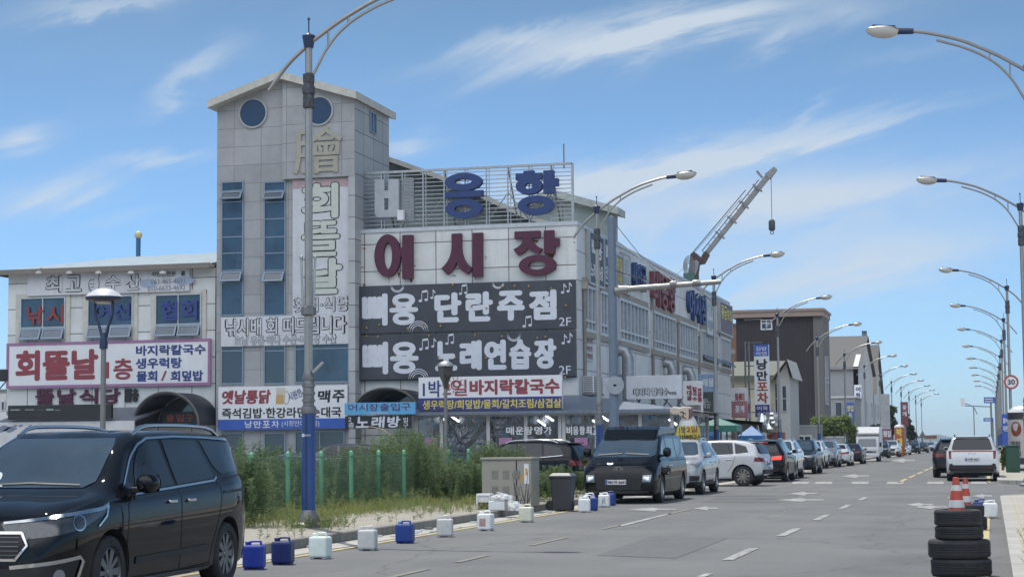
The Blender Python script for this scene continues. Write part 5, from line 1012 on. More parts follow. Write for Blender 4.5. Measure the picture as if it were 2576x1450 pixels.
# inflatable red column, maroon sign boards, farther trees are further down
def airpost(label, px, py0, py1, wpx, Y, m, mtop):
    a, b, c, d = rectY(px-wpx/2, py0, px+wpx/2, py1, Y); t = thing('inflatable_column', label, 'sign', ((a+c)/2, Y, 0)); r = (c-a)/2
    g = MB(); g.lathe([(r*.85, 0), (r, .15), (r, d-r*.6)], 30, ((a+c)/2, Y, 0)); g.build('body', m, t, smooth=50); g = MB(); g.lathe([(r, d-r*.6), (r*.9, d-r*.3), (r*.6, d-.06), (.02, d)], 30, ((a+c)/2, Y, 0)); g.build('dome', mtop, t, smooth=50); return t, (a, 0, c, d), r
M_RVIN = mat('red_vinyl', (.42, .10, .04), .45, var=.1); M_WVIN = mat('white_vinyl', (.62, .62, .62), .4)
t, r, rad = airpost('red inflatable column with yellow letters beside the far parked cars', 2262, 1066, 1128, 26, 196, M_RVIN, M_WVIN)
for k, ch in enumerate('박대구이'[:3]): g = MB(); z1 = r[3]-rad*.8-k*1.0; put_text(g, ch, FY(196-rad), r[0]+rad*.5, z1-.85, r[2]-rad*.5, z1, bold=.05); g.build('lettering', M_YLET, t)
board('sign_board', 'maroon vertical sign board behind the red inflatable column', (2265, 1010, 2284, 1072), 215, mat('maroon_board', (.16, .05, .06), .6, var=.15), thick=.2, rows=[('꽃', (2269, 1018, 2280, 1030), M_WLET, dict(bold=.03)), ('게', (2269, 1034, 2280, 1046), M_WLET, dict(bold=.03))])
board('sign_board', 'low maroon sign board left of the red inflatable column', (2218, 1078, 2243, 1104), 190, mat('maroon_board', (.16, .05, .06), .6, var=.15), thick=.2, rows=[('횟집', (2221, 1082, 2240, 1098), M_WLET, dict(bold=.03))])
board('sign_board', 'tall pale grey banner between the far trees', (2215, 990, 2238, 1080), 200, mat('pale_grey_banner', (.33, .34, .36), .6, var=.2), thick=.2, rows=[('조개', (2218, 1000, 2235, 1022), M_STEEL, dict(bold=.03)), ('구이', (2218, 1030, 2235, 1052), M_STEEL, dict(bold=.03))])
for c in list(C.objects):
    if c.get('label') in ('maroon vertical sign board behind the red inflatable column', 'low maroon sign board left of the red inflatable column', 'tall pale grey banner between the far trees'):
        x, y, z = c.location; MB().box(x-.15, y-.12, 0, x+.15, y-.02, z).build('post', M_STEELD, c)
# big food column on the right pavement
t, r, rad = airpost('large white inflatable column with a food picture on the right pavement', 2577, 1018, 1182, 84, 88, mat('white_printed_vinyl', (.52, .49, .48), .45, var=.05), M_WVIN)
t.location = t.location; cxr = (r[0]+r[2])/2; Yv = 88
def cyl_patch(g, a0, a1, z0, z1, rr, n=10): 
    vs = []
    for i in range(n+1):
        a = R(a0+(a1-a0)*i/n); vs += [(cxr+rr*math.sin(a), Yv-rr*math.cos(a), z0), (cxr+rr*math.sin(a), Yv-rr*math.cos(a), z1)]
    g.add(vs, [(2*i, 2*i+2, 2*i+3, 2*i+1) for i in range(n)])
zt = r[3]
g = MB(); cyl_patch(g, -180, 180, zt-.66, zt-.34, rad+.01, 40); cyl_patch(g, -180, 180, .15, .75, rad+.01, 40); g.build('dark_band', mat('charcoal_vinyl', (.04, .035, .045), .5), t, smooth=60); g = MB(); cyl_patch(g, -180, 180, .28, .45, rad+.016, 40); g.build('white_stripe', M_WVIN, t, smooth=60)
g = MB(); vs = []; n = 26
for k in range(n): a = 2*math.pi*k/n; th = R(-32)+.36*math.cos(a); vs.append((cxr+(rad+.012)*math.sin(th), Yv-(rad+.012)*math.cos(th), zt-1.1+.34*math.sin(a)))
g.add(vs, [tuple(range(n))]); g.build('food_picture', mat('red_stew_print', (.22, .05, .03), .5, var=.8, scale=7, stain=.3, stain_col=(.35, .25, .15), streak=(5, 5, 5)), t)
for k, s_ in enumerate(('게장', '개장', '전문점')): g = MB(); put_text(g, s_, (Vector((cxr-(rad+.01)*math.sin(R(35)), Yv-(rad+.01)*math.cos(R(35)), 0)), Vector((math.cos(R(35)), -math.sin(R(35)), 0)), ZF, Vector((-math.sin(R(35)), -math.cos(R(35)), 0))), -.3, zt-1.85-.24*k, .3, zt-1.65-.24*k, bold=.03, lift=.03); g.build('lettering', M_BLK, t)
# ---------------------------------------------------------------- street lamps
M_STAIN = mat('brushed_stainless', (.34, .335, .32), .42, .7, var=.12, scale=8)
M_PBLUE = mat('blue_pole_paint', (.022, .07, .24), .45, var=.15, scale=3, stain=.2, stain_col=(.05, .06, .1))
M_LNAVY = mat('navy_lamp_sleeve', (.02, .035, .09), .4, var=.1)
M_BOWL = mat('frosted_lamp_bowl', (.52, .51, .48), .3, var=.05)
M_CLAMP = mat('torn_dark_tape', (.06, .065, .08), .7, var=.6, scale=12, stain=.5, stain_col=(.3, .3, .32), streak=(9, 9, 9))
def cr(pts, n=6):
    P = [Vector(p) for p in pts]; P = [P[0]*2-P[1]]+P+[P[-1]*2-P[-2]]; out = []
    for i in range(1, len(P)-2):
        for k in range(n):
            t = k/n; out.append(.5*((2*P[i])+(P[i+1]-P[i-1])*t+(2*P[i-1]-5*P[i]+4*P[i+1]-P[i+2])*t*t+(3*P[i]-P[i-1]-3*P[i+1]+P[i+2])*t**3))
    return out+[P[-2]]
def make_lamp():
    t = thing('street_lamp', 'x', 'street lamp', group='street lamps along both kerbs')
    g = MB(); g.tube([(0, 0, 1.95), (0, 0, 8.55)], [.078, .062], 8); g.build('post', M_STAIN, t)
    g = MB(); g.lathe([(.3, 0), (.3, .06), (.2, .1), (.17, .22), (.135, .26), (.125, .3)], 16); g.build('base_plate', M_STEELD, t, smooth=30)
    g = MB(); g.tube([(0, 0, .26), (0, 0, 2.0)], .122, 12); bl = g.build('blue_sleeve', M_PBLUE, t, smooth=40); g = MB(); g.box(-.02, -.128, .3, .02, -.118, 1.96); g.build('seam', M_LNAVY, bl)
    g = MB(); g.lathe([(.13, 1.98), (.14, 2.03), (.13, 2.1), (.105, 2.12)], 16); 
    for k in range(4): z = 2.18+k*.13; g.lathe([(.1, z), (.118, z+.005), (.118, z+.05), (.1, z+.055)], 12)
    g.lathe([(.1, 2.12), (.1, 2.68), (.085, 2.72)], 12); g.build('collar', M_STEELD, t, smooth=30)
    g = MB(); g.lathe([(.08, 7.4), (.105, 7.42), (.105, 7.6), (.095, 7.64), (.115, 7.68), (.115, 7.78), (.095, 7.84), (.105, 7.9), (.105, 8.02), (.08, 8.04)], 12); g.build('clamp', M_CLAMP, t)
    g = MB(); g.lathe([(.085, 8.5), (.115, 8.68), (.12, 8.72), (.04, 8.76), (.012, 8.78), (.012, 9.0), (.03, 9.02), (.005, 9.06)], 12); g.build('cap', M_LNAVY, t, smooth=40)
    arm = cr([(-.76, 0, 7.77), (-.4, 0, 8.22), (0, 0, 8.56), (.4, 0, 8.83), (.72, 0, 9.02), (1.3, 0, 9.30), (1.9, 0, 9.48), (2.3, 0, 9.55)])
    br = cr([(.07, 0, 7.98), (.37, 0, 8.5), (.72, 0, 8.86), (1.2, 0, 9.13), (1.76, 0, 9.33)])
    g = MB(); g.tube(arm, .037, 8); g.build('arm', M_STAIN, t, smooth=40)
    g = MB(); g.tube(br, .026, 8)
    for x, a, b in ((.37, 8.5, 8.81), (.75, 8.88, 9.04)): g.tube([(x, 0, a), (x, 0, b)], .02, 6)
    g.build('brace', M_STAIN, t, smooth=40)
    g = MB(); d = Vector((1, 0, .07)).normalized(); p0 = Vector((2.2, 0, 9.54)); g.tube([p0, p0+d*.42], [.062, .072], 10); g.build('sleeve', M_LNAVY, t, smooth=40)
    def half(sg, hz, m, name):
        q = MB(); vs = []; fs = []; na, nb = 16, 7
        for i in range(nb):
            e = math.pi/2*i/(nb-1)
            for j in range(na):
                a = 2*math.pi*j/na; x = .34*math.cos(a)*math.cos(e); w = .155*math.sin(a)*math.cos(e)*(1.15 if math.cos(a) < 0 else 1)
                c = p0+d*.60; vs.append(c+d*x+Vector((0, w, 0))+Vector((0, 0, sg*hz*math.sin(e)+.02)))
        for i in range(nb-1):
            for j in range(na): f = (i*na+j, i*na+(j+1) % na, (i+1)*na+(j+1) % na, (i+1)*na+j); fs.append(f if sg > 0 else f[::-1])
        q.add(vs, fs); return q.build(name, m, t, smooth=60)
    h = half(1, .09, M_STAIN, 'lamp_shell'); half(-1, .17, M_BOWL, 'lamp_bowl')
    g = MB(); g.bar(p0+d*.35+Vector((0, 0, .085)), p0+d*.8+Vector((0, 0, .1)), .16, .03); g.build('dark_strip', M_LNAVY, h)
    return t
lamp0 = make_lamp(); used = False
LX = -11.6
left_lab = ['nearest street lamp, blue base among weeds, arm running out of the top of the picture', 'left kerb street lamp rising behind the black camper van', 'left kerb street lamp standing before the far end of the market hall', 'left kerb street lamp in front of the dark brown building', 'left kerb street lamp at the beige corner of the brown building', 'left kerb street lamp in front of the low grey flat roofed building', 'left kerb street lamp in front of the white gabled front', 'left kerb street lamp just past the farthest gable', 'left kerb street lamp beside the pale grey banner', 'left kerb street lamp behind the red inflatable column', 'left kerb street lamp just beyond the red inflatable column', 'farthest but one of the left kerb street lamps', 'farthest street lamp on the left kerb']
spots = [(LX, 30.3+24.8*k, 0, left_lab[k]) for k in range(13)]
right_lab = ['nearest right hand street lamp, only its arm and head reaching into the top right corner', 'second right hand street lamp, its post at the right edge of the picture', 'right hand street lamp that carries the round speed limit sign', 'right hand street lamp just beyond the speed limit sign', 'fifth right hand street lamp, second beyond the speed limit sign', 'sixth right hand street lamp, third beyond the speed limit sign', 'seventh right hand street lamp, fourth beyond the speed limit sign', 'eighth right hand street lamp, fifth beyond the speed limit sign', 'ninth right hand street lamp, sixth beyond the speed limit sign', 'tenth right hand street lamp, seventh beyond the speed limit sign', 'farthest street lamp on the right kerb']
for k, y in enumerate((36.8, 58.6, 90, 114, 138.5, 163.5, 188, 212, 236, 260, 284)): spots.append((1.1 if k == 1 else .95, y, math.pi, right_lab[k]))
for k, (x, y, rz, lab) in enumerate(spots):
    o = lamp0 if k == 0 else copy_tree(lamp0); o.location = (x, y, .15); o.rotation_euler.z = rz; o['label'] = lab
# extras on the first post
x, y = LX, 30.3
t = thing('flag_holder', 'pair of steel flag holders clamped to the nearest lamp post', 'bracket', (x, y, 4.6)); g = MB()
for s in (-1, 1): g.tube([(x+s*.1, y-.02, 4.0), (x+s*.13, y-.02, 4.85)], .022, 6); g.lathe([(.03, 4.85), (.035, 4.9), (.005, 4.93)], 8, (x+s*.13, y-.02, 0))
g.build('tube', M_STEEL, t); g = MB(); g.lathe([(.09, 3.85), (.14, 3.87), (.14, 4.0), (.09, 4.02)], 10, (x, y, 0)); g.build('band', M_STEELD, t); MB().tube([(x+.1, y-.05, 2.85), (x+.3, y-.08, 3.02)], .03, 6).build('tube', M_STEEL, t)
t = [c for c in kids(lamp0) if c.name.startswith('blue_sleeve')][0]; g = MB(); g.ring((-.05, 1.6), (.03, .03), (.008, .008), FY(-.13), .004, 14); g.build('emblem', M_WLET, t); g = MB(); put_text(g, '군산시', FY(-.129), -.01, 1.58, .09, 1.62, bold=.02); g.build('lettering', M_WLET, t)
# speed sign
p = onY(2543, 960, 89.7); t = thing('speed_sign', 'round white speed limit sign with red rim on the right hand lamp post', 'road sign', (p.x, 89.75, p.z)); fr = FY(89.72); g = MB(); g.ring((p.x, p.z), (.33, .33), (.001, .001), fr, .02, 36); g.build('plate', M_WHITE, t)
g = MB(); g.ring((p.x, p.z), (.34, .34), (.255, .255), FY(89.712), .012, 36); g.build('red_rim', mat('red_sign_rim', (.42, .06, .06), .5, var=.05), t); g = MB(); put_text(g, '30', FY(89.715), p.x-.17, p.z-.12, p.x+.17, p.z+.12, bold=.03); g.build('lettering', M_BLK, t)
# traffic mast with outreach arm
Yp = 56.5; px_ = onY(1541, 800, Yp).x; za = onY(1660, 718, Yp).z; xe = onY(1812, 714, Yp).x; ztop = onY(1535, 545, Yp).z
t = thing('traffic_mast', 'thick blue grey steel mast with a long horizontal arm over the parked cars', 'mast', (px_, Yp, 0))
M_MAST = mat('blue_grey_mast_paint', (.17, .21, .28), .5, .2, var=.12)
g = MB(); g.tube([(px_, Yp, .1), (px_, Yp, ztop)], [.155, .13], 16); g.build('post', M_MAST, t, smooth=40)
g = MB(); g.tube([(px_+.1, Yp, za-.12), (px_+.5, Yp, za-.08)], [.17, .12], 12); g.tube([(px_+.45, Yp, za-.08), (xe, Yp, za+.06)], [.095, .075], 12); g.build('arm', M_STAIN, t, smooth=40)
g = MB(); a = onY(1552, 607, Yp); b = onY(1693, 706, Yp); g.tube([a, b], .022, 6); g.build('stay_rod', M_STEEL, t)
g = MB(); g.lathe([(.12, -.1), (.13, 0), (.12, .1)], 10, (b.x, Yp, za+.02), 'x'); g.build('collar', M_STEELD, t); g = MB(); q = onY(1752, 714, Yp); g.lathe([(.1, -.12), (.115, 0), (.1, .12)], 10, (q.x, Yp, za+.04), 'x'); g.build('collar', M_STEELD, t)
g = MB(); g.lathe([(.1, -.02), (.1, 0), (.0, .03)], 12, (px_, Yp, ztop)); g.build('cap', M_STEELD, t)
q = onY(1545, 968, Yp-.3); t = thing('convex_mirror', 'back of a round pale traffic mirror fixed on the thick mast', 'mirror', (q.x, Yp-.2, q.z)); g = MB(); g.lathe([(.28, -.02), (.29, 0), (.26, .06), (.15, .11), (.01, .13)], 28, (q.x, Yp-.2, q.z), 'y', sc=(1, 1)); g.build('mirror_back', mat('pale_mirror_shell', (.33, .36, .40), .4, var=.1), t, smooth=50); MB().box(q.x-.05, Yp-.22, q.z-.03, q.x+.05, Yp, q.z+.03).build('bracket', M_STEELD, t)
a = onY(1545, 560, Yp); t = thing('overhead_wire', 'thin black wire running from the thick mast to the harbour crane', 'wire', tuple(a)); g = MB(); b = onY(1720, 672, 149)
g.tube([a.lerp(b, k/12)-Vector((0, 0, 1.2*math.sin(math.pi*k/12))) for k in range(13)], .012, 5); g.build('wire', M_DARK, t)
t = thing('overhead_wire', 'slack black cable looping from the thick mast along the lettered side wall', 'wire', (px_, Yp, za+.6)); pts = [Vector((px_, Yp, za+.55))]+[onX(x, y, HX+.5) for x, y in ((1640, 708), (1700, 712), (1752, 726), (1800, 768))]; MB().tube(cr(pts, 4), .02, 5).build('wire', M_DARK, t)
# park lamps
def parklamp(label, px, pyh, pyt, Y, cone):
    p = onY(px, pyt, Y); t = thing('park_lamp', label, 'lamp', (p.x, Y, 0)); z = p.z; s = .47 if not cone else .36
    g = MB(); g.tube([(p.x, Y, 0), (p.x, Y, z-1.45*s*2 if not cone else z-.75)], [.072, .066] if not cone else [.05, .045], 10); g.build('post', mat('grey_lamp_post', (.22, .22, .22), .5, .3, var=.1), t, smooth=40)
    if not cone:
        g = MB(); g.lathe([(.02, z), (.2, z-.03), (.36, z-.12), (.46, z-.22)], 24, (p.x, Y, 0)); g.build('lamp_hood', mat('pale_lamp_hood', (.6, .6, .62), .35), t, smooth=50)
        g = MB(); g.lathe([(.46, z-.22), (.47, z-.25), (.43, z-.30), (.3, z-.34), (.05, z-.35)], 24, (p.x, Y, 0)); g.build('lamp_rim', M_LNAVY, t, smooth=50); g = MB(); g.lathe([(.22, z-.34), (.2, z-.38), (.02, z-.39)], 16, (p.x, Y, 0)); g.build('lens', M_BOWL, t)
        g = MB()
        for s_ in (-1, 1): g.tube(cr([(p.x+s_*.24, Y, z-.3), (p.x+s_*.23, Y, z-.65), (p.x+s_*.12, Y, z-.95), (p.x+s_*.05, Y, z-1.2)]), .035, 8)
        g.lathe([(.1, z-1.5), (.105, z-1.35), (.06, z-1.1)], 12, (p.x, Y, 0)); g.build('yoke', M_LNAVY, t, smooth=50)
    else:
        g = MB(); g.lathe([(.02, z), (.13, z-.03), (.21, z-.08), (.235, z-.13), (.23, z-.15), (.02, z-.155)], 20, (p.x, Y, 0)); g.build('lamp_hood', M_STEEL, t, smooth=50)
        g = MB(); g.lathe([(.215, z-.155), (.18, z-.38), (.08, z-.6), (.05, z-.75)], 4, (p.x, Y, 0)); g.build('lantern', mat('smoked_lantern', (.05, .055, .06), .25), t)
    return t
parklamp('large park lamp with a mushroom hood in front of the annex', 262, 722, 724, 41, False)
parklamp('slim park lamp with a lantern head in front of the white noodle sign', 1120, 905, 907, 47, True)
# blue post with a cream ball far behind the annex
p = onY(348, 591, 140); t = thing('ball_post', 'blue post topped by a cream ball behind the annex roof', 'post', (p.x, 140, 0)); r_ = 9*(onY(349, 591, 140).x-p.x); MB().tube([(p.x, 140, 0), (p.x, 140, p.z-r_*.8)], r_*.6, 12).build('post', mat('teal_blue_paint', (.02, .13, .28), .5), t); g = MB(); g.lathe([(.01, -r_)]+[(r_*math.cos(a), r_*math.sin(a)) for a in (R(-75+15*k) for k in range(11))]+[(.01, r_)], 20, tuple(p)); g.build('ball', mat('cream_ball', (.60, .54, .28), .5), t, smooth=60)
# round mirror and small white shed at the left edge
p = onY(10, 943, 58); t = thing('convex_mirror', 'dark road mirror on a thin post at the left edge of the picture', 'mirror', (p.x, 58, p.z)); g = MB(); g.box(p.x-.15, 57.9, p.z-.22, p.x+.18, 58, p.z+.22); g.build('mirror', M_DARK, t, bevel=.06); MB().tube([(p.x+.1, 58, p.z-.2), (p.x-.3, 58.1, p.z-.55), (p.x-.3, 58.1, 0)], .03, 6).build('post', M_STEELD, t)
t, r = far_box('white_shed', 'white shed at the left edge beyond the annex', (-60, 985, 16, 1060), 95, 8, M_WWALL); MB().box(r[0], 94.9, r[3], r[2]+.2, 103, r[3]+.15).build('roof', M_STEELD, t); a, b, c, d = rectY(4, 1008, 14, 1032, 95); window(t, FY(95), a, b, c, d, (), (), M_FRAMEW, M_GLASS)
# far signs and gantry on the right
Yg = 230; a = onY(2492, 1022, Yg); b = onY(2421, 1019, Yg); t = thing('camera_gantry', 'thin gantry arm with a traffic camera far down on the right', 'gantry', (a.x, Yg, 0)); MB().tube([(a.x, Yg, 0), (a.x, Yg, a.z+.5)], .12, 8).build('post', M_STEELD, t); MB().tube([a, b], .07, 6).build('arm', M_STEELD, t); MB().box(b.x-.25, Yg-.2, b.z-.1, b.x+.25, Yg+.2, b.z+.9).build('camera', M_WHITE, t)
for i, (rc, lab) in enumerate((((2474, 998, 2503, 1013), 'upper blue direction sign over the far end of the right kerb'), ((2473, 1050, 2496, 1059), 'lower blue direction sign over the far right kerb'))):
    a, b, c, d = rectY(*rc, 215); t = thing('direction_sign', lab, 'road sign', (a, 215, b)); MB().box(a, 214.9, b, c, 215, d).build('plate', M_BLUE, t); MB().box(c-.1, 215.02, 0, c+.1, 215.2, d).build('post', M_STEELD, t)
    g = MB()
    for k in range(2): g.box(a+.12, 214.885, b+(d-b)*(.2+.4*k), a+(c-a)*.8, 214.895, b+(d-b)*(.38+.4*k))
    g.build('printed_line', M_WLET, t)
for px, lab in ((3200+838/2.23, 'left of two dark triangular warning signs far down the left kerb'), (3200+900/2.23, 'right of two dark triangular warning signs far down the left kerb')):
    p = onY(px*.64375, (1150+1215/2.23)*.64375, 260); t = thing('warning_sign', lab, 'road sign', (p.x, 260, 0)); MB().prism([(p.x-.55, p.z-.5), (p.x+.55, p.z-.5), (p.x, p.z+.5)], FY(260), .04).build('plate', M_STEELD, t); MB().tube([(p.x, 260.06, 0), (p.x, 260.06, p.z)], .05, 6).build('post', M_STEELD, t)
p = onY((3200+968/2.23)*.64375, (1150+1240/2.23)*.64375, 300); t = thing('warning_sign', 'small brown sign board on a post beside the far hill', 'road sign', (p.x, 300, 0)); MB().box(p.x-1.0, 299.9, p.z-.3, p.x+1.0, 300, p.z+.3).build('plate', M_RUST, t); MB().tube([(p.x, 300.06, 0), (p.x, 300.06, p.z)], .06, 6).build('post', M_STEELD, t)
p = onY(2448, 1015, 330); t = thing('street_lamp_far', 'distant double curved lamp standing in the gap at the far end of the road', 'street lamp', (p.x, 330, 0)); MB().tube([(p.x, 330, 0), (p.x, 330, p.z-.5)], .1, 6).build('post', M_STEELD, t); g = MB(); z = p.z
g.tube(cr([(p.x+.6, 330, z-1.8), (p.x, 330, z-.6), (p.x-1, 330, z), (p.x-2.2, 330, z+.2)]), .08, 6); g.build('arm', M_STEELD, t); t.name = 'street_lamp'

# ---------------------------------------------------------------- fence
FXX = -13.6; M_FGREEN = mat('green_fence_paint', (.16, .46, .27), .5, var=.2, stain=.1); M_MESH = mat('dark_green_wire', (.12, .22, .15), .6)
t = thing('wire_fence', 'green wire mesh fence with round posts between pavement and weeds', 'fence', (FXX, 37, 0)); ys = [26.9+1.87*k for k in range(12)]
for y in ys:
    g = MB(); g.tube([(FXX, y, 0), (FXX, y, 1.40)], .045, 10); g.lathe([(.047, 1.395), (.05, 1.42), (.03, 1.45), (.005, 1.46)], 10, (FXX, y, 0)); g.build('post', M_FGREEN, t, smooth=40)
g = MB()
for k in range(20): z = .12+k*.0625; g.bar((FXX+.05, ys[0], z), (FXX+.05, ys[-1], z), .0045)
k = ys[0]
while k < ys[-1]: g.bar((FXX+.055, k, .1), (FXX+.055, k, 1.34), .004); k += .062
g.bar((FXX+.05, ys[0], 1.34), (FXX+.05, ys[-1], 1.34), .022); g.build('mesh', M_MESH, t)

# ---------------------------------------------------------------- jerry cans
def make_can():
    t = thing('jerry_can', 'x', 'jerry can', group='plastic jerry cans set along the kerbs')
    w, d, h = .135, .12, .305
    g = MB(); g.box(-w, -d, .012, w, d, h); b = g.build('body', M_WHITE, t, bevel=.035, seg=3)
    g = MB()
    for s in (-1, 1): g.box(s*.085-.03, -d+.02, 0, s*.085+.03, d-.02, .03)
    g.build('foot', M_WHITE, t, bevel=.01)
    g = MB(); g.tube(cr([(-.05, 0, h-.01), (-.045, 0, h+.035), (0, 0, h+.045), (.075, 0, h+.045), (.085, 0, h+.03), (.09, 0, h-.01)]), .014, 8); g.build('handle', M_WHITE, t, smooth=50)
    g = MB(); g.lathe([(.03, h-.01), (.03, h+.015), (.034, h+.016), (.034, h+.042), (.028, h+.046), (.002, h+.046)], 14, (-.085, .0, 0)); g.build('cap', M_WHITE, t, smooth=40)
    g = MB(); g.box(-.012, -d-.003, .05, .012, -d+.02, h-.05); g.build('seam', M_WHITE, t)
    return t
can0 = make_can(); first = True
PC = {}
for nm, c in (('blue', (.012, .045, .24)), ('navy', (.008, .02, .12)), ('bright', (.02, .045, .34)), ('white', (.78, .79, .79)), ('mint', (.70, .79, .74)), ('grey', (.56, .56, .55)), ('cream', (.70, .69, .56))):
    PC[nm] = mat(nm+'_can_plastic', c, .4, var=.1, scale=9, stain=.4 if nm in ('grey', 'white') else .2, stain_col=tuple(k*.55 for k in c), streak=(6, 6, 3))
cans = [((630, 1432), 'bright', 'bright blue', .2, 'bright blue jerry can half hidden by the black minivan'), ((703, 1420), 'navy', '', .1, 'navy blue jerry can next to the bright blue one, second from the minivan'), ((798, 1405), 'mint', '', -.05, 'clean milky white jerry can at the foot of the nearest lamp post'),
        ((918, 1384), 'grey', '', .12, 'grubby grey white jerry can just right of the milky white one'), ((1013, 1366), 'blue', '', 0, 'royal blue jerry can standing alone between two grey white ones'), ((1114, 1350), 'grey', '', .2, 'grey white jerry can right of the royal blue one'),
        ((1217, 1334), 'white', 'label', -.1, 'white jerry can with a reddish paper label in front of the white boxes'), ((1320, 1313), 'cream', '', 0, 'cream jerry can half full in front of the grey cabinet'), ((1467, 1288), 'white', '', .15, 'white jerry can beside the wheeled bin, in front of a blue one'),
        ((1486, 1284), 'blue', '', .1, 'blue jerry can tucked behind the white one next to the bin'), ((1481, 1276), 'white', '', 0, 'white jerry can standing behind the pair next to the bin'), ((1517, 1275), 'white', 'mark', .05, 'white jerry can with a black hand-painted mark in front of the camper van'), ((1532, 1271), 'blue', '', 0, 'blue jerry can behind the painted one in front of the camper van'),
        ((2491, 1303), 'white', '', .1, 'large white jerry can beside the tyres at the right kerb'), ((2466, 1300), 'blue', '', .3, 'blue jerry can peeping out behind the rear tyre stack'), ((2523, 1186), 'white', '', 0, 'nearer white jerry can at the kerb behind the white people carrier'), ((2538, 1183), 'white', '', .4, 'farther white jerry can beside the dark green bin on the right')]
for (px, py), c, ex, rz, lab in cans:
    p = onZ(px, py, .0)
    o = can0 if first else copy_tree(can0); first = False
    o.location = (p.x, p.y+.12, .004 if p.x < KR else .15); o.rotation_euler.z = rz; o['label'] = lab
    if p.y > 60: o.location.z = .15; o.location.x = max(o.location.x, .6)
    for ch in kids(o):
        ch.material_slots[0].link = 'OBJECT'; ch.material_slots[0].material = PC[c] if not (c == 'navy' and 'cap' in ch.name) else PC['navy']
        if c == 'blue' and 'cap' in ch.name and py == 1366: ch.material_slots[0].material = mat('light_blue_cap', (.15, .35, .5), .4)
    if ex in ('label', 'mark'):
        g = MB()
        if ex == 'label': g.box(-.075, -.124, .08, .045, -.1215, .22); m = mat('reddish_paper_label', (.42, .28, .27), .7, var=.3, scale=20)
        else:
            for a, b in (((-.03, .24), (0, .19)), ((0, .19), (.04, .25)), ((-.04, .19), (.05, .19)), ((-.025, .18), (-.03, .06)), ((.03, .18), (.045, .07)), ((0, .17), (0, .1))): g.bar((a[0], -.1225, a[1]), (b[0], -.1225, b[1]), .01, .003)
            m = M_BLK
        q = g.build('paper_label' if ex == 'label' else 'painted_mark', m); q.parent = o
# loose litter by the gutter
# ---------------------------------------------------------------- tyres and cones
M_TYRE = mat('tyre_rubber', (.022, .023, .026), .75, var=.4, scale=14, bump=.3, stain=.5, stain_col=(.075, .07, .062), streak=(5, 5, 5))
def tyre_mesh(ro, w, name='tyre', parent=None, mt=None):
    ri = ro*.62; g = MB(); h = w/2
    prof = [(ri, -h*.55), (ri+.02, -h*.9), (ro*.82, -h), (ro*.94, -h*.93), (ro*.985, -h*.75), (ro, -h*.55)]
    for k in range(4): a = -h*.55+h*1.1*(k+.0)/4+.02; prof += [(ro, a), (ro-.007, a+.003), (ro-.007, a+.012), (ro, a+.015)]
    prof += [(ro, h*.55), (ro*.985, h*.75), (ro*.94, h*.93), (ro*.82, h), (ri+.02, h*.9), (ri, h*.55)]
    g.lathe(prof+[prof[0]], 40, cap=False); return g.build(name, mt or M_TYRE, parent, smooth=40)
def tyre(label, px, py, ro, w, z, dy=0, tilt=(0, 0)):
    p = onZ(px, py, 0); t = thing('loose_tyre', label, 'tyre', (0, 0, 0), 'old tyres stacked at the right kerb'); tyre_mesh(ro, w, 'tread', t)
    g = MB(); g.lathe([(ro*.60, -w*.28), (ro*.66, -w*.475), (ro*.70, -w*.478)], 32, cap=False); g.lathe([(ro*.70, w*.478), (ro*.66, w*.475), (ro*.60, w*.28)], 32, cap=False); g.build('bead', M_DARK, t, smooth=40)
    t.location = (p.x, p.y+ro*.9+dy, z+w/2+.004); t.rotation_euler = (tilt[0], tilt[1], random.random()*6); return t
ts = []
T0 = onZ(2415, 1452).y
ts.append(tyre('bottom tyre of the nearer stack', 2417, 1452, .345, .205, 0)); ts.append(tyre('second tyre from the bottom of the nearer stack, the widest', 2413, 1452, .355, .215, .205, 0, (.0, .01)))
ts.append(tyre('third tyre from the bottom of the nearer stack, small and worn', 2414, 1452, .275, .155, .42, .03)); ts.append(tyre('top tyre of the nearer stack under the traffic cone', 2412, 1452, .27, .185, .575, .03, (.0, -.015)))
ts.append(tyre('lower tyre of the farther stack', 2437, 1334, .31, .235, 0)); ts.append(tyre('upper tyre of the farther stack under the smaller looking cone', 2432, 1334, .30, .21, .235, 0, (.0, .03)))
def cone(label, tx, z, sc):
    t = thing('traffic_cone', label, 'traffic cone', group='traffic cones standing in the tyre stacks'); hh = .62*sc
    g = MB(); g.box(-.16, -.16, 0, .16, .16, .03); g.build('base', mat('cone_base_rubber', (.03, .03, .03), .8), t, bevel=.01)
    rr = lambda q: .125*(1-q)+.033*q; M_CR = mat('faded_red_cone', (.42, .065, .04), .55, var=.2, scale=6, stain=.2, stain_col=(.25, .06, .05)); M_CWt = mat('reflective_white_band', (.55, .55, .55), .4, var=.15, scale=8)
    for a, b, m, n in ((.04, .36, M_CR, 'red_band'), (.36, .52, M_CWt, 'white_band'), (.52, .72, M_CR, 'red_band'), (.72, .84, M_CWt, 'white_band'), (.84, 1, M_CR, 'red_band')):
        q = MB(); q.lathe([(rr(a), a*hh), (rr(b), b*hh)]+([(rr(1)*.8, hh+.004), (.02, hh+.004)] if b == 1 else []), 24); q.build(n, m, t, smooth=40)
    t.location = (tx.location.x-.01, tx.location.y, z); return t
cone('larger traffic cone standing in the nearer tyre stack', ts[3], .575+.02, .86); cone('traffic cone standing in the farther tyre stack', ts[5], .235+.02, 1.05)

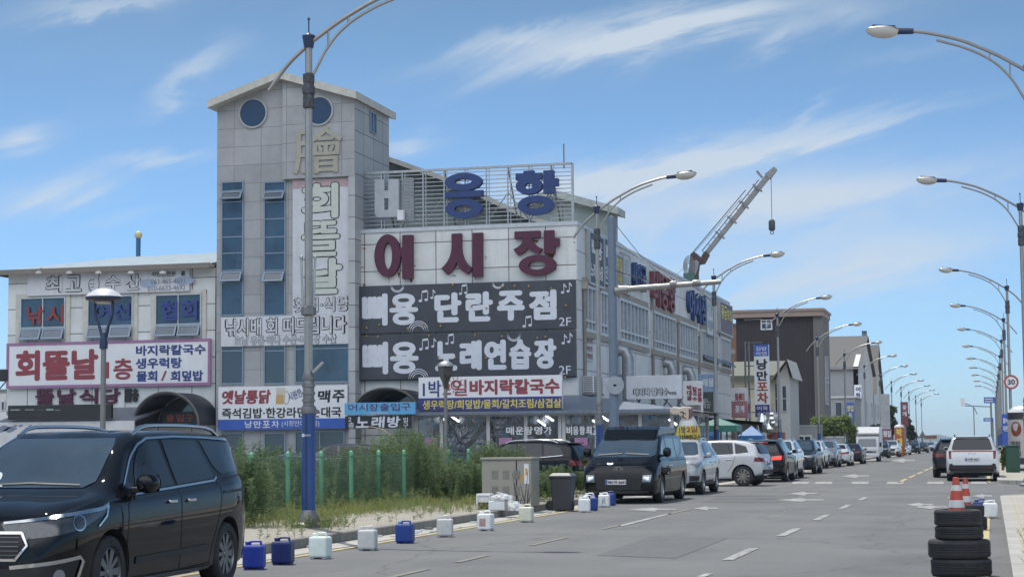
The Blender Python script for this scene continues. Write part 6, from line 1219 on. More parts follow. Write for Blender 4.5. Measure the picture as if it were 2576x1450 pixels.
# ---------------------------------------------------------------- cabinet, boxes, bin, bollard
p = onZ(1212, 1272, .15); q = onZ(1336, 1272, .15); t = thing('utility_cabinet', 'large grey beige utility cabinet standing in the weeds', 'cabinet', ((p.x+q.x)/2, p.y+.4, .15)); zt = onY(1270, 1155, p.y).z
M_CAB = mat('grey_beige_cabinet', (.30, .29, .25), .6, var=.1, stain=.35, stain_col=(.2, .17, .13)); xs_ = onY(1299, 1200, p.y).x
g = MB(); g.box(p.x, p.y, .15, q.x, p.y+.8, zt); cb_ = g.build('body', M_CAB, t, bevel=.012); g = MB(); g.box(p.x-.03, p.y-.04, zt, q.x+.03, p.y+.84, zt+.05); g.build('lid', M_CAB, t, bevel=.01)
g = MB(); g.box(p.x+.03, p.y-.012, .3, xs_-.02, p.y-.0, zt-.05); g.build('door', M_CAB, t); g = MB(); g.box(xs_+.02, p.y-.012, .3, q.x-.03, p.y-.0, zt-.05); d2 = g.build('door', M_CAB, t)
for i in range(3):
    for j in range(3): a = p.x+.32+i*.26; b = zt-.35-j*.36; MB().box(a-.075, p.y-.018, b-.1, a+.075, p.y-.013, b+.1).build('vent_patch', mat('darker_grey_patch', (.20, .195, .175), .7, var=.2), t)
g = MB(); g.box(xs_+.1, p.y-.017, zt-.5, xs_+.17, p.y-.013, zt-.33); g.box(q.x-.13, p.y-.017, zt-.36, q.x-.08, p.y-.013, zt-.2); g.build('warning_label', mat('orange_label', (.5, .3, .06), .6), d2); g = MB(); g.box(q.x-.16, p.y-.016, zt-.55, q.x-.05, p.y-.0135, zt-.1); g.build('paper_notice', M_WHITE, d2); g = MB(); g.box(xs_-.012, p.y-.004, .18, xs_+.012, p.y+.01, zt-.02); g.build('gap', M_DARK, t)
p = onZ(1215, 1280, .15); t = thing('foam_box', 'small white foam box with a dark open front beside the cabinet', 'box', (p.x, p.y, .15)); g = MB(); w_ = .16; g.box(p.x-w_, p.y, .15, p.x-w_+.035, p.y+.3, .46); g.box(p.x+w_-.035, p.y, .15, p.x+w_, p.y+.3, .46); g.box(p.x-w_, p.y, .44, p.x+w_, p.y+.3, .49); g.box(p.x-w_+.035, p.y+.03, .3, p.x+w_-.035, p.y+.3, .44); g.build('box', M_WHITE, t, bevel=.008); MB().box(p.x-w_+.04, p.y+.1, .16, p.x+w_-.04, p.y+.28, .3).build('dark_inside', M_DARK, t)
p = onZ(1262, 1283, .15); t = thing('foam_box', 'flat white foam box with tape lying in front of the cabinet', 'box', (p.x, p.y, .15)); g = MB(); g.box(p.x-.3, p.y, .155, p.x+.2, p.y+.35, .35); g.build('box', M_WHITE, t, bevel=.015); MB().box(p.x+.06, p.y-.003, .155, p.x+.13, p.y+.36, .353).build('tape', mat('grey_tape', (.3, .29, .27), .5), t)
def bag(label, px, py, z, s, m):
    p = onZ(px, py, .15); t = thing('plastic_bag', label, 'bag', (p.x, p.y, z)); rs = np.random.RandomState(int(px)); bm = bmesh.new(); bmesh.ops.create_icosphere(bm, subdivisions=3, radius=1)
    for v in bm.verts: k = 1+rs.uniform(-.16, .16); v.co = Vector((v.co.x*s[0]*k, v.co.y*s[1]*k, max(v.co.z*s[2]*k, -s[2]*.55)))
    me = bpy.data.meshes.new('bag'); bm.to_mesh(me); bm.free(); me.materials.append(m); o = link('bag', me, t); o.location = (p.x, p.y+.15, z+s[2]*.55); MB().tube([(p.x-.02, p.y+.15, z+s[2]*1.2), (p.x-.1, p.y+.12, z+s[2]*1.75), (p.x+.06, p.y+.13, z+s[2]*1.5)], [.03, .02, .012], 6).build('knot', m, t); return t
M_BAG = mat('white_plastic_bag', (.62, .63, .63), .3, var=.08)
bag('crumpled white plastic bag on top of the flat foam box', 1258, 1283, .355, (.24, .16, .1), M_BAG); bag('white plastic bag slumped against the end of the flat foam box', 1292, 1284, .155, (.16, .15, .12), M_BAG); bag('small scrap of white plastic in the grass left of the camper van', 1440, 1250, .15, (.12, .1, .05), M_BAG)
p = onZ(1411, 1285); t = thing('wheeled_bin', 'dark grey wheeled rubbish bin standing at the kerb beside the camper van', 'bin', (p.x, p.y, 0)); M_BIN = mat('dark_grey_bin_plastic', (.045, .047, .055), .5, var=.1); zt = onY(1411, 1192, p.y).z
g = MB(); g.add([(p.x-.21, p.y, .02), (p.x+.21, p.y, .02), (p.x+.21, p.y+.4, .02), (p.x-.21, p.y+.4, .02), (p.x-.25, p.y-.05, zt-.05), (p.x+.25, p.y-.05, zt-.05), (p.x+.25, p.y+.5, zt-.05), (p.x-.25, p.y+.5, zt-.05)], [(0, 3, 2, 1), (4, 5, 6, 7), (0, 1, 5, 4), (1, 2, 6, 5), (2, 3, 7, 6), (3, 0, 4, 7)]); g.build('body', M_BIN, t, bevel=.03)
g = MB(); g.box(p.x-.28, p.y-.08, zt-.08, p.x+.28, p.y+.52, zt-.03); g.build('rim', M_BIN, t, bevel=.015); g = MB(); g.add([(p.x-.27, p.y-.07, zt-.028), (p.x+.27, p.y-.07, zt-.028), (p.x+.27, p.y+.52, zt-.028), (p.x-.27, p.y+.52, zt-.028), (p.x-.2, p.y, zt+.03), (p.x+.2, p.y, zt+.03), (p.x+.2, p.y+.46, zt+.03), (p.x-.2, p.y+.46, zt+.03)], [(4, 5, 6, 7), (0, 1, 5, 4), (1, 2, 6, 5), (2, 3, 7, 6), (3, 0, 4, 7)]); ld = g.build('lid', mat('grey_bin_lid', (.09, .095, .105), .4), t, bevel=.01)
for s in (-1, 1): g = MB(); g.lathe([(.02, -.025), (.11, -.03), (.125, -.02), (.125, .02), (.11, .03), (.02, .025)], 20, (p.x-.26 if s < 0 else p.x+.2, p.y+(.05 if s < 0 else .3), .13), 'x' if s > 0 else 'y'); g.build('wheel', M_TYRE, t, smooth=40)
p = onZ(1345, 1262, .15); t = thing('gas_meter_post', 'short post with a white dome cap beside the cabinet', 'bollard', (p.x, p.y, .15)); g = MB(); g.tube([(p.x, p.y, .15), (p.x, p.y, .55)], .06, 12); g.build('post', mat('beige_post', (.35, .30, .22), .6, var=.25), t, smooth=40); g = MB(); g.lathe([(.1, .5), (.11, .53), (.11, .62), (.085, .69), (.04, .73), (.003, .74)], 18, (p.x, p.y, 0)); g.build('dome_cap', M_WHITE, t, smooth=50)
# dark green bin and blue board on the right pavement
p = onZ(2545, 1180, .15); t = thing('wheeled_bin', 'dark green street bin behind the white people carrier on the right pavement', 'bin', (p.x, 84, .15)); x = onY(2548, 1100, 84).x; z0, z1 = .15, onY(2545, 1122, 84).z; MB().box(x-.35, 83.7, z0, x+.25, 84.4, z1).build('body', mat('dark_green_plastic', (.02, .07, .045), .5), t, bevel=.04); MB().box(x-.38, 83.66, z1, x+.28, 84.45, z1+.07).build('lid', mat('dark_green_plastic', (.02, .07, .045)), t, bevel=.02)
a, b, c, d = rectY(2518, 1030, 2534, 1115, 95); board('sign_board', 'tall blue banner standing behind the right hand parked car', (2520, 1040, 2536, 1120), 95, M_BLUE, thick=.12, rows=[('활어', (2522, 1050, 2534, 1064), M_WLET, dict(bold=.03)), ('직판', (2522, 1070, 2534, 1084), M_WLET, dict(bold=.03))])
# ---------------------------------------------------------------- cars. x runs backward from the nose (0) to the tail (L), y to the car's left is +, nose points to -x
M_PBLACK = mat('black_car_paint', (.005, .006, .008), .5, 0, var=0, coat=.75, spec=0)
M_CGLASS = mat('tinted_car_glass', (.010, .013, .018), .03, var=0, ior=1.55)
M_WSHIELD = mat('windscreen_glass', (.035, .055, .075), .04, var=.25, scale=1.2, ior=1.9)
M_CHROME = mat('chrome', (.62, .63, .64), .12, 1.0, var=0)
M_BPLAST = mat('black_trim_plastic', (.014, .015, .017), .55, var=.1)
M_RIM = mat('silver_alloy', (.36, .37, .38), .35, .85, var=.05)
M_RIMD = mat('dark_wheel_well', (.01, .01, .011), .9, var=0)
M_HEAD = mat('headlamp_lens', (.26, .28, .30), .08, .3, var=.4, scale=14, ior=1.7)
M_TAIL = mat('tail_lamp_lens', (.16, .012, .012), .12, var=.1)
M_TAILON = mat('lit_brake_lamp', (.5, .03, .02), .3, var=0, emit=(1, .05, .03), est=1.0)
M_PLATE = mat('number_plate_white', (.66, .67, .68), .4, var=.05)
M_AMB = mat('dark_lamp_surround', (.02, .022, .026), .1, var=0)

def pw(tab):
    xs = np.array([a for a, b in tab], float); ys = np.array([b for a, b in tab], float); n = len(xs)
    h = np.diff(xs); d = np.diff(ys)/h; m = np.zeros(n); m[0], m[-1] = d[0], d[-1]
    for i in range(1, n-1):
        if d[i-1]*d[i] > 0: w1, w2 = 2*h[i]+h[i-1], h[i]+2*h[i-1]; m[i] = (w1+w2)/(w1/d[i-1]+w2/d[i])
    def f(x):
        x = min(max(x, xs[0]), xs[-1]); i = min(max(int(np.searchsorted(xs, x))-1, 0), n-2); t = (x-xs[i])/h[i]
        return float((2*t**3-3*t*t+1)*ys[i]+(t**3-2*t*t+t)*h[i]*m[i]+(-2*t**3+3*t*t)*ys[i+1]+(t**3-t*t)*h[i]*m[i+1])
    return f
class Car:
    def __init__(s, name, cat, L, Wd, top, belt, wr, bot, half, axles, rw, tyre_w=.235, track=None, clad=0.0, res=.05):
        s.L, s.W = L, Wd; s.top, s.belt, s.wr, s.bot, s.half = map(pw, (top, belt, wr, bot, half)); s.axles, s.rw, s.tw = axles, rw, tyre_w; s.clad = clad
        s.root = thing(name, 'x', cat)
        st = sorted(set([0, .012, .03, .06, .1]+[round(x, 3) for x in np.arange(.15, L-.12, res)]+[L-.1, L-.06, L-.03, L-.012, L]))
        rings = []
        for x in st:
            zt, zb, w = s.top(x), s.bot(x), s.half(x)*Wd/2; zl = min(s.belt(x), zt-.07); wrf = s.wr(x)*Wd/2; wrf = min(wrf, w*.96)
            dz = min(.085, (zt-zl)*.5); zm = zb+(zl-zb)*.55
            P = [(0, zb), (w*.72, zb), (w*.90, zb+.015), (w*.965, zb+.07), (w*.99, zb+(zm-zb)*.55), (w, zm), (w*.995, zm+(zl-zm)*.55), (w*.972, zl-.03), (w*.94, zl+.01)]
            a = (w*.925, zl+.03); b = (wrf*1.03, zt-dz)
            P += [(a[0]+(b[0]-a[0])*k, a[1]+(b[1]-a[1])*k+.0) for k in (.33, .66)] if zt-zl > .25 else []
            if zt-zl <= .25: P += [(a[0]+(b[0]-a[0])*k, a[1]+(b[1]-a[1])*k) for k in (.4, .7)]
            P += [b, (wrf*.95, zt-dz*.45), (wrf*.80, zt-dz*.12), (wrf*.5, zt-.012*(dz/.085)), (wrf*.2, zt), (0, zt)]
            P = [Vector((p[0], p[1], 0)) for p in P]
            Q = [P[0]*1]+P+[P[-1]*1]; out = []
            for i in range(1, len(Q)-2):
                for k in range(3):
                    t = k/3; p0, p1, p2, p3 = Q[i-1], Q[i], Q[i+1], Q[i+2]; c = .5*((2*p1)+(p2-p0)*t+(2*p0-5*p1+4*p2-p3)*t*t+(3*p1-p0-3*p2+p3)*t**3); out.append((c.x, c.y))
            out.append((0, zt)); hf = [(max(a, 0), b) for a, b in out]
            rings.append([(x, y, z) for y, z in hf]+[(x, -y, z) for y, z in hf[-2:0:-1]])
        n = len(rings[0]); v = [q for r in rings for q in r]
        f = [(i*n+j, (i+1)*n+j, (i+1)*n+(j+1) % n, i*n+(j+1) % n) for i in range(len(st)-1) for j in range(n)]
        f += [tuple(range(n)), tuple((len(st)-1)*n+j for j in reversed(range(n)))]
        s.v, s.f = v, f; s.bvh = BVHTree.FromPolygons([Vector(q) for q in v], f)
    def body(s, paint, trim=None):
        me = bpy.data.meshes.new('body'); me.from_pydata(s.v, [], s.f); me.materials.append(paint); me.materials.append(M_RIMD); me.materials.append(M_BPLAST)
        mi = [0]*len(s.f)
        for i, f in enumerate(s.f):
            if sum(s.v[k][2] for k in f)/len(f) < s.clad: mi[i] = 2
        me.polygons.foreach_set('material_index', mi)
        bm = bmesh.new(); bm.from_mesh(me); bmesh.ops.recalc_face_normals(bm, faces=bm.faces); bm.to_mesh(me); bm.free()
        o = bpy.data.objects.new('body_tmp', me); C.objects.link(o)
        g = MB()
        for ax in s.axles:
            for sy in (-1, 1): g.lathe([(s.rw+.055, sy*(s.W/2-.34)), (s.rw+.055, sy*(s.W/2+.2))][::sy], 40, (ax, 0, s.rw+.01), 'y', mi=0)
        cm = bpy.data.meshes.new('cut'); cm.from_pydata(g.v, [], g.f); cm.materials.append(M_RIMD)
        bm = bmesh.new(); bm.from_mesh(cm); bmesh.ops.recalc_face_normals(bm, faces=bm.faces); bm.to_mesh(cm); bm.free()
        c = bpy.data.objects.new('cut', cm); C.objects.link(c)
        m = o.modifiers.new('b', 'BOOLEAN'); m.object = c; m.operation = 'DIFFERENCE'; m.solver = 'EXACT'
        try: m.material_mode = 'TRANSFER'
        except Exception: pass
        dg = bpy.context.evaluated_depsgraph_get(); me2 = bpy.data.meshes.new_from_object(o.evaluated_get(dg))
        bpy.data.objects.remove(o); bpy.data.objects.remove(c)
        me2.polygons.foreach_set('use_smooth', [True]*len(me2.polygons)); me2.set_sharp_from_angle(angle=R(38)); me2.name = 'body'
        s.bo = link('body', me2, s.root); return s.bo
    def _grid(s, pts, st):
        P = []; n = len(pts)
        for i in range(n):
            a, b = Vector(pts[i]), Vector(pts[(i+1) % n]); k = max(1, int((b-a).length/st))
            P += [a.lerp(b, t/k) for t in range(k)]
        nb = len(P); xs = [p.x for p in P]; ys = [p.y for p in P]; G = []
        x = min(xs)+st*.5
        while x < max(xs):
            y = min(ys)+st*.5
            while y < max(ys): G.append(Vector((x, y))); y += st
            x += st
        r = delaunay_2d_cdt(P+G, [], [list(range(nb))], 1, 1e-5); return r[0], r[2]
    def decal(s, name, pts, m, view='L', off=.006, parent=None, st=.06, smooth=True):
        """outline in (x,z) for the L/R sides, (y,z) for F/B, (x,y) for T, laid on the body"""
        vs, fs = s._grid(pts, st); out = []
        for p in vs:
            if view == 'L': o, d = Vector((p.x, 3, p.y)), Vector((0, -1, 0))
            elif view == 'R': o, d = Vector((p.x, -3, p.y)), Vector((0, 1, 0))
            elif view == 'F': o, d = Vector((-3, p.x, p.y)), Vector((1, 0, 0))
            elif view == 'B': o, d = Vector((s.L+3, p.x, p.y)), Vector((-1, 0, 0))
            elif view == 'T': o, d = Vector((p.x, p.y, 4)), Vector((0, 0, -1))
            else: o, d = view(p)
            h, n, i, t = s.bvh.ray_cast(o, d)
            if h is None: h, n, i, t = s.bvh.find_nearest(o+d*(3-s.W*.42) if view in ('L', 'R') else o+d*2.8)
            if n.dot(d) > 0: n = -n
            out.append(h+(n*.6-d*.4)*off)
        me = bpy.data.meshes.new(name); me.from_pydata([tuple(q) for q in out], [], [tuple(f) for f in fs]); me.materials.append(m)
        if smooth: me.polygons.foreach_set('use_smooth', [True]*len(me.polygons))
        bm = bmesh.new(); bm.from_mesh(me); bmesh.ops.delete(bm, geom=[q for q in bm.verts if not q.link_faces], context='VERTS'); bm.normal_update()
        dm = {'L': (0, 1, 0), 'R': (0, -1, 0), 'F': (-1, 0, 0), 'B': (1, 0, 0), 'T': (0, 0, 1)}.get(view, None) if isinstance(view, str) else None
        dm = Vector(dm) if dm else -view(vs[0])[1]
        for f in bm.faces:
            if f.normal.dot(dm) < 0: f.normal_flip()
        bm.to_mesh(me); bm.free()
        return link(name, me, parent or s.root)
    def both(s, name, pts, m, **k): return [s.decal(name, pts, m, view=w, **k) for w in 'LR']
    def line(s, name, pts, m, w=.014, view='L', off=.005, parent=None):
        P = [Vector(p) for p in pts]; o = []
        for sg in (1, -1):
            for i, p in (enumerate(P) if sg > 0 else reversed(list(enumerate(P)))):
                d = (P[min(i+1, len(P)-1)]-P[max(i-1, 0)]).normalized(); o.append(p+Vector((-d.y, d.x))*w/2*sg)
        return s.decal(name, o, m, view=view, off=off, parent=parent, st=.08)
    def wheels(s, spokes=10, style=0, rimm=None, ratio=.68):
        for ax in s.axles:
            for sy in (-1, 1):
                rw = s.rw; w = s.tw; yo = sy*(s.W/2-.015-w/2); ri = rw*ratio; g = MB()
                prof = [(ri, -w/2+.02), (ri+.015, -w/2), (rw*.9, -w/2-.004), (rw*.965, -w/2+.012), (rw, -w/2+.035), (rw, w/2-.035), (rw*.965, w/2-.012), (rw*.9, w/2+.004), (ri+.015, w/2), (ri, w/2-.02)]
                g.lathe([(a, b) for a, b in prof]+[(ri, -w/2+.02)], 44, (ax, yo, rw), 'y', cap=False); ty = g.build('wheel', M_TYRE, s.root, smooth=35)
                g = MB(); e = yo+sy*(w/2-.015); ii = yo+sy*(w/2-.09)
                g.lathe([(ri, e-ii-.0), (ri*.955, e-ii+.006), (ri*.92, e-ii-.012), (ri*.9, -.02)] if sy > 0 else [(ri, e-ii), (ri*.955, e-ii-.006), (ri*.92, e-ii+.012), (ri*.9, .02)], 40, (ax, ii, rw), 'y', cap=False)
                for k in range(spokes):
                    a = 2*math.pi*k/spokes; aw = (.19 if k % 2 == 0 or style == 0 else .12)*(10/spokes)**.6; c0 = (math.cos(a), math.sin(a)); t0 = (-math.sin(a), math.cos(a))
                    q = []
                    for r_, hw, yy2 in ((ri*.12, ri*aw*.55, e-.012*sy), (ri*.93, ri*aw*.9, e-.006*sy)):
                        q += [(ax+c0[0]*r_-t0[0]*hw, yy2, rw+c0[1]*r_-t0[1]*hw), (ax+c0[0]*r_+t0[0]*hw, yy2, rw+c0[1]*r_+t0[1]*hw), (ax+c0[0]*r_+t0[0]*hw*.8, yy2-sy*.03, rw+c0[1]*r_+t0[1]*hw*.8), (ax+c0[0]*r_-t0[0]*hw*.8, yy2-sy*.03, rw+c0[1]*r_-t0[1]*hw*.8)]
                    g.add(q, [(0, 1, 5, 4), (1, 2, 6, 5), (3, 0, 4, 7), (0, 3, 2, 1), (4, 5, 6, 7)])
                g.lathe([(ri*.2, 0), (ri*.17, sy*.012), (.004, sy*.014)], 16, (ax, e-.014*sy, rw), 'y'); g.build('rim', rimm or M_RIM, ty, smooth=30)
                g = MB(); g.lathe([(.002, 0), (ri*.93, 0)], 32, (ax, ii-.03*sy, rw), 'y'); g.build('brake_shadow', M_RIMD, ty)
    def under(s):
        g = MB(); g.box(.35, -s.W*.36, .2, s.L-.35, s.W*.36, .5)
        for ax in s.axles: g.box(ax-.05, -s.W*.42, s.rw-.05, ax+.05, s.W*.42, s.rw+.05)
        g.build('underbody', M_RIMD, s.root)
    def mirror(s, x, z, paint, w=.17, h=.15, d=.1):
        for sy in (-1, 1):
            h0, n, i, t = s.bvh.ray_cast(Vector((x, sy*3, z)), Vector((0, -sy, 0))); y = h0.y
            g = MB(); cy_ = y+sy*(.05+w*.62); g.lathe([(.002, -d)]+[(max(.002, math.cos(q)**.4), d*math.sin(q)*.95) for q in (R(-75+15*k) for k in range(10))]+[(.92, d*.75), (.002, d*.75)], 24, (x, cy_, z+h*.2), 'x', sc=(w*.55, h*.55)); m = g.build('mirror', paint, s.root, smooth=60)
            g = MB(); g.box(x-.05, y-sy*.03, z-h*.3, x+.05, y+sy*.1, z-h*.02); g.build('mirror_arm', M_BPLAST, m, bevel=.01)
            g = MB(); g.box(x+d*.7, y+sy*.08, z-h*.25, x+d*.7+.006, y+sy*(.02+w*1.2), z+h*.62); g.build('mirror_glass', M_CGLASS, m)
    def handles(s, xs, z, m):
        for x in xs:
            for sy in (-1, 1):
                h0, n, i, t = s.bvh.ray_cast(Vector((x, sy*3, z)), Vector((0, -sy, 0))); y = h0.y
                g = MB(); g.box(x-.1, y-sy*.002, z-.016, x+.1, y+sy*.035, z+.02); g.build('door_handle', m, s.root, bevel=.012)
    def rails(s, x0, x1, m, yk=.86, h=.05):
        for sy in (-1, 1):
            P = []
            for k in range(13):
                x = x0+(x1-x0)*k/12; y = sy*s.wr(x)*s.W/2*yk; h0, n, i, t = s.bvh.ray_cast(Vector((x, y, 4)), Vector((0, 0, -1))); e = min(1, min(k, 12-k)/1.3)
                P.append((x, y, h0.z-.005+h*e))
            g = MB(); g.tube(P, .022, 8); g.build('roof_rail', m, s.root, smooth=50)
    def plate(s, x, z, y=0, text='981어 6641', w=.52, h=.11, front=True, rear_x=None):
        n = Vector((-1, 0, 0)) if front else Vector((1, 0, 0)); u = Vector((0, -1, 0)) if front else Vector((0, 1, 0)); q = Vector((x, y, z))
        fr = (q, u, ZF, n); g = MB(); g.prism([(-w/2, -h/2), (w/2, -h/2), (w/2, h/2), (-w/2, h/2)], fr, .02); p = g.build('number_plate', M_PLATE, s.root)
        fr2 = (q+n*.002, u, ZF, n); g = MB(); g.prism([(-w/2+.004, -h/2+.004), (-w/2+.05, -h/2+.004), (-w/2+.05, h/2-.004), (-w/2+.004, h/2-.004)], fr2, .002); g.build('blue_strip', M_BLUE, p)
        g = MB(); put_text(g, text, fr2, -w/2+.065, -h*.36, w/2-.015, h*.36, bold=.03, lift=.002); g.build('lettering', M_BLK, p)
    def place(s, x, y, rz, label, group=None):
        s.root.location = (x, y, .004); s.root.rotation_euler.z = rz; s.root['label'] = label
        if group: s.root['group'] = group
        return s.root
def mirror_y(pts): return [(-a, b) for a, b in pts]
def paintover(root, paint, old):
    for o in [root]+list(root.children_recursive):
        for k, sl in enumerate(o.material_slots):
            if sl.material and sl.material in old: sl.link = 'OBJECT'; sl.material = paint
def arc(cx, cz, r, a0, a1, n=14): return [(cx+r*math.cos(R(a0+(a1-a0)*k/n)), cz+r*math.sin(R(a0+(a1-a0)*k/n))) for k in range(n+1)]
M_SEAM = mat('panel_gap', (.003, .003, .004), .8, var=0)
M_PWHITE = mat('white_car_paint', (.62, .63, .64), .25, 0, var=0, coat=1.0)
M_PSILV = mat('silver_car_paint', (.36, .37, .385), .4, .15, var=0, coat=1.0)
M_PNAVY = mat('dark_navy_car_paint', (.010, .013, .022), .5, 0, var=0, coat=.8, spec=0)
M_PGREY = mat('dark_grey_car_paint', (.05, .053, .06), .25, .2, var=0, coat=1.0)
def face_cam(x, yfront): return x, yfront   # nose towards the camera: local +x maps to world +Y
RZ = math.pi/2     # nose at -Y

# ---- 1. black minivan, nearest
c = Car('minivan', 'minivan', 5.11, 1.985,
        [(0, .66), (.03, .78), (.10, .90), (.3, 1.0), (.9, 1.115), (1.05, 1.15), (1.95, 1.655), (2.25, 1.725), (3.3, 1.745), (4.5, 1.71), (4.78, 1.665), (4.86, 1.58), (5.02, 1.15), (5.08, 1.0), (5.11, .82)],
        [(0, .58), (.1, .82), (.4, .93), (1.05, 1.04), (2.0, 1.075), (3.6, 1.135), (4.6, 1.19), (5.11, .9)],
        [(0, .60), (.2, .72), (.9, .86), (1.2, .86), (1.95, .70), (2.3, .715), (4.4, .73), (4.8, .70), (5.11, .66)],
        [(0, .28), (.25, .20), (.8, .19), (4.4, .2), (4.9, .26), (5.11, .36)],
        [(0, .66), (.04, .78), (.15, .88), (.45, .96), (.9, .99), (1.3, 1), (4.15, 1), (4.5, .97), (4.8, .90), (5.0, .81), (5.11, .70)], (.965, 4.025), .355)
c.body(M_PBLACK); c.under(); c.wheels(10, 1, mat('dark_silver_alloy', (.20, .205, .21), .4, .8, var=.05))
ws = [(-.60, 1.165), (.60, 1.165), (.68, 1.22), (.61, 1.58), (.55, 1.65), (-.55, 1.65), (-.61, 1.58), (-.68, 1.22)]
c.decal('windscreen', ws, M_WSHIELD, 'F', .008)
for w in 'LR':
    c.decal('side_window', [(1.66, 1.115), (2.62, 1.155), (2.56, 1.62), (2.28, 1.62), (2.06, 1.54), (1.82, 1.33)], M_CGLASS, w)
    c.decal('side_window', [(2.72, 1.16), (3.72, 1.205), (3.78, 1.25), (3.56, 1.625), (2.66, 1.63)], M_CGLASS, w)
    c.decal('side_window', [(3.86, 1.33), (4.0, 1.245), (4.86, 1.30), (4.74, 1.52), (4.62, 1.60), (3.68, 1.625)], M_CGLASS, w)
    c.decal('quarter_glass', [(1.30, 1.075), (1.62, 1.10), (1.60, 1.20), (1.52, 1.235)], M_CGLASS, w)
    c.line('window_trim', [(1.28, 1.06), (1.66, 1.09), (2.7, 1.135), (3.74, 1.18), (3.84, 1.22)], M_CHROME, .022, w, .009)
    c.line('window_trim', [(1.28, 1.07), (1.55, 1.26), (1.82, 1.44), (2.08, 1.585), (2.3, 1.648), (3.0, 1.668), (3.8, 1.66), (4.62, 1.635)], M_CHROME, .022, w, .009)
    for pts in ([(1.32, .30), (1.30, .62), (1.36, 1.0), (1.62, 1.1)], [(2.66, .28), (2.66, .7), (2.70, 1.13), (2.62, 1.64)], [(3.80, 1.20), (3.84, 1.0), (3.72, .75), (3.56, .5), (3.5, .3)], [(1.35, .27), (2.66, .27), (3.52, .29)], [(4.02, 1.20), (4.3, 1.215), (4.98, 1.25)]): c.line('door_gap', pts, M_SEAM, .012, w)
    c.decal('side_moulding', [(1.5, .40), (3.4, .43), (3.4, .50), (1.5, .47)], M_BPLAST, w, .012)
    c.decal('sliding_rail', [(3.9, 1.035), (4.85, 1.05), (4.85, 1.085), (3.9, 1.065)], M_BPLAST, w, .008)
    c.decal('sill_trim', [(1.42, .225), (3.55, .225), (3.55, .262), (1.42, .262)], M_CHROME, w, .01)
    c.decal('tail_lamp', [(4.86, .92), (5.02, .9), (5.06, 1.15), (4.93, 1.22)], M_TAIL, w, .01)
c.mirror(1.62, 1.16, M_PBLACK, .2, .19, .12); c.handles((2.42, 2.92), .99, M_CHROME); c.rails(2.15, 4.5, M_CHROME, .9, .075)
DO = .93
def diagL(p): return Vector((-2.5+(p.x+DO)*.7071, 2.5+(p.x+DO)*.7071, p.y)), Vector((.7071, -.7071, 0))
def diagR(p): return Vector((-2.5+(p.x+DO)*.7071, -2.5-(p.x+DO)*.7071, p.y)), Vector((.7071, .7071, 0))
for v in (diagL, diagR):
    hl = c.decal('headlight', [(-.64, .70), (-.30, .745), (0.02, .80), (.34, .93), (.40, 1.0), (.30, .975), (-.1, .93), (-.45, .885), (-.68, .86)], mat('smoked_headlamp', (.05, .055, .06), .06, var=.5, scale=18, ior=1.8), v, .008, st=.04)
    c.decal('chrome_brow', [(-.66, .872), (-.1, .945), (.30, .99), (.42, 1.03), (.40, .985), (.30, .955), (-.1, .915), (-.66, .85)], M_CHROME, v, .016, hl, st=.04)
    c.decal('projector', arc(-.02, .855, .062, 0, 345), mat('projector_lens', (.03, .035, .04), .04, var=0, ior=1.9), v, .02, hl, st=.03)
    c.decal('projector_ring', arc(-.02, .855, .078, 0, 345), M_CHROME, v, .014, hl, st=.03)
    c.line('chrome_edge', [(.40, 1.0), (.36, .90), (.24, .81)], M_CHROME, .018, v, .014, hl)
    fg = c.decal('fog_light', [(-.62, .30), (-.1, .32), (-.02, .52), (-.62, .44)], M_BPLAST, v, .01); c.line('chrome_edge', [(-.64, .46), (-.02, .54), (.02, .50), (-.06, .30)], M_CHROME, .035, v, .018, fg); c.decal('lamp', arc(-.25, .38, .06, 0, 345), M_HEAD, v, .016, fg, st=.03)
gr = c.decal('grille', [(-.46, .54), (.46, .54), (.56, .66), (.5, .76), (-.5, .76), (-.56, .66)], M_BPLAST, 'F', .01)
for q in ([(-.48, .53), (.48, .53)], [(-.52, .775), (.52, .775)], [(.47, .53), (.585, .66), (.52, .775)], [(-.47, .53), (-.585, .66), (-.52, .775)]): c.line('chrome_frame', q, M_CHROME, .024, 'F', .02, gr)
for k in range(5): c.line('slat', [(-.5, .575+.04*k), (.5, .575+.04*k)], M_STEELD, .006, 'F', .016, gr)
c.decal('lower_intake', [(-.6, .30), (.6, .30), (.55, .45), (-.55, .45)], M_BPLAST, 'F', .01); c.plate(-.03, .50, 0, '32노 7154')
c.decal('rear_window', [(-.62, 1.22), (.62, 1.22), (.55, 1.58), (-.55, 1.58)], M_CGLASS, 'B', .008)
for sy in (-1, 1): c.line('wiper', [(-.55*sy+.0, 1.185), (.05*sy, 1.205)], M_BPLAST, .013, 'F', .02)
c.decal('bonnet_gap', [(.78, -.70), (.79, -.70), (.79, .70), (.78, .70)], M_SEAM, 'T', .004); c.decal('parking_sticker', arc(.44, 1.24, .075, 0, 345), mat('pale_round_sticker', (.45, .5, .5), .5, var=.3, scale=30), 'F', .012, st=.03); c.decal('phone_card', [(.28, 1.175), (.4, 1.175), (.4, 1.2), (.28, 1.2)], M_WHITE, 'F', .012)
g = MB(); g.box(4.72, -.6, 1.665, 4.98, .6, 1.69); g.build('spoiler', M_PBLACK, c.root, bevel=.01)
pr = onZ(572, 1470, 0)
_yaw = RZ+R(2.2); c.place(pr.x-.92-math.cos(_yaw)*4.025-.03, pr.y-4.025-.1, _yaw, 'black minivan with chrome trim parked nearest the camera at the left edge')

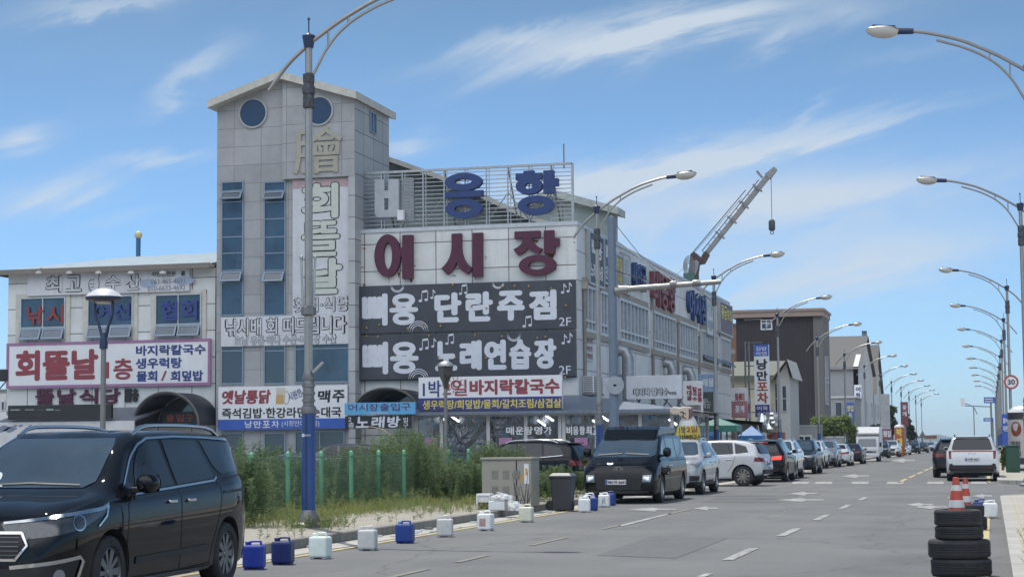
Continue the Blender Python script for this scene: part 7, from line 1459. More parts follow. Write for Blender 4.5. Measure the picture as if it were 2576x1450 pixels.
# ---- 2. black camper van with raised roof
c = Car('camper_van', 'van', 5.25, 2.0,
        [(0, .70), (.03, .86), (.12, 1.0), (.4, 1.14), (.75, 1.27), (1.0, 1.36), (1.7, 1.70), (2.0, 1.78), (3.0, 1.82), (4.9, 1.81), (5.1, 1.74), (5.18, 1.45), (5.24, 1.1), (5.25, .8)],
        [(0, .60), (.12, .80), (.5, 1.0), (1.0, 1.12), (2, 1.14), (5.0, 1.16), (5.25, .9)],
        [(0, .62), (.3, .78), (1.0, .88), (1.75, .80), (2.1, .79), (4.9, .79), (5.25, .76)],
        [(0, .27), (.25, .20), (.9, .2), (4.8, .22), (5.25, .34)],
        [(0, .80), (.04, .88), (.15, .94), (.4, .985), (.9, 1), (4.8, 1), (5.1, .97), (5.25, .9)], (1.02, 4.29), .36)
c.body(M_PBLACK); c.under(); c.wheels(10, 0)
c.decal('windscreen', [(-.74, 1.20), (.74, 1.20), (.85, 1.26), (.77, 1.64), (.70, 1.705), (-.70, 1.705), (-.77, 1.64), (-.85, 1.26)], M_WSHIELD, 'F', .008)
for w in 'LR':
    c.decal('side_window', [(1.25, 1.17), (2.12, 1.17), (2.12, 1.68), (1.9, 1.68), (1.45, 1.47), (1.22, 1.30)], M_CGLASS, w); c.decal('side_window', [(2.22, 1.17), (3.5, 1.17), (3.5, 1.70), (2.22, 1.69)], M_CGLASS, w); c.decal('side_window', [(3.6, 1.17), (5.0, 1.17), (4.9, 1.66), (3.6, 1.70)], M_CGLASS, w)
    for pts in ([(1.3, .3), (1.2, .8), (1.2, 1.15)], [(2.17, .28), (2.17, 1.69)], [(3.55, .28), (3.55, 1.70)], [(2.2, 1.10), (5.0, 1.10)]): c.line('door_gap', pts, M_SEAM, .014, w)
    c.decal('sill_trim', [(1.5, .215), (3.8, .215), (3.8, .26), (1.5, .26)], M_BPLAST, w, .012)
c.mirror(1.22, 1.27, M_PBLACK, .2, .24, .11); c.handles((2.02, 2.36), .95, M_CHROME)
for sy in (-1, 1):
    hl = c.decal('headlight', [(sy*.62, .56), (sy*.84, .56), (sy*.86, .74), (sy*.64, .74)], M_HEAD, 'F', .012, st=.04); c.decal('lamp_cell', [(sy*.66, .60), (sy*.80, .60), (sy*.80, .70), (sy*.66, .70)], M_CHROME, 'F', .02, hl, st=.04)
    c.line('wiper', [(sy*.68, 1.25), (sy*.05, 1.285)], M_BPLAST, .03, 'F', .03)
c.line('light_bar', [(-.8, .98), (-.4, .955), (.4, .955), (.8, .98)], M_AMB, .03, 'F', .008); c.decal('lower_grille', [(-.58, .36), (.58, .36), (.62, .80), (-.62, .80)], M_BPLAST, 'F', .006); c.decal('bumper_lip', [(-.8, .27), (.8, .27), (.8, .34), (-.8, .34)], M_BPLAST, 'F', .012)
c.plate(-.035, .56, .06, '981어 6641', .54, .125)
h0, n0, _, _ = c.bvh.ray_cast(Vector((-3, 0, .89)), Vector((1, 0, 0)))
g = MB(); fr = (h0+Vector((-.012, 0, 0)), Vector((0, -1, 0)), ZF, Vector((-1, 0, 0))); g.ring((0, 0), (.13, .07), (.105, .05), fr, .02, 30); g.prism([(-.075, -.05), (-.045, -.05), (-.02, -.008), (.03, .012), (.045, -.05), (.07, -.05), (.085, .05), (.055, .05), (.03, .008), (-.02, -.012), (-.04, .05), (-.065, .05)], fr, .02); g.build('emblem', M_CHROME, c.root)
g = MB(); g.prism([(1.52, 1.63), (1.90, 1.93), (2.25, 2.01), (4.6, 2.0), (4.95, 1.8), (2.0, 1.72)], (Vector((0, .73, 0)), XF, ZF, YF_), 1.46); g.build('roof_box', M_PBLACK, c.root, bevel=.075, seg=4)
c.decal('rear_window', [(-.75, 1.2), (.75, 1.2), (.7, 1.65), (-.7, 1.65)], M_CGLASS, 'B', .008)
pf = onZ(1580, 1266, 0); c.place(onZ(1582, 1262, 0).x, pf.y-.15, RZ, 'black camper van with a raised roof box and white number plate')

# ---- SUV pattern
def make_suv(front=True, rear_lit=False, L=4.7, Wd=1.9, hs=1.0, clad=.40, name='suv', cat='suv', tail='block', paint=None, rails=True, platetxt='157러 2830', rov=.98):
    c = Car(name, cat, L, Wd,
            [(0, .72*hs), (.03, .86*hs), (.12, .97*hs), (.35, 1.04*hs), (1.1, 1.12*hs), (1.25, 1.16*hs), (2.0, 1.58*hs), (2.3, 1.65*hs), (3.2, 1.68*hs), (L-.55, 1.60*hs), (L-.33, 1.54*hs), (L-.1, 1.18*hs), (L-.04, 1.04*hs), (L, .8*hs)],
            [(0, .62*hs), (.12, .85*hs), (.4, .95*hs), (1.2, 1.05*hs), (2.2, 1.08*hs), (3.6, 1.12*hs), (L-.3, 1.14*hs), (L, .85*hs)],
            [(0, .62), (.25, .76), (1.0, .86), (1.25, .86), (2.0, .70), (2.4, .70), (L-.6, .68), (L-.3, .68), (L, .68)],
            [(0, .34), (.25, .24), (.9, .24), (L-.8, .25), (L, .42)],
            [(0, .70), (.04, .82), (.15, .91), (.45, .975), (.9, 1), (L-.8, 1), (L-.25, .95), (L-.06, .87), (L, .80)], (.93, L-rov), .36, clad=clad, res=.07)
    p = paint or M_PWHITE; c.body(p); c.under(); c.wheels(10, 1)
    k = hs
    c.decal('windscreen', [(-.60, 1.18*k), (.60, 1.18*k), (.70, 1.22*k), (.60, 1.52*k), (.52, 1.585*k), (-.52, 1.585*k), (-.60, 1.52*k), (-.70, 1.22*k)], M_WSHIELD, 'F', .008)
    c.decal('rear_window', [(-.60, 1.17*k), (.60, 1.17*k), (.66, 1.22*k), (.58, 1.48*k), (.5, 1.51*k), (-.5, 1.51*k), (-.58, 1.48*k), (-.66, 1.22*k)], M_CGLASS, 'B', .008)
    for w in 'LR':
        c.decal('side_window', [(1.75, 1.11*k), (2.60, 1.13*k), (2.56, 1.57*k), (2.3, 1.57*k), (2.08, 1.48*k)], M_CGLASS, w); c.decal('side_window', [(2.68, 1.13*k), (3.5, 1.165*k), (3.42, 1.57*k), (2.64, 1.585*k)], M_CGLASS, w); c.decal('side_window', [(3.58, 1.17*k), (L-.5, 1.22*k), (L-.62, 1.44*k), (3.5, 1.56*k)], M_CGLASS, w)
        c.line('window_trim', [(1.7, 1.09*k), (2.6, 1.11*k), (3.6, 1.15*k), (L-.5, 1.2*k)], M_CHROME, .018, w, .009)
        for pts in ([(1.38, .42), (1.36, .8), (1.5, 1.06*k)], [(2.64, .42), (2.64, 1.12*k)], [(3.58, 1.1*k), (3.5, .8), (3.3, .5)]): c.line('door_gap', pts, M_SEAM, .013, w)
    c.mirror(1.62, 1.15*k, p, .17, .15, .09); c.handles((2.4, 3.35), .96*k, p)
    if rails: c.rails(2.15, L-.75, M_CHROME, .92, .055)
    for v in (diagL, diagR): c.decal('headlight', [(-.55, .80*k), (-.05, .84*k), (.22, .93*k), (.16, .98*k), (-.15, .955*k), (-.58, .90*k)], M_HEAD, v, .01, st=.05); c.decal('fog_light', [(-.48, .42), (-.12, .42), (-.08, .56), (-.48, .58)], M_BPLAST, v, .01, st=.06)
    c.decal('grille', [(-.5, .60*k), (.5, .60*k), (.56, .78*k), (.5, .88*k), (-.5, .88*k), (-.56, .78*k)], M_BPLAST, 'F', .01); c.line('grille_bar', [(-.52, .88*k), (.52, .88*k)], M_CHROME, .03, 'F', .016); c.decal('lower_intake', [(-.55, .36), (.55, .36), (.5, .52), (-.5, .52)], M_BPLAST, 'F', .01); c.plate(-.03, .52, 0, platetxt)
    for sy in (-1, 1):
        m = M_TAILON if rear_lit else M_TAIL
        pts = {'block': [(sy*.42, .86*k), (sy*.80, .88*k), (sy*.80, 1.03*k), (sy*.42, 1.0*k)], 'vert': [(sy*.70, .74*k), (sy*.81, .74*k), (sy*.83, 1.1*k), (sy*.70, 1.1*k)]}[tail]
        tl = c.decal('tail_lamp', pts, m, 'B', .012, st=.05); c.decal('reflector', [(sy*.45, .50), (sy*.68, .50), (sy*.68, .54), (sy*.45, .54)], M_TAIL, 'B', .012)
    c.decal('tail_lamp', [(L-.28, .90*k), (L-.08, .88*k), (L-.1, 1.04*k), (L-.26, 1.04*k)], M_TAIL, 'L', .012, st=.05); c.decal('tail_lamp', [(L-.28, .90*k), (L-.08, .88*k), (L-.1, 1.04*k), (L-.26, 1.04*k)], M_TAIL, 'R', .012, st=.05)
    if rear_lit: c.decal('brake_lamp', [(-.25, 1.535*k), (.25, 1.535*k), (.25, 1.55*k), (-.25, 1.55*k)], M_TAILON, 'B', .02)
    c.plate(L+.015, .80*k, 0, platetxt, front=False)
    c.decal('rear_bumper', [(-.7, .42), (.7, .42), (.74, .58), (-.74, .58)], M_BPLAST, 'B', .012)
    g = MB(); g.box(L-.62, -.56, 1.575*k, L-.28, .56, 1.60*k); g.build('spoiler', p, c.root, bevel=.01)
    return c
RZB = -math.pi/2   # tail at the camera
suv = make_suv(paint=M_PSILV, Wd=1.89)
def put(root, x, y, rz, lab, g='cars parked along the left kerb'): root.location = (x, y, .004); root.rotation_euler.z = rz; root['label'] = lab; root['group'] = g
BASEP = {M_PWHITE, M_PSILV, M_PBLACK, M_PNAVY}
p = onZ(1768, 1243, 0); put(suv.root, p.x-.95, p.y-.6, RZ, 'silver suv facing the camera right behind the black camper van')
# black suv with brake lights on
lit = make_suv(paint=M_PBLACK, rear_lit=True, Wd=1.9, clad=.3, platetxt='64고 1830')
p = onZ(1975, 1211, 0); put(lit.root, p.x-.9, p.y+4.3, RZB, 'black suv seen from behind with its brake lamps lit')
# light grey people carrier turning across the row, rear to the right
mpv = make_suv(paint=M_PSILV, L=4.55, Wd=1.8, hs=.985, clad=.24, name='people_carrier', cat='people carrier', rails=False, platetxt='43두 6025', rov=.70)
p = onZ(1868, 1222, 0); th = math.pi+R(-6)
mpv.root.rotation_euler.z = R(-8); mpv.root['label'] = 'silver white people carrier standing across the row with its tail to the right'; mpv.root['group'] = 'cars parked along the left kerb'
a = mpv.root.rotation_euler.z; rxw = Vector((math.cos(a)*(4.55-.70)+math.sin(a)*.9, math.sin(a)*(4.55-.70)-math.cos(a)*.9)); mpv.root.location = (p.x-rxw.x, p.y-rxw.y, .004)
paintover(mpv.root, mat('pale_silver_car_paint', (.52, .53, .55), .4, .05, var=0, coat=1), {M_PSILV})
# other suvs: copies in their own paint
def suv_copy(src, paint, px, py, rz, lab, dx=-.95, dy=0, nm=None, grp='cars parked along the left kerb'):
    o = copy_tree(src.root); paintover(o, paint, BASEP); p = onZ(px, py, 0); put(o, p.x+dx, p.y+dy, rz, lab, grp); return o
def rear_at(L=4.7, ov=.62): return L-ov
suv_copy(suv, M_PWHITE, 2004, 1203, RZ, 'white car facing the camera half hidden behind the suv with lit brake lamps', -.95, -.6)
suv_copy(suv, M_PNAVY, 2054, 1191, RZ, 'dark navy suv facing the camera, next after the half hidden white car', -.95, -.6)
suv_copy(suv, M_PWHITE, 2084, 1178, RZ, 'white suv facing the camera between the dark navy suv and a white saloon', -1.2, -.6)
suv_copy(suv, mat('mid_grey_car_paint', (.2, .21, .23), .3, .2, var=0, coat=1), 2102, 1175, RZ, 'grey car tucked behind the white suv', -.95, .6)
# saloon pattern
def make_saloon(paint):
    L = 4.65; c = Car('saloon_car', 'car', L, 1.82,
        [(0, .60), (.03, .70), (.12, .78), (.4, .86), (1.2, .96), (1.35, .99), (2.05, 1.35), (2.4, 1.435), (2.9, 1.44), (3.35, 1.37), (4.1, 1.06), (4.45, 1.04), (4.57, .98), (4.62, .85), (L, .7)],
        [(0, .52), (.12, .68), (.4, .78), (1.3, .90), (2.2, .93), (3.6, .98), (4.5, .96), (L, .75)],
        [(0, .62), (.25, .76), (1.0, .86), (1.35, .85), (2.05, .66), (2.5, .66), (3.2, .64), (4.1, .72), (4.5, .76), (L, .7)],
        [(0, .28), (.25, .18), (.9, .18), (L-.8, .2), (L, .36)],
        [(0, .70), (.04, .82), (.15, .91), (.45, .975), (.9, 1), (L-.8, 1), (L-.25, .95), (L-.06, .87), (L, .80)], (.93, L-1.02), .33, res=.07)
    c.body(paint); c.under(); c.wheels(10, 1)
    c.decal('windscreen', [(-.58, 1.01), (.58, 1.01), (.68, 1.05), (.58, 1.32), (.5, 1.385), (-.5, 1.385), (-.58, 1.32), (-.68, 1.05)], M_WSHIELD, 'F', .008); c.decal('rear_window', [(-.56, 1.10), (.56, 1.10), (.62, 1.13), (.5, 1.355), (-.5, 1.355), (-.62, 1.13)], M_CGLASS, 'B', .008)
    for w in 'LR':
        c.decal('side_window', [(1.8, .955), (2.55, .975), (2.52, 1.36), (2.4, 1.36), (2.2, 1.3)], M_CGLASS, w); c.decal('side_window', [(2.62, .98), (3.5, 1.01), (3.72, 1.06), (3.3, 1.29), (2.95, 1.36), (2.6, 1.365)], M_CGLASS, w)
        for pts in ([(1.4, .3), (1.38, .6), (1.5, .9)], [(2.58, .3), (2.58, .97)], [(3.5, 1.0), (3.4, .7), (3.2, .4)]): c.line('door_gap', pts, M_SEAM, .013, w)
    c.mirror(1.68, .99, paint, .16, .13, .08); c.handles((2.35, 3.3), .83, paint)
    for v in (diagL, diagR): c.decal('headlight', [(-.55, .64), (-.05, .67), (.25, .76), (.15, .79), (-.2, .77), (-.58, .73)], M_HEAD, v, .01, st=.05)
    c.decal('grille', [(-.48, .44), (.48, .44), (.52, .58), (.45, .68), (-.45, .68), (-.52, .58)], M_BPLAST, 'F', .01); c.plate(-.03, .45, 0, '28마 4417'); c.decal('tail_lamp', [(-.84, .80), (-.5, .76), (.5, .76), (.84, .80), (.82, .92), (.5, .86), (-.5, .86), (-.82, .92)], M_TAIL, 'B', .012, st=.05); c.plate(L+.015, .55, 0, '28마 4417', front=False); c.decal('rear_bumper', [(-.6, .34), (.6, .34), (.5, .46), (-.5, .46)], M_BPLAST, 'B', .012)
    for w in 'LR': c.decal('tail_lamp', [(L-.3, .84), (L-.07, .80), (L-.09, .92), (L-.28, .94)], M_TAIL, w, .012, st=.05)
    return c
sal = make_saloon(M_PWHITE); p = onZ(2138, 1171, 0); put(sal.root, p.x-.9, p.y+4.2, RZB, 'white saloon seen from behind with wide brown tail lamps')
def sal_copy(paint, px, py, rz, lab, dx, dy): 
    o = copy_tree(sal.root); paintover(o, paint, {M_PWHITE}); p = onZ(px, py, 0); put(o, p.x+dx, p.y+dy, rz, lab); return o
sal_copy(M_PNAVY, 2170, 1166, RZB, 'black saloon seen from behind just right of the white saloon', -.9, 4.2)
# small truck with a guard frame, and a white box truck
def make_truck(name, label, box, paint):
    t = thing(name, label, 'truck', group='trucks parked along the left kerb'); wd = .87
    g = MB(); g.prism([(0, .45), (0, 1.0), (.1, 1.12), (.42, 1.92), (.6, 1.97), (1.6, 1.97), (1.65, .45)], (Vector((0, wd, 0)), XF, ZF, YF_), wd*2); g.build('cab', paint, t, bevel=.06, seg=3)
    fr = (Vector((.095, 0, 1.13)), Vector((0, -1, 0)), Vector((.32, 0, .8)).normalized(), Vector((-.8, 0, .32)).normalized())
    g = MB(); g.prism([(-.72, .03), (.72, .03), (.66, .68), (-.66, .68)], (fr[0]+fr[3]*.012, fr[1], fr[2], fr[3]), .01); g.build('windscreen', M_WSHIELD, t)
    for sy in (-1, 1):
        g = MB(); q = [(.42, 1.2), (1.3, 1.2), (1.3, 1.82), (.62, 1.82)]; g.prism(q, (Vector((0, sy*(wd+.006), 0)), XF, ZF, Vector((0, sy, 0))), .01); g.build('side_window', M_CGLASS, t)
        g = MB(); g.box(-.02, sy*.5-.18, .68, .03, sy*.5+.18, .84); g.build('headlight', M_HEAD, t, bevel=.02); g = MB(); g.box(.12, sy*(wd+.06), 1.15, .22, sy*(wd+.22), 1.5); g.build('mirror', M_BPLAST, t, bevel=.02)
        for ax in (.75, 3.3):
            r_ = .33; g = MB(); y0 = sy*(wd-.13); g.lathe([(r_*.55, -.1), (r_*.9, -.105), (r_, -.07), (r_, .07), (r_*.9, .105), (r_*.55, .1)], 32, (ax, y0, r_), 'y'); ty = g.build('wheel', M_TYRE, t, smooth=35); g = MB(); g.lathe([(r_*.56, .0), (r_*.5, sy*.03), (r_*.2, sy*.05), (.01, sy*.05)], 24, (ax, y0+sy*.07, r_), 'y'); g.build('rim', M_RIM, ty, smooth=35)
    g = MB(); g.box(-.05, -wd, .38, .1, wd, .62); g.build('bumper', M_BPLAST if not box else M_WHITE, t, bevel=.03); g = MB(); g.box(-.012, -.5, .7, .0, .5, .82); g.build('grille', M_BPLAST, t); g = MB(); g.box(.3, -.4, .42, 4.6, .4, .62); g.build('chassis', M_RIMD, t)
    n = Vector((-1, 0, 0)); g = MB(); g.box(-.07, -.25, .45, -.052, .25, .56); g.build('number_plate', M_PLATE, t)
    if box:
        g = MB(); g.prism([(1.7, .72), (1.7, 2.05), (.62, 2.06), (.5, 2.2), (.95, 2.62), (1.3, 2.7), (4.8, 2.7), (4.8, .72)], (Vector((0, .92, 0)), XF, ZF, YF_), 1.84); g.build('cargo_box', paint, t, bevel=.05, seg=3)
    else:
        g = MB()
        for z0, z1 in ((.72, 1.12),): g.box(1.72, -.88, z0, 1.76, .88, z1); g.box(4.6, -.88, z0, 4.64, .88, z1); g.box(1.72, -.88, z0, 4.64, -.84, z1); g.box(1.72, .84, z0, 4.64, .88, z1)
        g.box(1.72, -.88, .68, 4.64, .88, .72); g.build('load_bed', paint, t); g = MB()
        for y in (-.8, -.4, 0, .4, .8): g.bar((1.76, y, .7), (1.76, y, 2.15), .05)
        for z in (1.5, 2.15): g.bar((1.76, -.82, z), (1.76, .82, z), .05)
        g.build('guard_frame', M_STEEL, t)
    return t
t = make_truck('pickup_truck', 'small pickup truck with a guard frame behind its cab, beyond the white saloon', False, mat('grey_truck_paint', (.16, .17, .18), .35, var=.05)); p = onZ(2136, 1163, 0); t.location = (p.x-1.15, p.y-.5, .004); t.rotation_euler.z = RZ
t = make_truck('box_truck', 'white box truck facing the camera with a tall cargo box', True, mat('white_truck_paint', (.62, .62, .62), .35, var=.05)); p = onZ(2212, 1160, 0); t.location = (p.x-.9, p.y-.4, .004); t.rotation_euler.z = RZ
suv_copy(suv, M_PBLACK, 2236, 1151, RZ, 'black suv facing the camera just beyond the white box truck', -.95, -.6)
suv_copy(suv, M_PWHITE, 2260, 1149, RZ, 'white suv facing the camera beyond the box truck and a black suv', -.95, 1.5)
sal_copy(M_PWHITE, 2289, 1143, RZ, 'white saloon facing the camera far down the left kerb', -.9, -.6)
suv_copy(suv, M_PNAVY, 2312, 1140, RZ, 'dark suv right behind the far white saloon', -1.0, 2)
sal_copy(M_PBLACK, 2334, 1138, RZ, 'black saloon with a bright sun glint far down the left kerb', -.9, 0)
sal_copy(M_PSILV, 2346, 1136, RZ, 'last silver car of the left row before the far dark suv', -.9, 12)
o = suv_copy(suv, M_PBLACK, 2372, 1130, R(20), 'dark suv turned sideways at the far end of the road', -2, 0, grp='cars farther down the road'); 
# ---- people carrier on the right, seen from behind
kia = Car('people_carrier', 'people carrier', 5.1, 1.995,
        [(0, .72), (.03, .86), (.12, .98), (.35, 1.06), (1.1, 1.14), (1.25, 1.19), (2.0, 1.64), (2.3, 1.72), (3.2, 1.75), (4.5, 1.72), (4.78, 1.67), (5.0, 1.2), (5.06, 1.05), (5.1, .8)],
        [(0, .62), (.12, .85), (.4, .95), (1.2, 1.08), (2.2, 1.12), (3.6, 1.15), (4.8, 1.17), (5.1, .85)],
        [(0, .62), (.25, .76), (1.0, .86), (1.25, .86), (2.0, .74), (2.4, .74), (4.6, .73), (4.8, .73), (5.1, .74)],
        [(0, .34), (.25, .22), (.9, .22), (4.3, .24), (5.1, .42)],
        [(0, .70), (.04, .82), (.15, .91), (.45, .975), (.9, 1), (4.3, 1), (4.85, .98), (5.04, .93), (5.1, .88)], (.95, 4.04), .37, res=.07)
c = kia; c.body(M_PWHITE); c.under(); c.wheels(10, 1); c.rails(2.2, 4.4, M_BPLAST, .9, .06); c.mirror(1.6, 1.2, M_PWHITE, .18, .16, .09); c.handles((2.4, 2.9), 1.0, M_PWHITE)
c.decal('rear_window', [(-.70, 1.19), (.70, 1.19), (.76, 1.23), (.66, 1.60), (.58, 1.635), (-.58, 1.635), (-.66, 1.60), (-.76, 1.23)], M_CGLASS, 'B', .008)
c.decal('light_bar', [(-.80, 1.13), (.80, 1.13), (.80, 1.165), (-.80, 1.165)], M_TAIL, 'B', .014)
for sy in (-1, 1): c.decal('tail_lamp', [(sy*.78, .86), (sy*.86, .86), (sy*.88, 1.16), (sy*.78, 1.16)], M_TAIL, 'B', .016, st=.05); c.decal('reflector', [(sy*.5, .5), (sy*.7, .5), (sy*.7, .53), (sy*.5, .53)], M_TAIL, 'B', .03)
c.decal('rear_bumper', [(-.80, .40), (.80, .40), (.88, .46), (.86, .66), (.78, .69), (.70, .625), (-.70, .625), (-.78, .69), (-.86, .66), (-.88, .46)], M_BPLAST, 'B', .016)
c.plate(5.125, .84, 0, '177루 6027', front=False, w=.52, h=.12)
g = MB(); fr = (Vector((5.06, 0, 1.045)), Vector((0, 1, 0)), ZF, Vector((1, 0, 0)))
for pts in ([(-.14, -.025), (-.122, -.025), (-.122, .025), (-.14, .025)], [(-.122, -.006), (-.06, .025), (-.038, .025), (-.09, .0), (-.04, -.025), (-.062, -.025), (-.108, -.008)], [(-.03, -.025), (.012, .025), (.03, .025), (-.01, -.025)], [(.03, .025), (.052, -.025), (.034, -.025), (.015, .02)], [(.06, -.025), (.1, .025), (.12, .025), (.14, -.025), (.122, -.025), (.108, .008), (.08, -.025)]): g.prism(pts, fr, .012)
g.build('emblem', M_BLK, c.root)
for w in 'LR': c.decal('side_window', [(1.8, 1.16), (2.6, 1.18), (2.6, 1.64), (2.2, 1.6)], M_CGLASS, w); c.decal('side_window', [(2.7, 1.18), (3.7, 1.2), (3.7, 1.64), (2.66, 1.645)], M_CGLASS, w); c.decal('side_window', [(3.8, 1.2), (4.7, 1.24), (4.55, 1.6), (3.75, 1.64)], M_CGLASS, w); c.line('door_gap', [(2.65, .4), (2.65, 1.17)], M_SEAM, .013, w)
c.decal('windscreen', [(-.7, 1.22), (.7, 1.22), (.6, 1.62), (-.6, 1.62)], M_WSHIELD, 'F', .008); g = MB(); g.box(4.55, -.62, 1.69, 4.86, .62, 1.715); g.build('spoiler', M_PWHITE, c.root, bevel=.01)
p = onZ(2447, 1209, 0); c.root.location = (p.x, p.y+4.15+.37, .004); c.root.rotation_euler.z = RZB; c.root['label'] = 'white people carrier seen from behind at the right kerb'; c.root['group'] = 'cars parked at the right kerb'
o = copy_tree(lit.root); paintover(o, M_PNAVY, BASEP); paintover(o, M_TAIL, {M_TAILON}); put(o, p.x-.78, p.y+11.2, RZB, 'dark car at the right kerb mostly hidden by the white people carrier', 'cars parked at the right kerb')
# ---- car park in front of the hall
o = suv_copy(lit, M_PBLACK, 1490, 1240, R(180+172), 'black suv parked in the car park behind the cabinet, tail to the right', 0, 0, grp='cars in the market car park'); paintover(o, M_TAIL, {M_TAILON})
p = onY(1492, 1180, 58); a = o.rotation_euler.z; o.location = (p.x-math.cos(a)*4.7-.1, 58-math.sin(a)*4.7-.5, .004)
o = copy_tree(mpv.root); paintover(o, M_PGREY, {mat('pale_silver_car_paint', (0, 0, 0))}); p = onY(690, 1180, 67); put(o, p.x, 67.5, R(4), 'grey car parked close to the foot of the grey tower', 'cars in the market car park')
# ---------------------------------------------------------------- weeds, shrubs and trees
def leafmat(name, c1, c2, rough=.6, sc=1.5, tr=.35, c3=None):
    m = bpy.data.materials.new(name); m.use_nodes = True; t = m.node_tree; L = t.links; b = t.nodes['Principled BSDF']; b.inputs['Roughness'].default_value = rough
    tcn = t.nodes.new('ShaderNodeTexCoord'); n = t.nodes.new('ShaderNodeTexNoise'); n.inputs['Scale'].default_value = sc; n.inputs['Detail'].default_value = 6; L.new(tcn.outputs['Object'], n.inputs['Vector'])
    cr_ = t.nodes.new('ShaderNodeValToRGB'); L.new(n.outputs[0], cr_.inputs[0]); e = cr_.color_ramp.elements; e[0].position = .32; e[0].color = c1+(1,); e[1].position = .66; e[1].color = c2+(1,)
    if c3: q = e.new(.74); q.color = c3+(1,)
    L.new(cr_.outputs[0], b.inputs['Base Color'])
    tl = t.nodes.new('ShaderNodeBsdfTranslucent'); L.new(cr_.outputs[0], tl.inputs[0]); mx_ = t.nodes.new('ShaderNodeMixShader'); mx_.inputs[0].default_value = tr
    L.new(b.outputs[0], mx_.inputs[1]); L.new(tl.outputs[0], mx_.inputs[2]); L.new(mx_.outputs[0], t.nodes['Material Output'].inputs['Surface']); return m
M_WEED = leafmat('weed_leaves', (.10, .15, .055), (.24, .29, .11), sc=1.3, tr=.5, c3=(.36, .33, .15))
M_BUSH = leafmat('tall_weed_leaves', (.075, .13, .058), (.19, .26, .115), sc=1.1, tr=.5, c3=(.30, .31, .14))
M_GRASS = leafmat('grass_blades', (.14, .19, .05), (.32, .32, .11), sc=1.0, tr=.5, c3=(.45, .40, .2))
M_TREE = leafmat('tree_leaves', (.12, .18, .06), (.28, .36, .12), sc=.6, tr=.55)
M_DTREE = leafmat('dark_tree_leaves', (.02, .035, .02), (.06, .085, .04), sc=.5, tr=.2)
M_STEM = mat('plant_stem', (.13, .14, .06), .8, var=.3); M_BARK = mat('tree_bark', (.10, .08, .06), .9, var=.3, scale=8)
RS = np.random.RandomState(3)
def leaves(base, dirs, ln, wd, curl=.25):
    """one bent blade (two quads) per row, as numpy arrays"""
    n = len(base); dirs = dirs/np.linalg.norm(dirs, axis=1, keepdims=True); rnd = RS.normal(size=(n, 3)); side = np.cross(dirs, rnd); side /= np.linalg.norm(side, axis=1, keepdims=True)+1e-9
    ln = np.asarray(ln).reshape(-1, 1)*np.ones((n, 1)); wd = np.asarray(wd).reshape(-1, 1)*np.ones((n, 1)); mid = base+dirs*ln*.5; tip = base+dirs*ln-np.array([0, 0, 1])*ln*curl
    V = np.stack([base-side*wd*.2, base+side*wd*.2, mid+side*wd*.5, mid-side*wd*.5, tip+side*wd*.08, tip-side*wd*.08], 1).reshape(-1, 3)
    k = np.arange(n)[:, None]*6; Fq = np.concatenate([k+np.array([[0, 1, 2, 3]]), k+np.array([[3, 2, 4, 5]])], 0); return V, Fq
def np_mesh(name, parts, m, parent=None):
    vs = []; fs = []; o = 0
    for V, Fq in parts: vs.append(V); fs.append(Fq+o); o += len(V)
    V = np.concatenate(vs); Fq = np.concatenate(fs); me = bpy.data.meshes.new(name); me.vertices.add(len(V)); me.vertices.foreach_set('co', V.astype(np.float32).ravel()); me.loops.add(Fq.size); me.loops.foreach_set('vertex_index', Fq.astype(np.int32).ravel())
    me.polygons.add(len(Fq)); me.polygons.foreach_set('loop_start', np.arange(len(Fq), dtype=np.int32)*4); me.polygons.foreach_set('loop_total', np.full(len(Fq), 4, np.int32)); me.update(calc_edges=True); me.materials.append(m); return link(name, me, parent)
def weed_plant(P, h, nleaf, lean=.25, ll=.09, lw=.014):
    """many stems at P (n,3) with heights h: leaves all the way up, feathery top"""
    n = len(P); parts = []; ang = RS.uniform(0, 2*np.pi, n); ln = RS.uniform(0, lean, n); top = np.stack([np.cos(ang)*ln*h, np.sin(ang)*ln*h, h], 1)
    parts.append(leaves(P, top, h, .012, 0.02))
    t = RS.uniform(.12, 1.02, (n, nleaf))**.8; b = P[:, None]+top[:, None]*t[..., None]; a = RS.uniform(0, 2*np.pi, (n, nleaf)); up = .25+.8*t
    spread = (.10*(1.15-t)*h[:, None])*RS.uniform(0, 1, (n, nleaf)); b = b+np.stack([np.cos(a)*spread, np.sin(a)*spread, spread*.6], -1)
    d = np.stack([np.cos(a), np.sin(a), up], -1); parts.append(leaves(b.reshape(-1, 3), d.reshape(-1, 3), RS.uniform(.6, 1.3, n*nleaf)*ll, lw, .3)); return parts
# carpet of weeds behind the fence: uncountable
def strew(n, x0, x1, y0, y1, z=0.0): return np.stack([RS.uniform(x0, x1, n), RS.uniform(y0, y1, n), np.full(n, z)], 1)
P = strew(1150, -19.5, -13.1, 24, 49.5); h = RS.uniform(.5, 1.35, 1150)*(.75+.25*np.sin(P[:, 1]*1.3))*np.clip((P[:, 0]+13.0)/-1.0, .45, 1)
tag(np_mesh('weeds', weed_plant(P, h, 52, .25, .10, .016), M_WEED), 'green and yellow weeds growing thick behind the wire fence', 'weeds', kind='stuff')
P = strew(520, -13.7, -12.3, 25, 49, .15); P[:, 0] = -13.75+np.abs(RS.normal(0, .6, 520)); h = RS.uniform(.12, .45, 520); parts = weed_plant(P, h, 22, .4, .08, .012)
P2 = np.concatenate([strew(60, KL-.5, KL-.17, 24, 48, .15), strew(60, LX-.5, LX+.6, 29.6, 31.2, .15), strew(80, -12.4, -11, 36, 44, .15)]); parts += weed_plant(P2, RS.uniform(.06, .28, len(P2)), 16, .6, .08, .011)
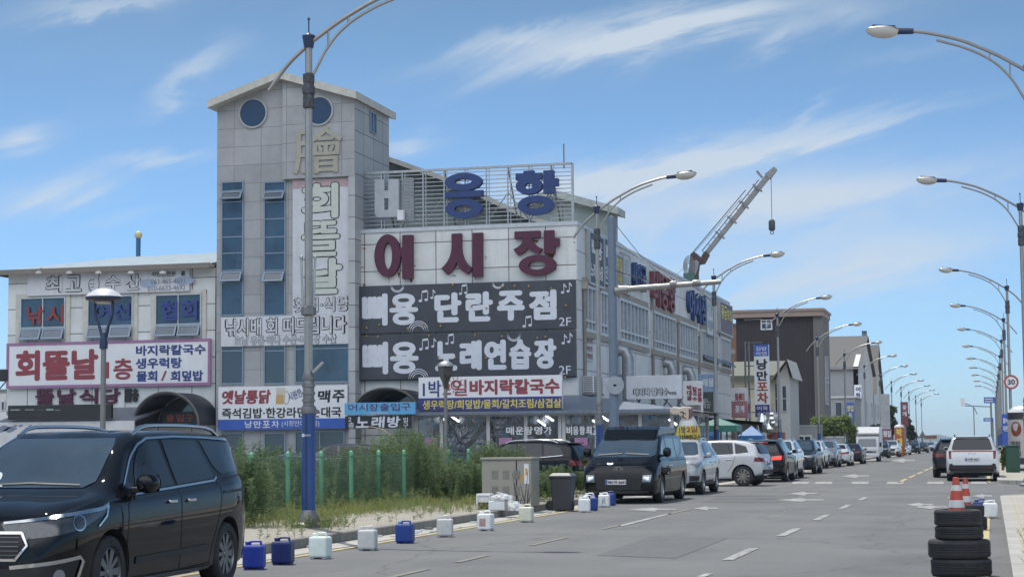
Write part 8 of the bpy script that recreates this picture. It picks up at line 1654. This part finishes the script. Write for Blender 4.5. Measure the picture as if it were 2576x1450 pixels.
tag(np_mesh('verge_weeds', parts, M_WEED), 'low weeds creeping from the fence over the left pavement', 'weeds', kind='stuff')
nb = 13000; P = strew(nb, -13.9, -12.0, 24, 49, .15); P[:, 0] = -13.8+np.abs(RS.normal(0, .75, nb)); keep = (np.sin(P[:, 1]*1.7)+np.sin(P[:, 1]*.53+1)+RS.normal(0, .7, nb)) > -.4; P = P[keep]
P = np.concatenate([P, strew(350, LX-.45, LX+.5, 29.7, 31.0, .15), strew(250, -11.8, -10.6, 37, 39, .15), strew(300, -12.2, -11.1, 41, 43, .15), strew(500, -12.6, -10.6, 45, 48.8, .15)]); d = np.stack([RS.normal(0, .45, len(P)), RS.normal(0, .45, len(P)), np.ones(len(P))], 1)
tag(np_mesh('grass', [leaves(P, d, RS.uniform(.1, .42, len(P)), .012, .25)], M_GRASS), 'dry yellow green grass along the foot of the fence', 'grass', kind='stuff')
P = strew(160, KR+.16, KR+.5, 17, 30, .15); P = np.concatenate([P, np.stack([RS.normal(KR+.32, .05, 60), RS.normal(19.3, .12, 60), np.full(60, .15)], 1), np.stack([RS.normal(KR+.35, .06, 40), RS.normal(22.3, .2, 40), np.full(40, .15)], 1)]); d = np.stack([RS.normal(0, .5, len(P)), RS.normal(0, .5, len(P)), np.ones(len(P))], 1)
tag(np_mesh('kerb_grass', [leaves(P, d, RS.uniform(.05, .25, len(P)), .01, .25)], M_GRASS), 'sparse grass tufts in the joint of the right kerb', 'grass', kind='stuff')
t = thing('tall_weed', 'single tall spindly weed growing out of the right kerb joint', 'weed', (KR+.3, 20.8, .15)); P = np.array([[KR+.3, 20.8, .15], [KR+.28, 20.82, .15], [KR+.33, 20.78, .15]]); np_mesh('leaves', weed_plant(P, np.array([.62, .4, .3]), 50, .12, .07, .012), M_WEED, t); MB().tube([(KR+.3, 20.8, .15), (KR+.3, 20.8, .4)], .006, 5).build('stem', M_STEM, t)
# tall feathery clumps one can tell apart: photo (x, top y), depth Y, width
spots = [(612, 1150, 30.5, .7, 'tall feathery weed clump between the minivan tail and the first fence post'), (655, 1126, 35, .8, 'tall weed clump behind the second fence post from the minivan'), (700, 1140, 36, .7, 'pale weed clump left of the nearest lamp post'), (590, 1120, 33, .5, 'thin tall weed with a pointed top right beside the minivan roof'), (745, 1150, 38, .6, 'weed clump directly behind the blue lamp post'),
         (850, 1140, 39, .8, 'weed clump just right of the blue lamp post'), (900, 1138, 40, .9, 'weed clump left of the big shrub in the middle of the fence'), (960, 1110, 42, 1.0, 'big feathery shrub under the black entrance sign'), (1015, 1085, 44, 1.2, 'tallest feathery shrub, in front of the stall corner'), (1055, 1095, 43, 1.1, 'broad dark shrub right of the tallest one'), (1090, 1110, 45, .9, 'shrub touching the slim park lamp'),
         (1130, 1165, 44, .8, 'shrub right of the slim park lamp post'), (1165, 1160, 46, .8, 'shrub left of the grey cabinet'), (1190, 1172, 43, .6, 'low brownish shrub at the left side of the cabinet'), (1225, 1120, 49, .9, 'weed clump rising behind the cabinet'), (1285, 1128, 49.5, .9, 'weed clump behind the right end of the cabinet'), (1345, 1195, 46, .7, 'yellow green weed clump right of the cabinet'), (1370, 1200, 44.5, .5, 'leafy weed clump left of the wheeled bin'), (1405, 1175, 50, .8, 'weed clump behind the wheeled bin'), (1455, 1190, 50.5, .7, 'weed clump between the bin and the camper van')]
for px, py, Y, w, lab in spots:
    p = onY(px, py, Y); z0 = 0 if p.x < -13.5 else .15; hh = max(p.z-z0, .5); n = int(60*w+14); P = np.stack([RS.normal(p.x, w*.33, n), RS.normal(Y, w*.33, n), np.full(n, z0)], 1)
    rr = np.hypot(P[:, 0]-p.x, P[:, 1]-Y)/w; h = hh*1.08*np.clip(1.12-rr*.5, .4, 1)*RS.uniform(.75, 1.02, n)
    t = thing('tall_weed', lab, 'weed', (p.x, Y, z0), 'tall weed clumps behind the fence'); np_mesh('foliage', weed_plant(P, h, 115, .24, .085, .016), M_BUSH, t); g = MB()
    g.tube([tuple(P[0]), (P[0][0]+.02, P[0][1], z0+h[0]*.6)], .01, 5)
    g.build('stem', M_STEM, t)
t = thing('dead_branch', 'bare dark dead branches leaning on the right side of the cabinet', 'branch', (onZ(1322, 1280, .15).x, onZ(1322, 1280, .15).y, .15)); b = t.location; g = MB()
for k in range(9): a = random.uniform(-.5, .6); l_ = random.uniform(.3, .9); x = random.uniform(-.2, .1); g.tube([(b.x+x, b.y, .15), (b.x+x+a*l_*.5, b.y+.02, .15+l_*.6), (b.x+x+a*l_*.8, b.y, .15+l_)], [.012, .008, .004], 5)
g.build('branch', mat('dead_wood', (.06, .045, .04), .9, var=.3), t)
t = thing('dry_stalk', 'long pale dry stalk arching above the weeds under the black entrance sign', 'stalk', tuple(onY(1005, 1150, 44))); g = MB(); g.tube([tuple(onY(x, y, 44)) for x, y in ((1012, 1130), (990, 1100), (965, 1080), (935, 1072), (912, 1074))], [.016, .014, .012, .009, .005], 5); g.build('stalk', mat('dry_straw', (.45, .40, .28), .8), t)
# trees
def tree(name, label, px, pyt, Y, wpx, m, z0=0, dens=2200, lsz=.22, trunk=True, flat=1.0, cb=None):
    p = onY(px, pyt, Y); w = abs(onY(px+wpx/2, pyt, Y).x-p.x); H_ = p.z; t = thing(name, label, 'tree', (p.x, Y, z0)); g = MB(); bz = z0+H_*.3
    g.tube([(p.x, Y, z0), (p.x+.05*w, Y, bz), (p.x, Y, z0+H_*.75)], [w*.09+.05, w*.06+.04, .03], 8)
    lobes = []
    for k in range(16): a = RS.uniform(0, 6.28); r = w*RS.uniform(.15, .75); z = z0+H_*RS.uniform(.42 if cb is None else cb, .9); lobes.append((p.x+r*math.cos(a)*(1-.3*abs(z/H_-.6)), Y+r*math.sin(a), z, w*RS.uniform(.22, .42))); g.tube([(p.x, Y, bz), (p.x+r*math.cos(a)*.5, Y+r*math.sin(a)*.5, (bz+z)/2), (lobes[-1][0], lobes[-1][1], z)], [.06, .04, .015], 5)
    g.build('trunk', M_BARK, t); B = []
    for (x, y, z, r) in lobes: k = dens//16; d = RS.normal(size=(k, 3)); d /= np.linalg.norm(d, axis=1, keepdims=True); B.append(np.array([x, y, z])+d*r*(RS.uniform(.3, 1.05, (k, 1))**.5)*np.array([1, 1, .75*flat]))
    B = np.concatenate(B); B[:, 2] = np.clip(B[:, 2], z0+.3, z0+H_*1.02); d = RS.normal(size=B.shape)+np.array([0, 0, .3]); np_mesh('crown', [leaves(B, d, RS.uniform(.6, 1.3, len(B))*lsz, lsz*.55, .2)], m, t); return t
tree('bushy_tree', 'light green bushy tree behind the site cabin and the parked cars', 2098, 1040, 140, 120, M_TREE, dens=5200, lsz=.26, cb=.2); tree('bushy_tree', 'small light green tree left of the box truck behind the cars', 2068, 1062, 150, 50, M_TREE, dens=1800, lsz=.28, cb=.2); tree('bushy_tree', 'green tree at the foot of the gabled building right of the larger bushy tree', 2140, 1058, 160, 60, M_TREE, dens=2000, lsz=.3, cb=.2)
tree('dark_tree', 'dark ragged tree beside the pale grey banner far down the left side', 2236, 1005, 215, 44, M_DTREE, dens=2200, lsz=.42, cb=.25); tree('dark_tree', 'dark ragged tree behind the maroon sign board far down the left side', 2284, 1030, 235, 34, M_DTREE, dens=1500, lsz=.42, cb=.3); tree('dark_tree', 'dark low tree just past the farthest gabled front', 2208, 1060, 205, 40, M_DTREE, dens=1500, lsz=.42, cb=.2)
tree('bushy_tree', 'low light green shrub behind the white people carrier on the right pavement', 2520, 1125, 90, 22, M_TREE, z0=.15, dens=700, lsz=.14, cb=.1)
# litter along the gutter
for i in range(14):
    y = random.uniform(26, 46); x = KL+random.uniform(.05, .6); t = thing('litter', 'scrap of pale litter in the left gutter', 'litter', (x, y, .012), 'scraps of litter in the left gutter'); s_ = random.uniform(.03, .07); MB().box(x-s_, y-s_, .012, x+s_, y+s_*.6, .012+s_*.5).build('scrap', random.choice([M_WHITE, M_OLDW, M_STEELD]), t)
# ---------------------------------------------------------------- thin sea air over the whole street
m = bpy.data.materials.new('thin_haze'); m.use_nodes = True; t = m.node_tree; t.nodes.remove(t.nodes['Principled BSDF']); v = t.nodes.new('ShaderNodeVolumePrincipled')
v.inputs['Color'].default_value = (.72, .86, 1, 1); v.inputs['Density'].default_value = .00016; v.inputs['Anisotropy'].default_value = .2; t.links.new(v.outputs[0], t.nodes['Material Output'].inputs['Volume'])
g = MB(); g.box(-900, -60, -1, 900, 4100, 40); tag(g.build('haze', m), 'thin pale sea haze over the street and the far hill', 'haze', kind='stuff')
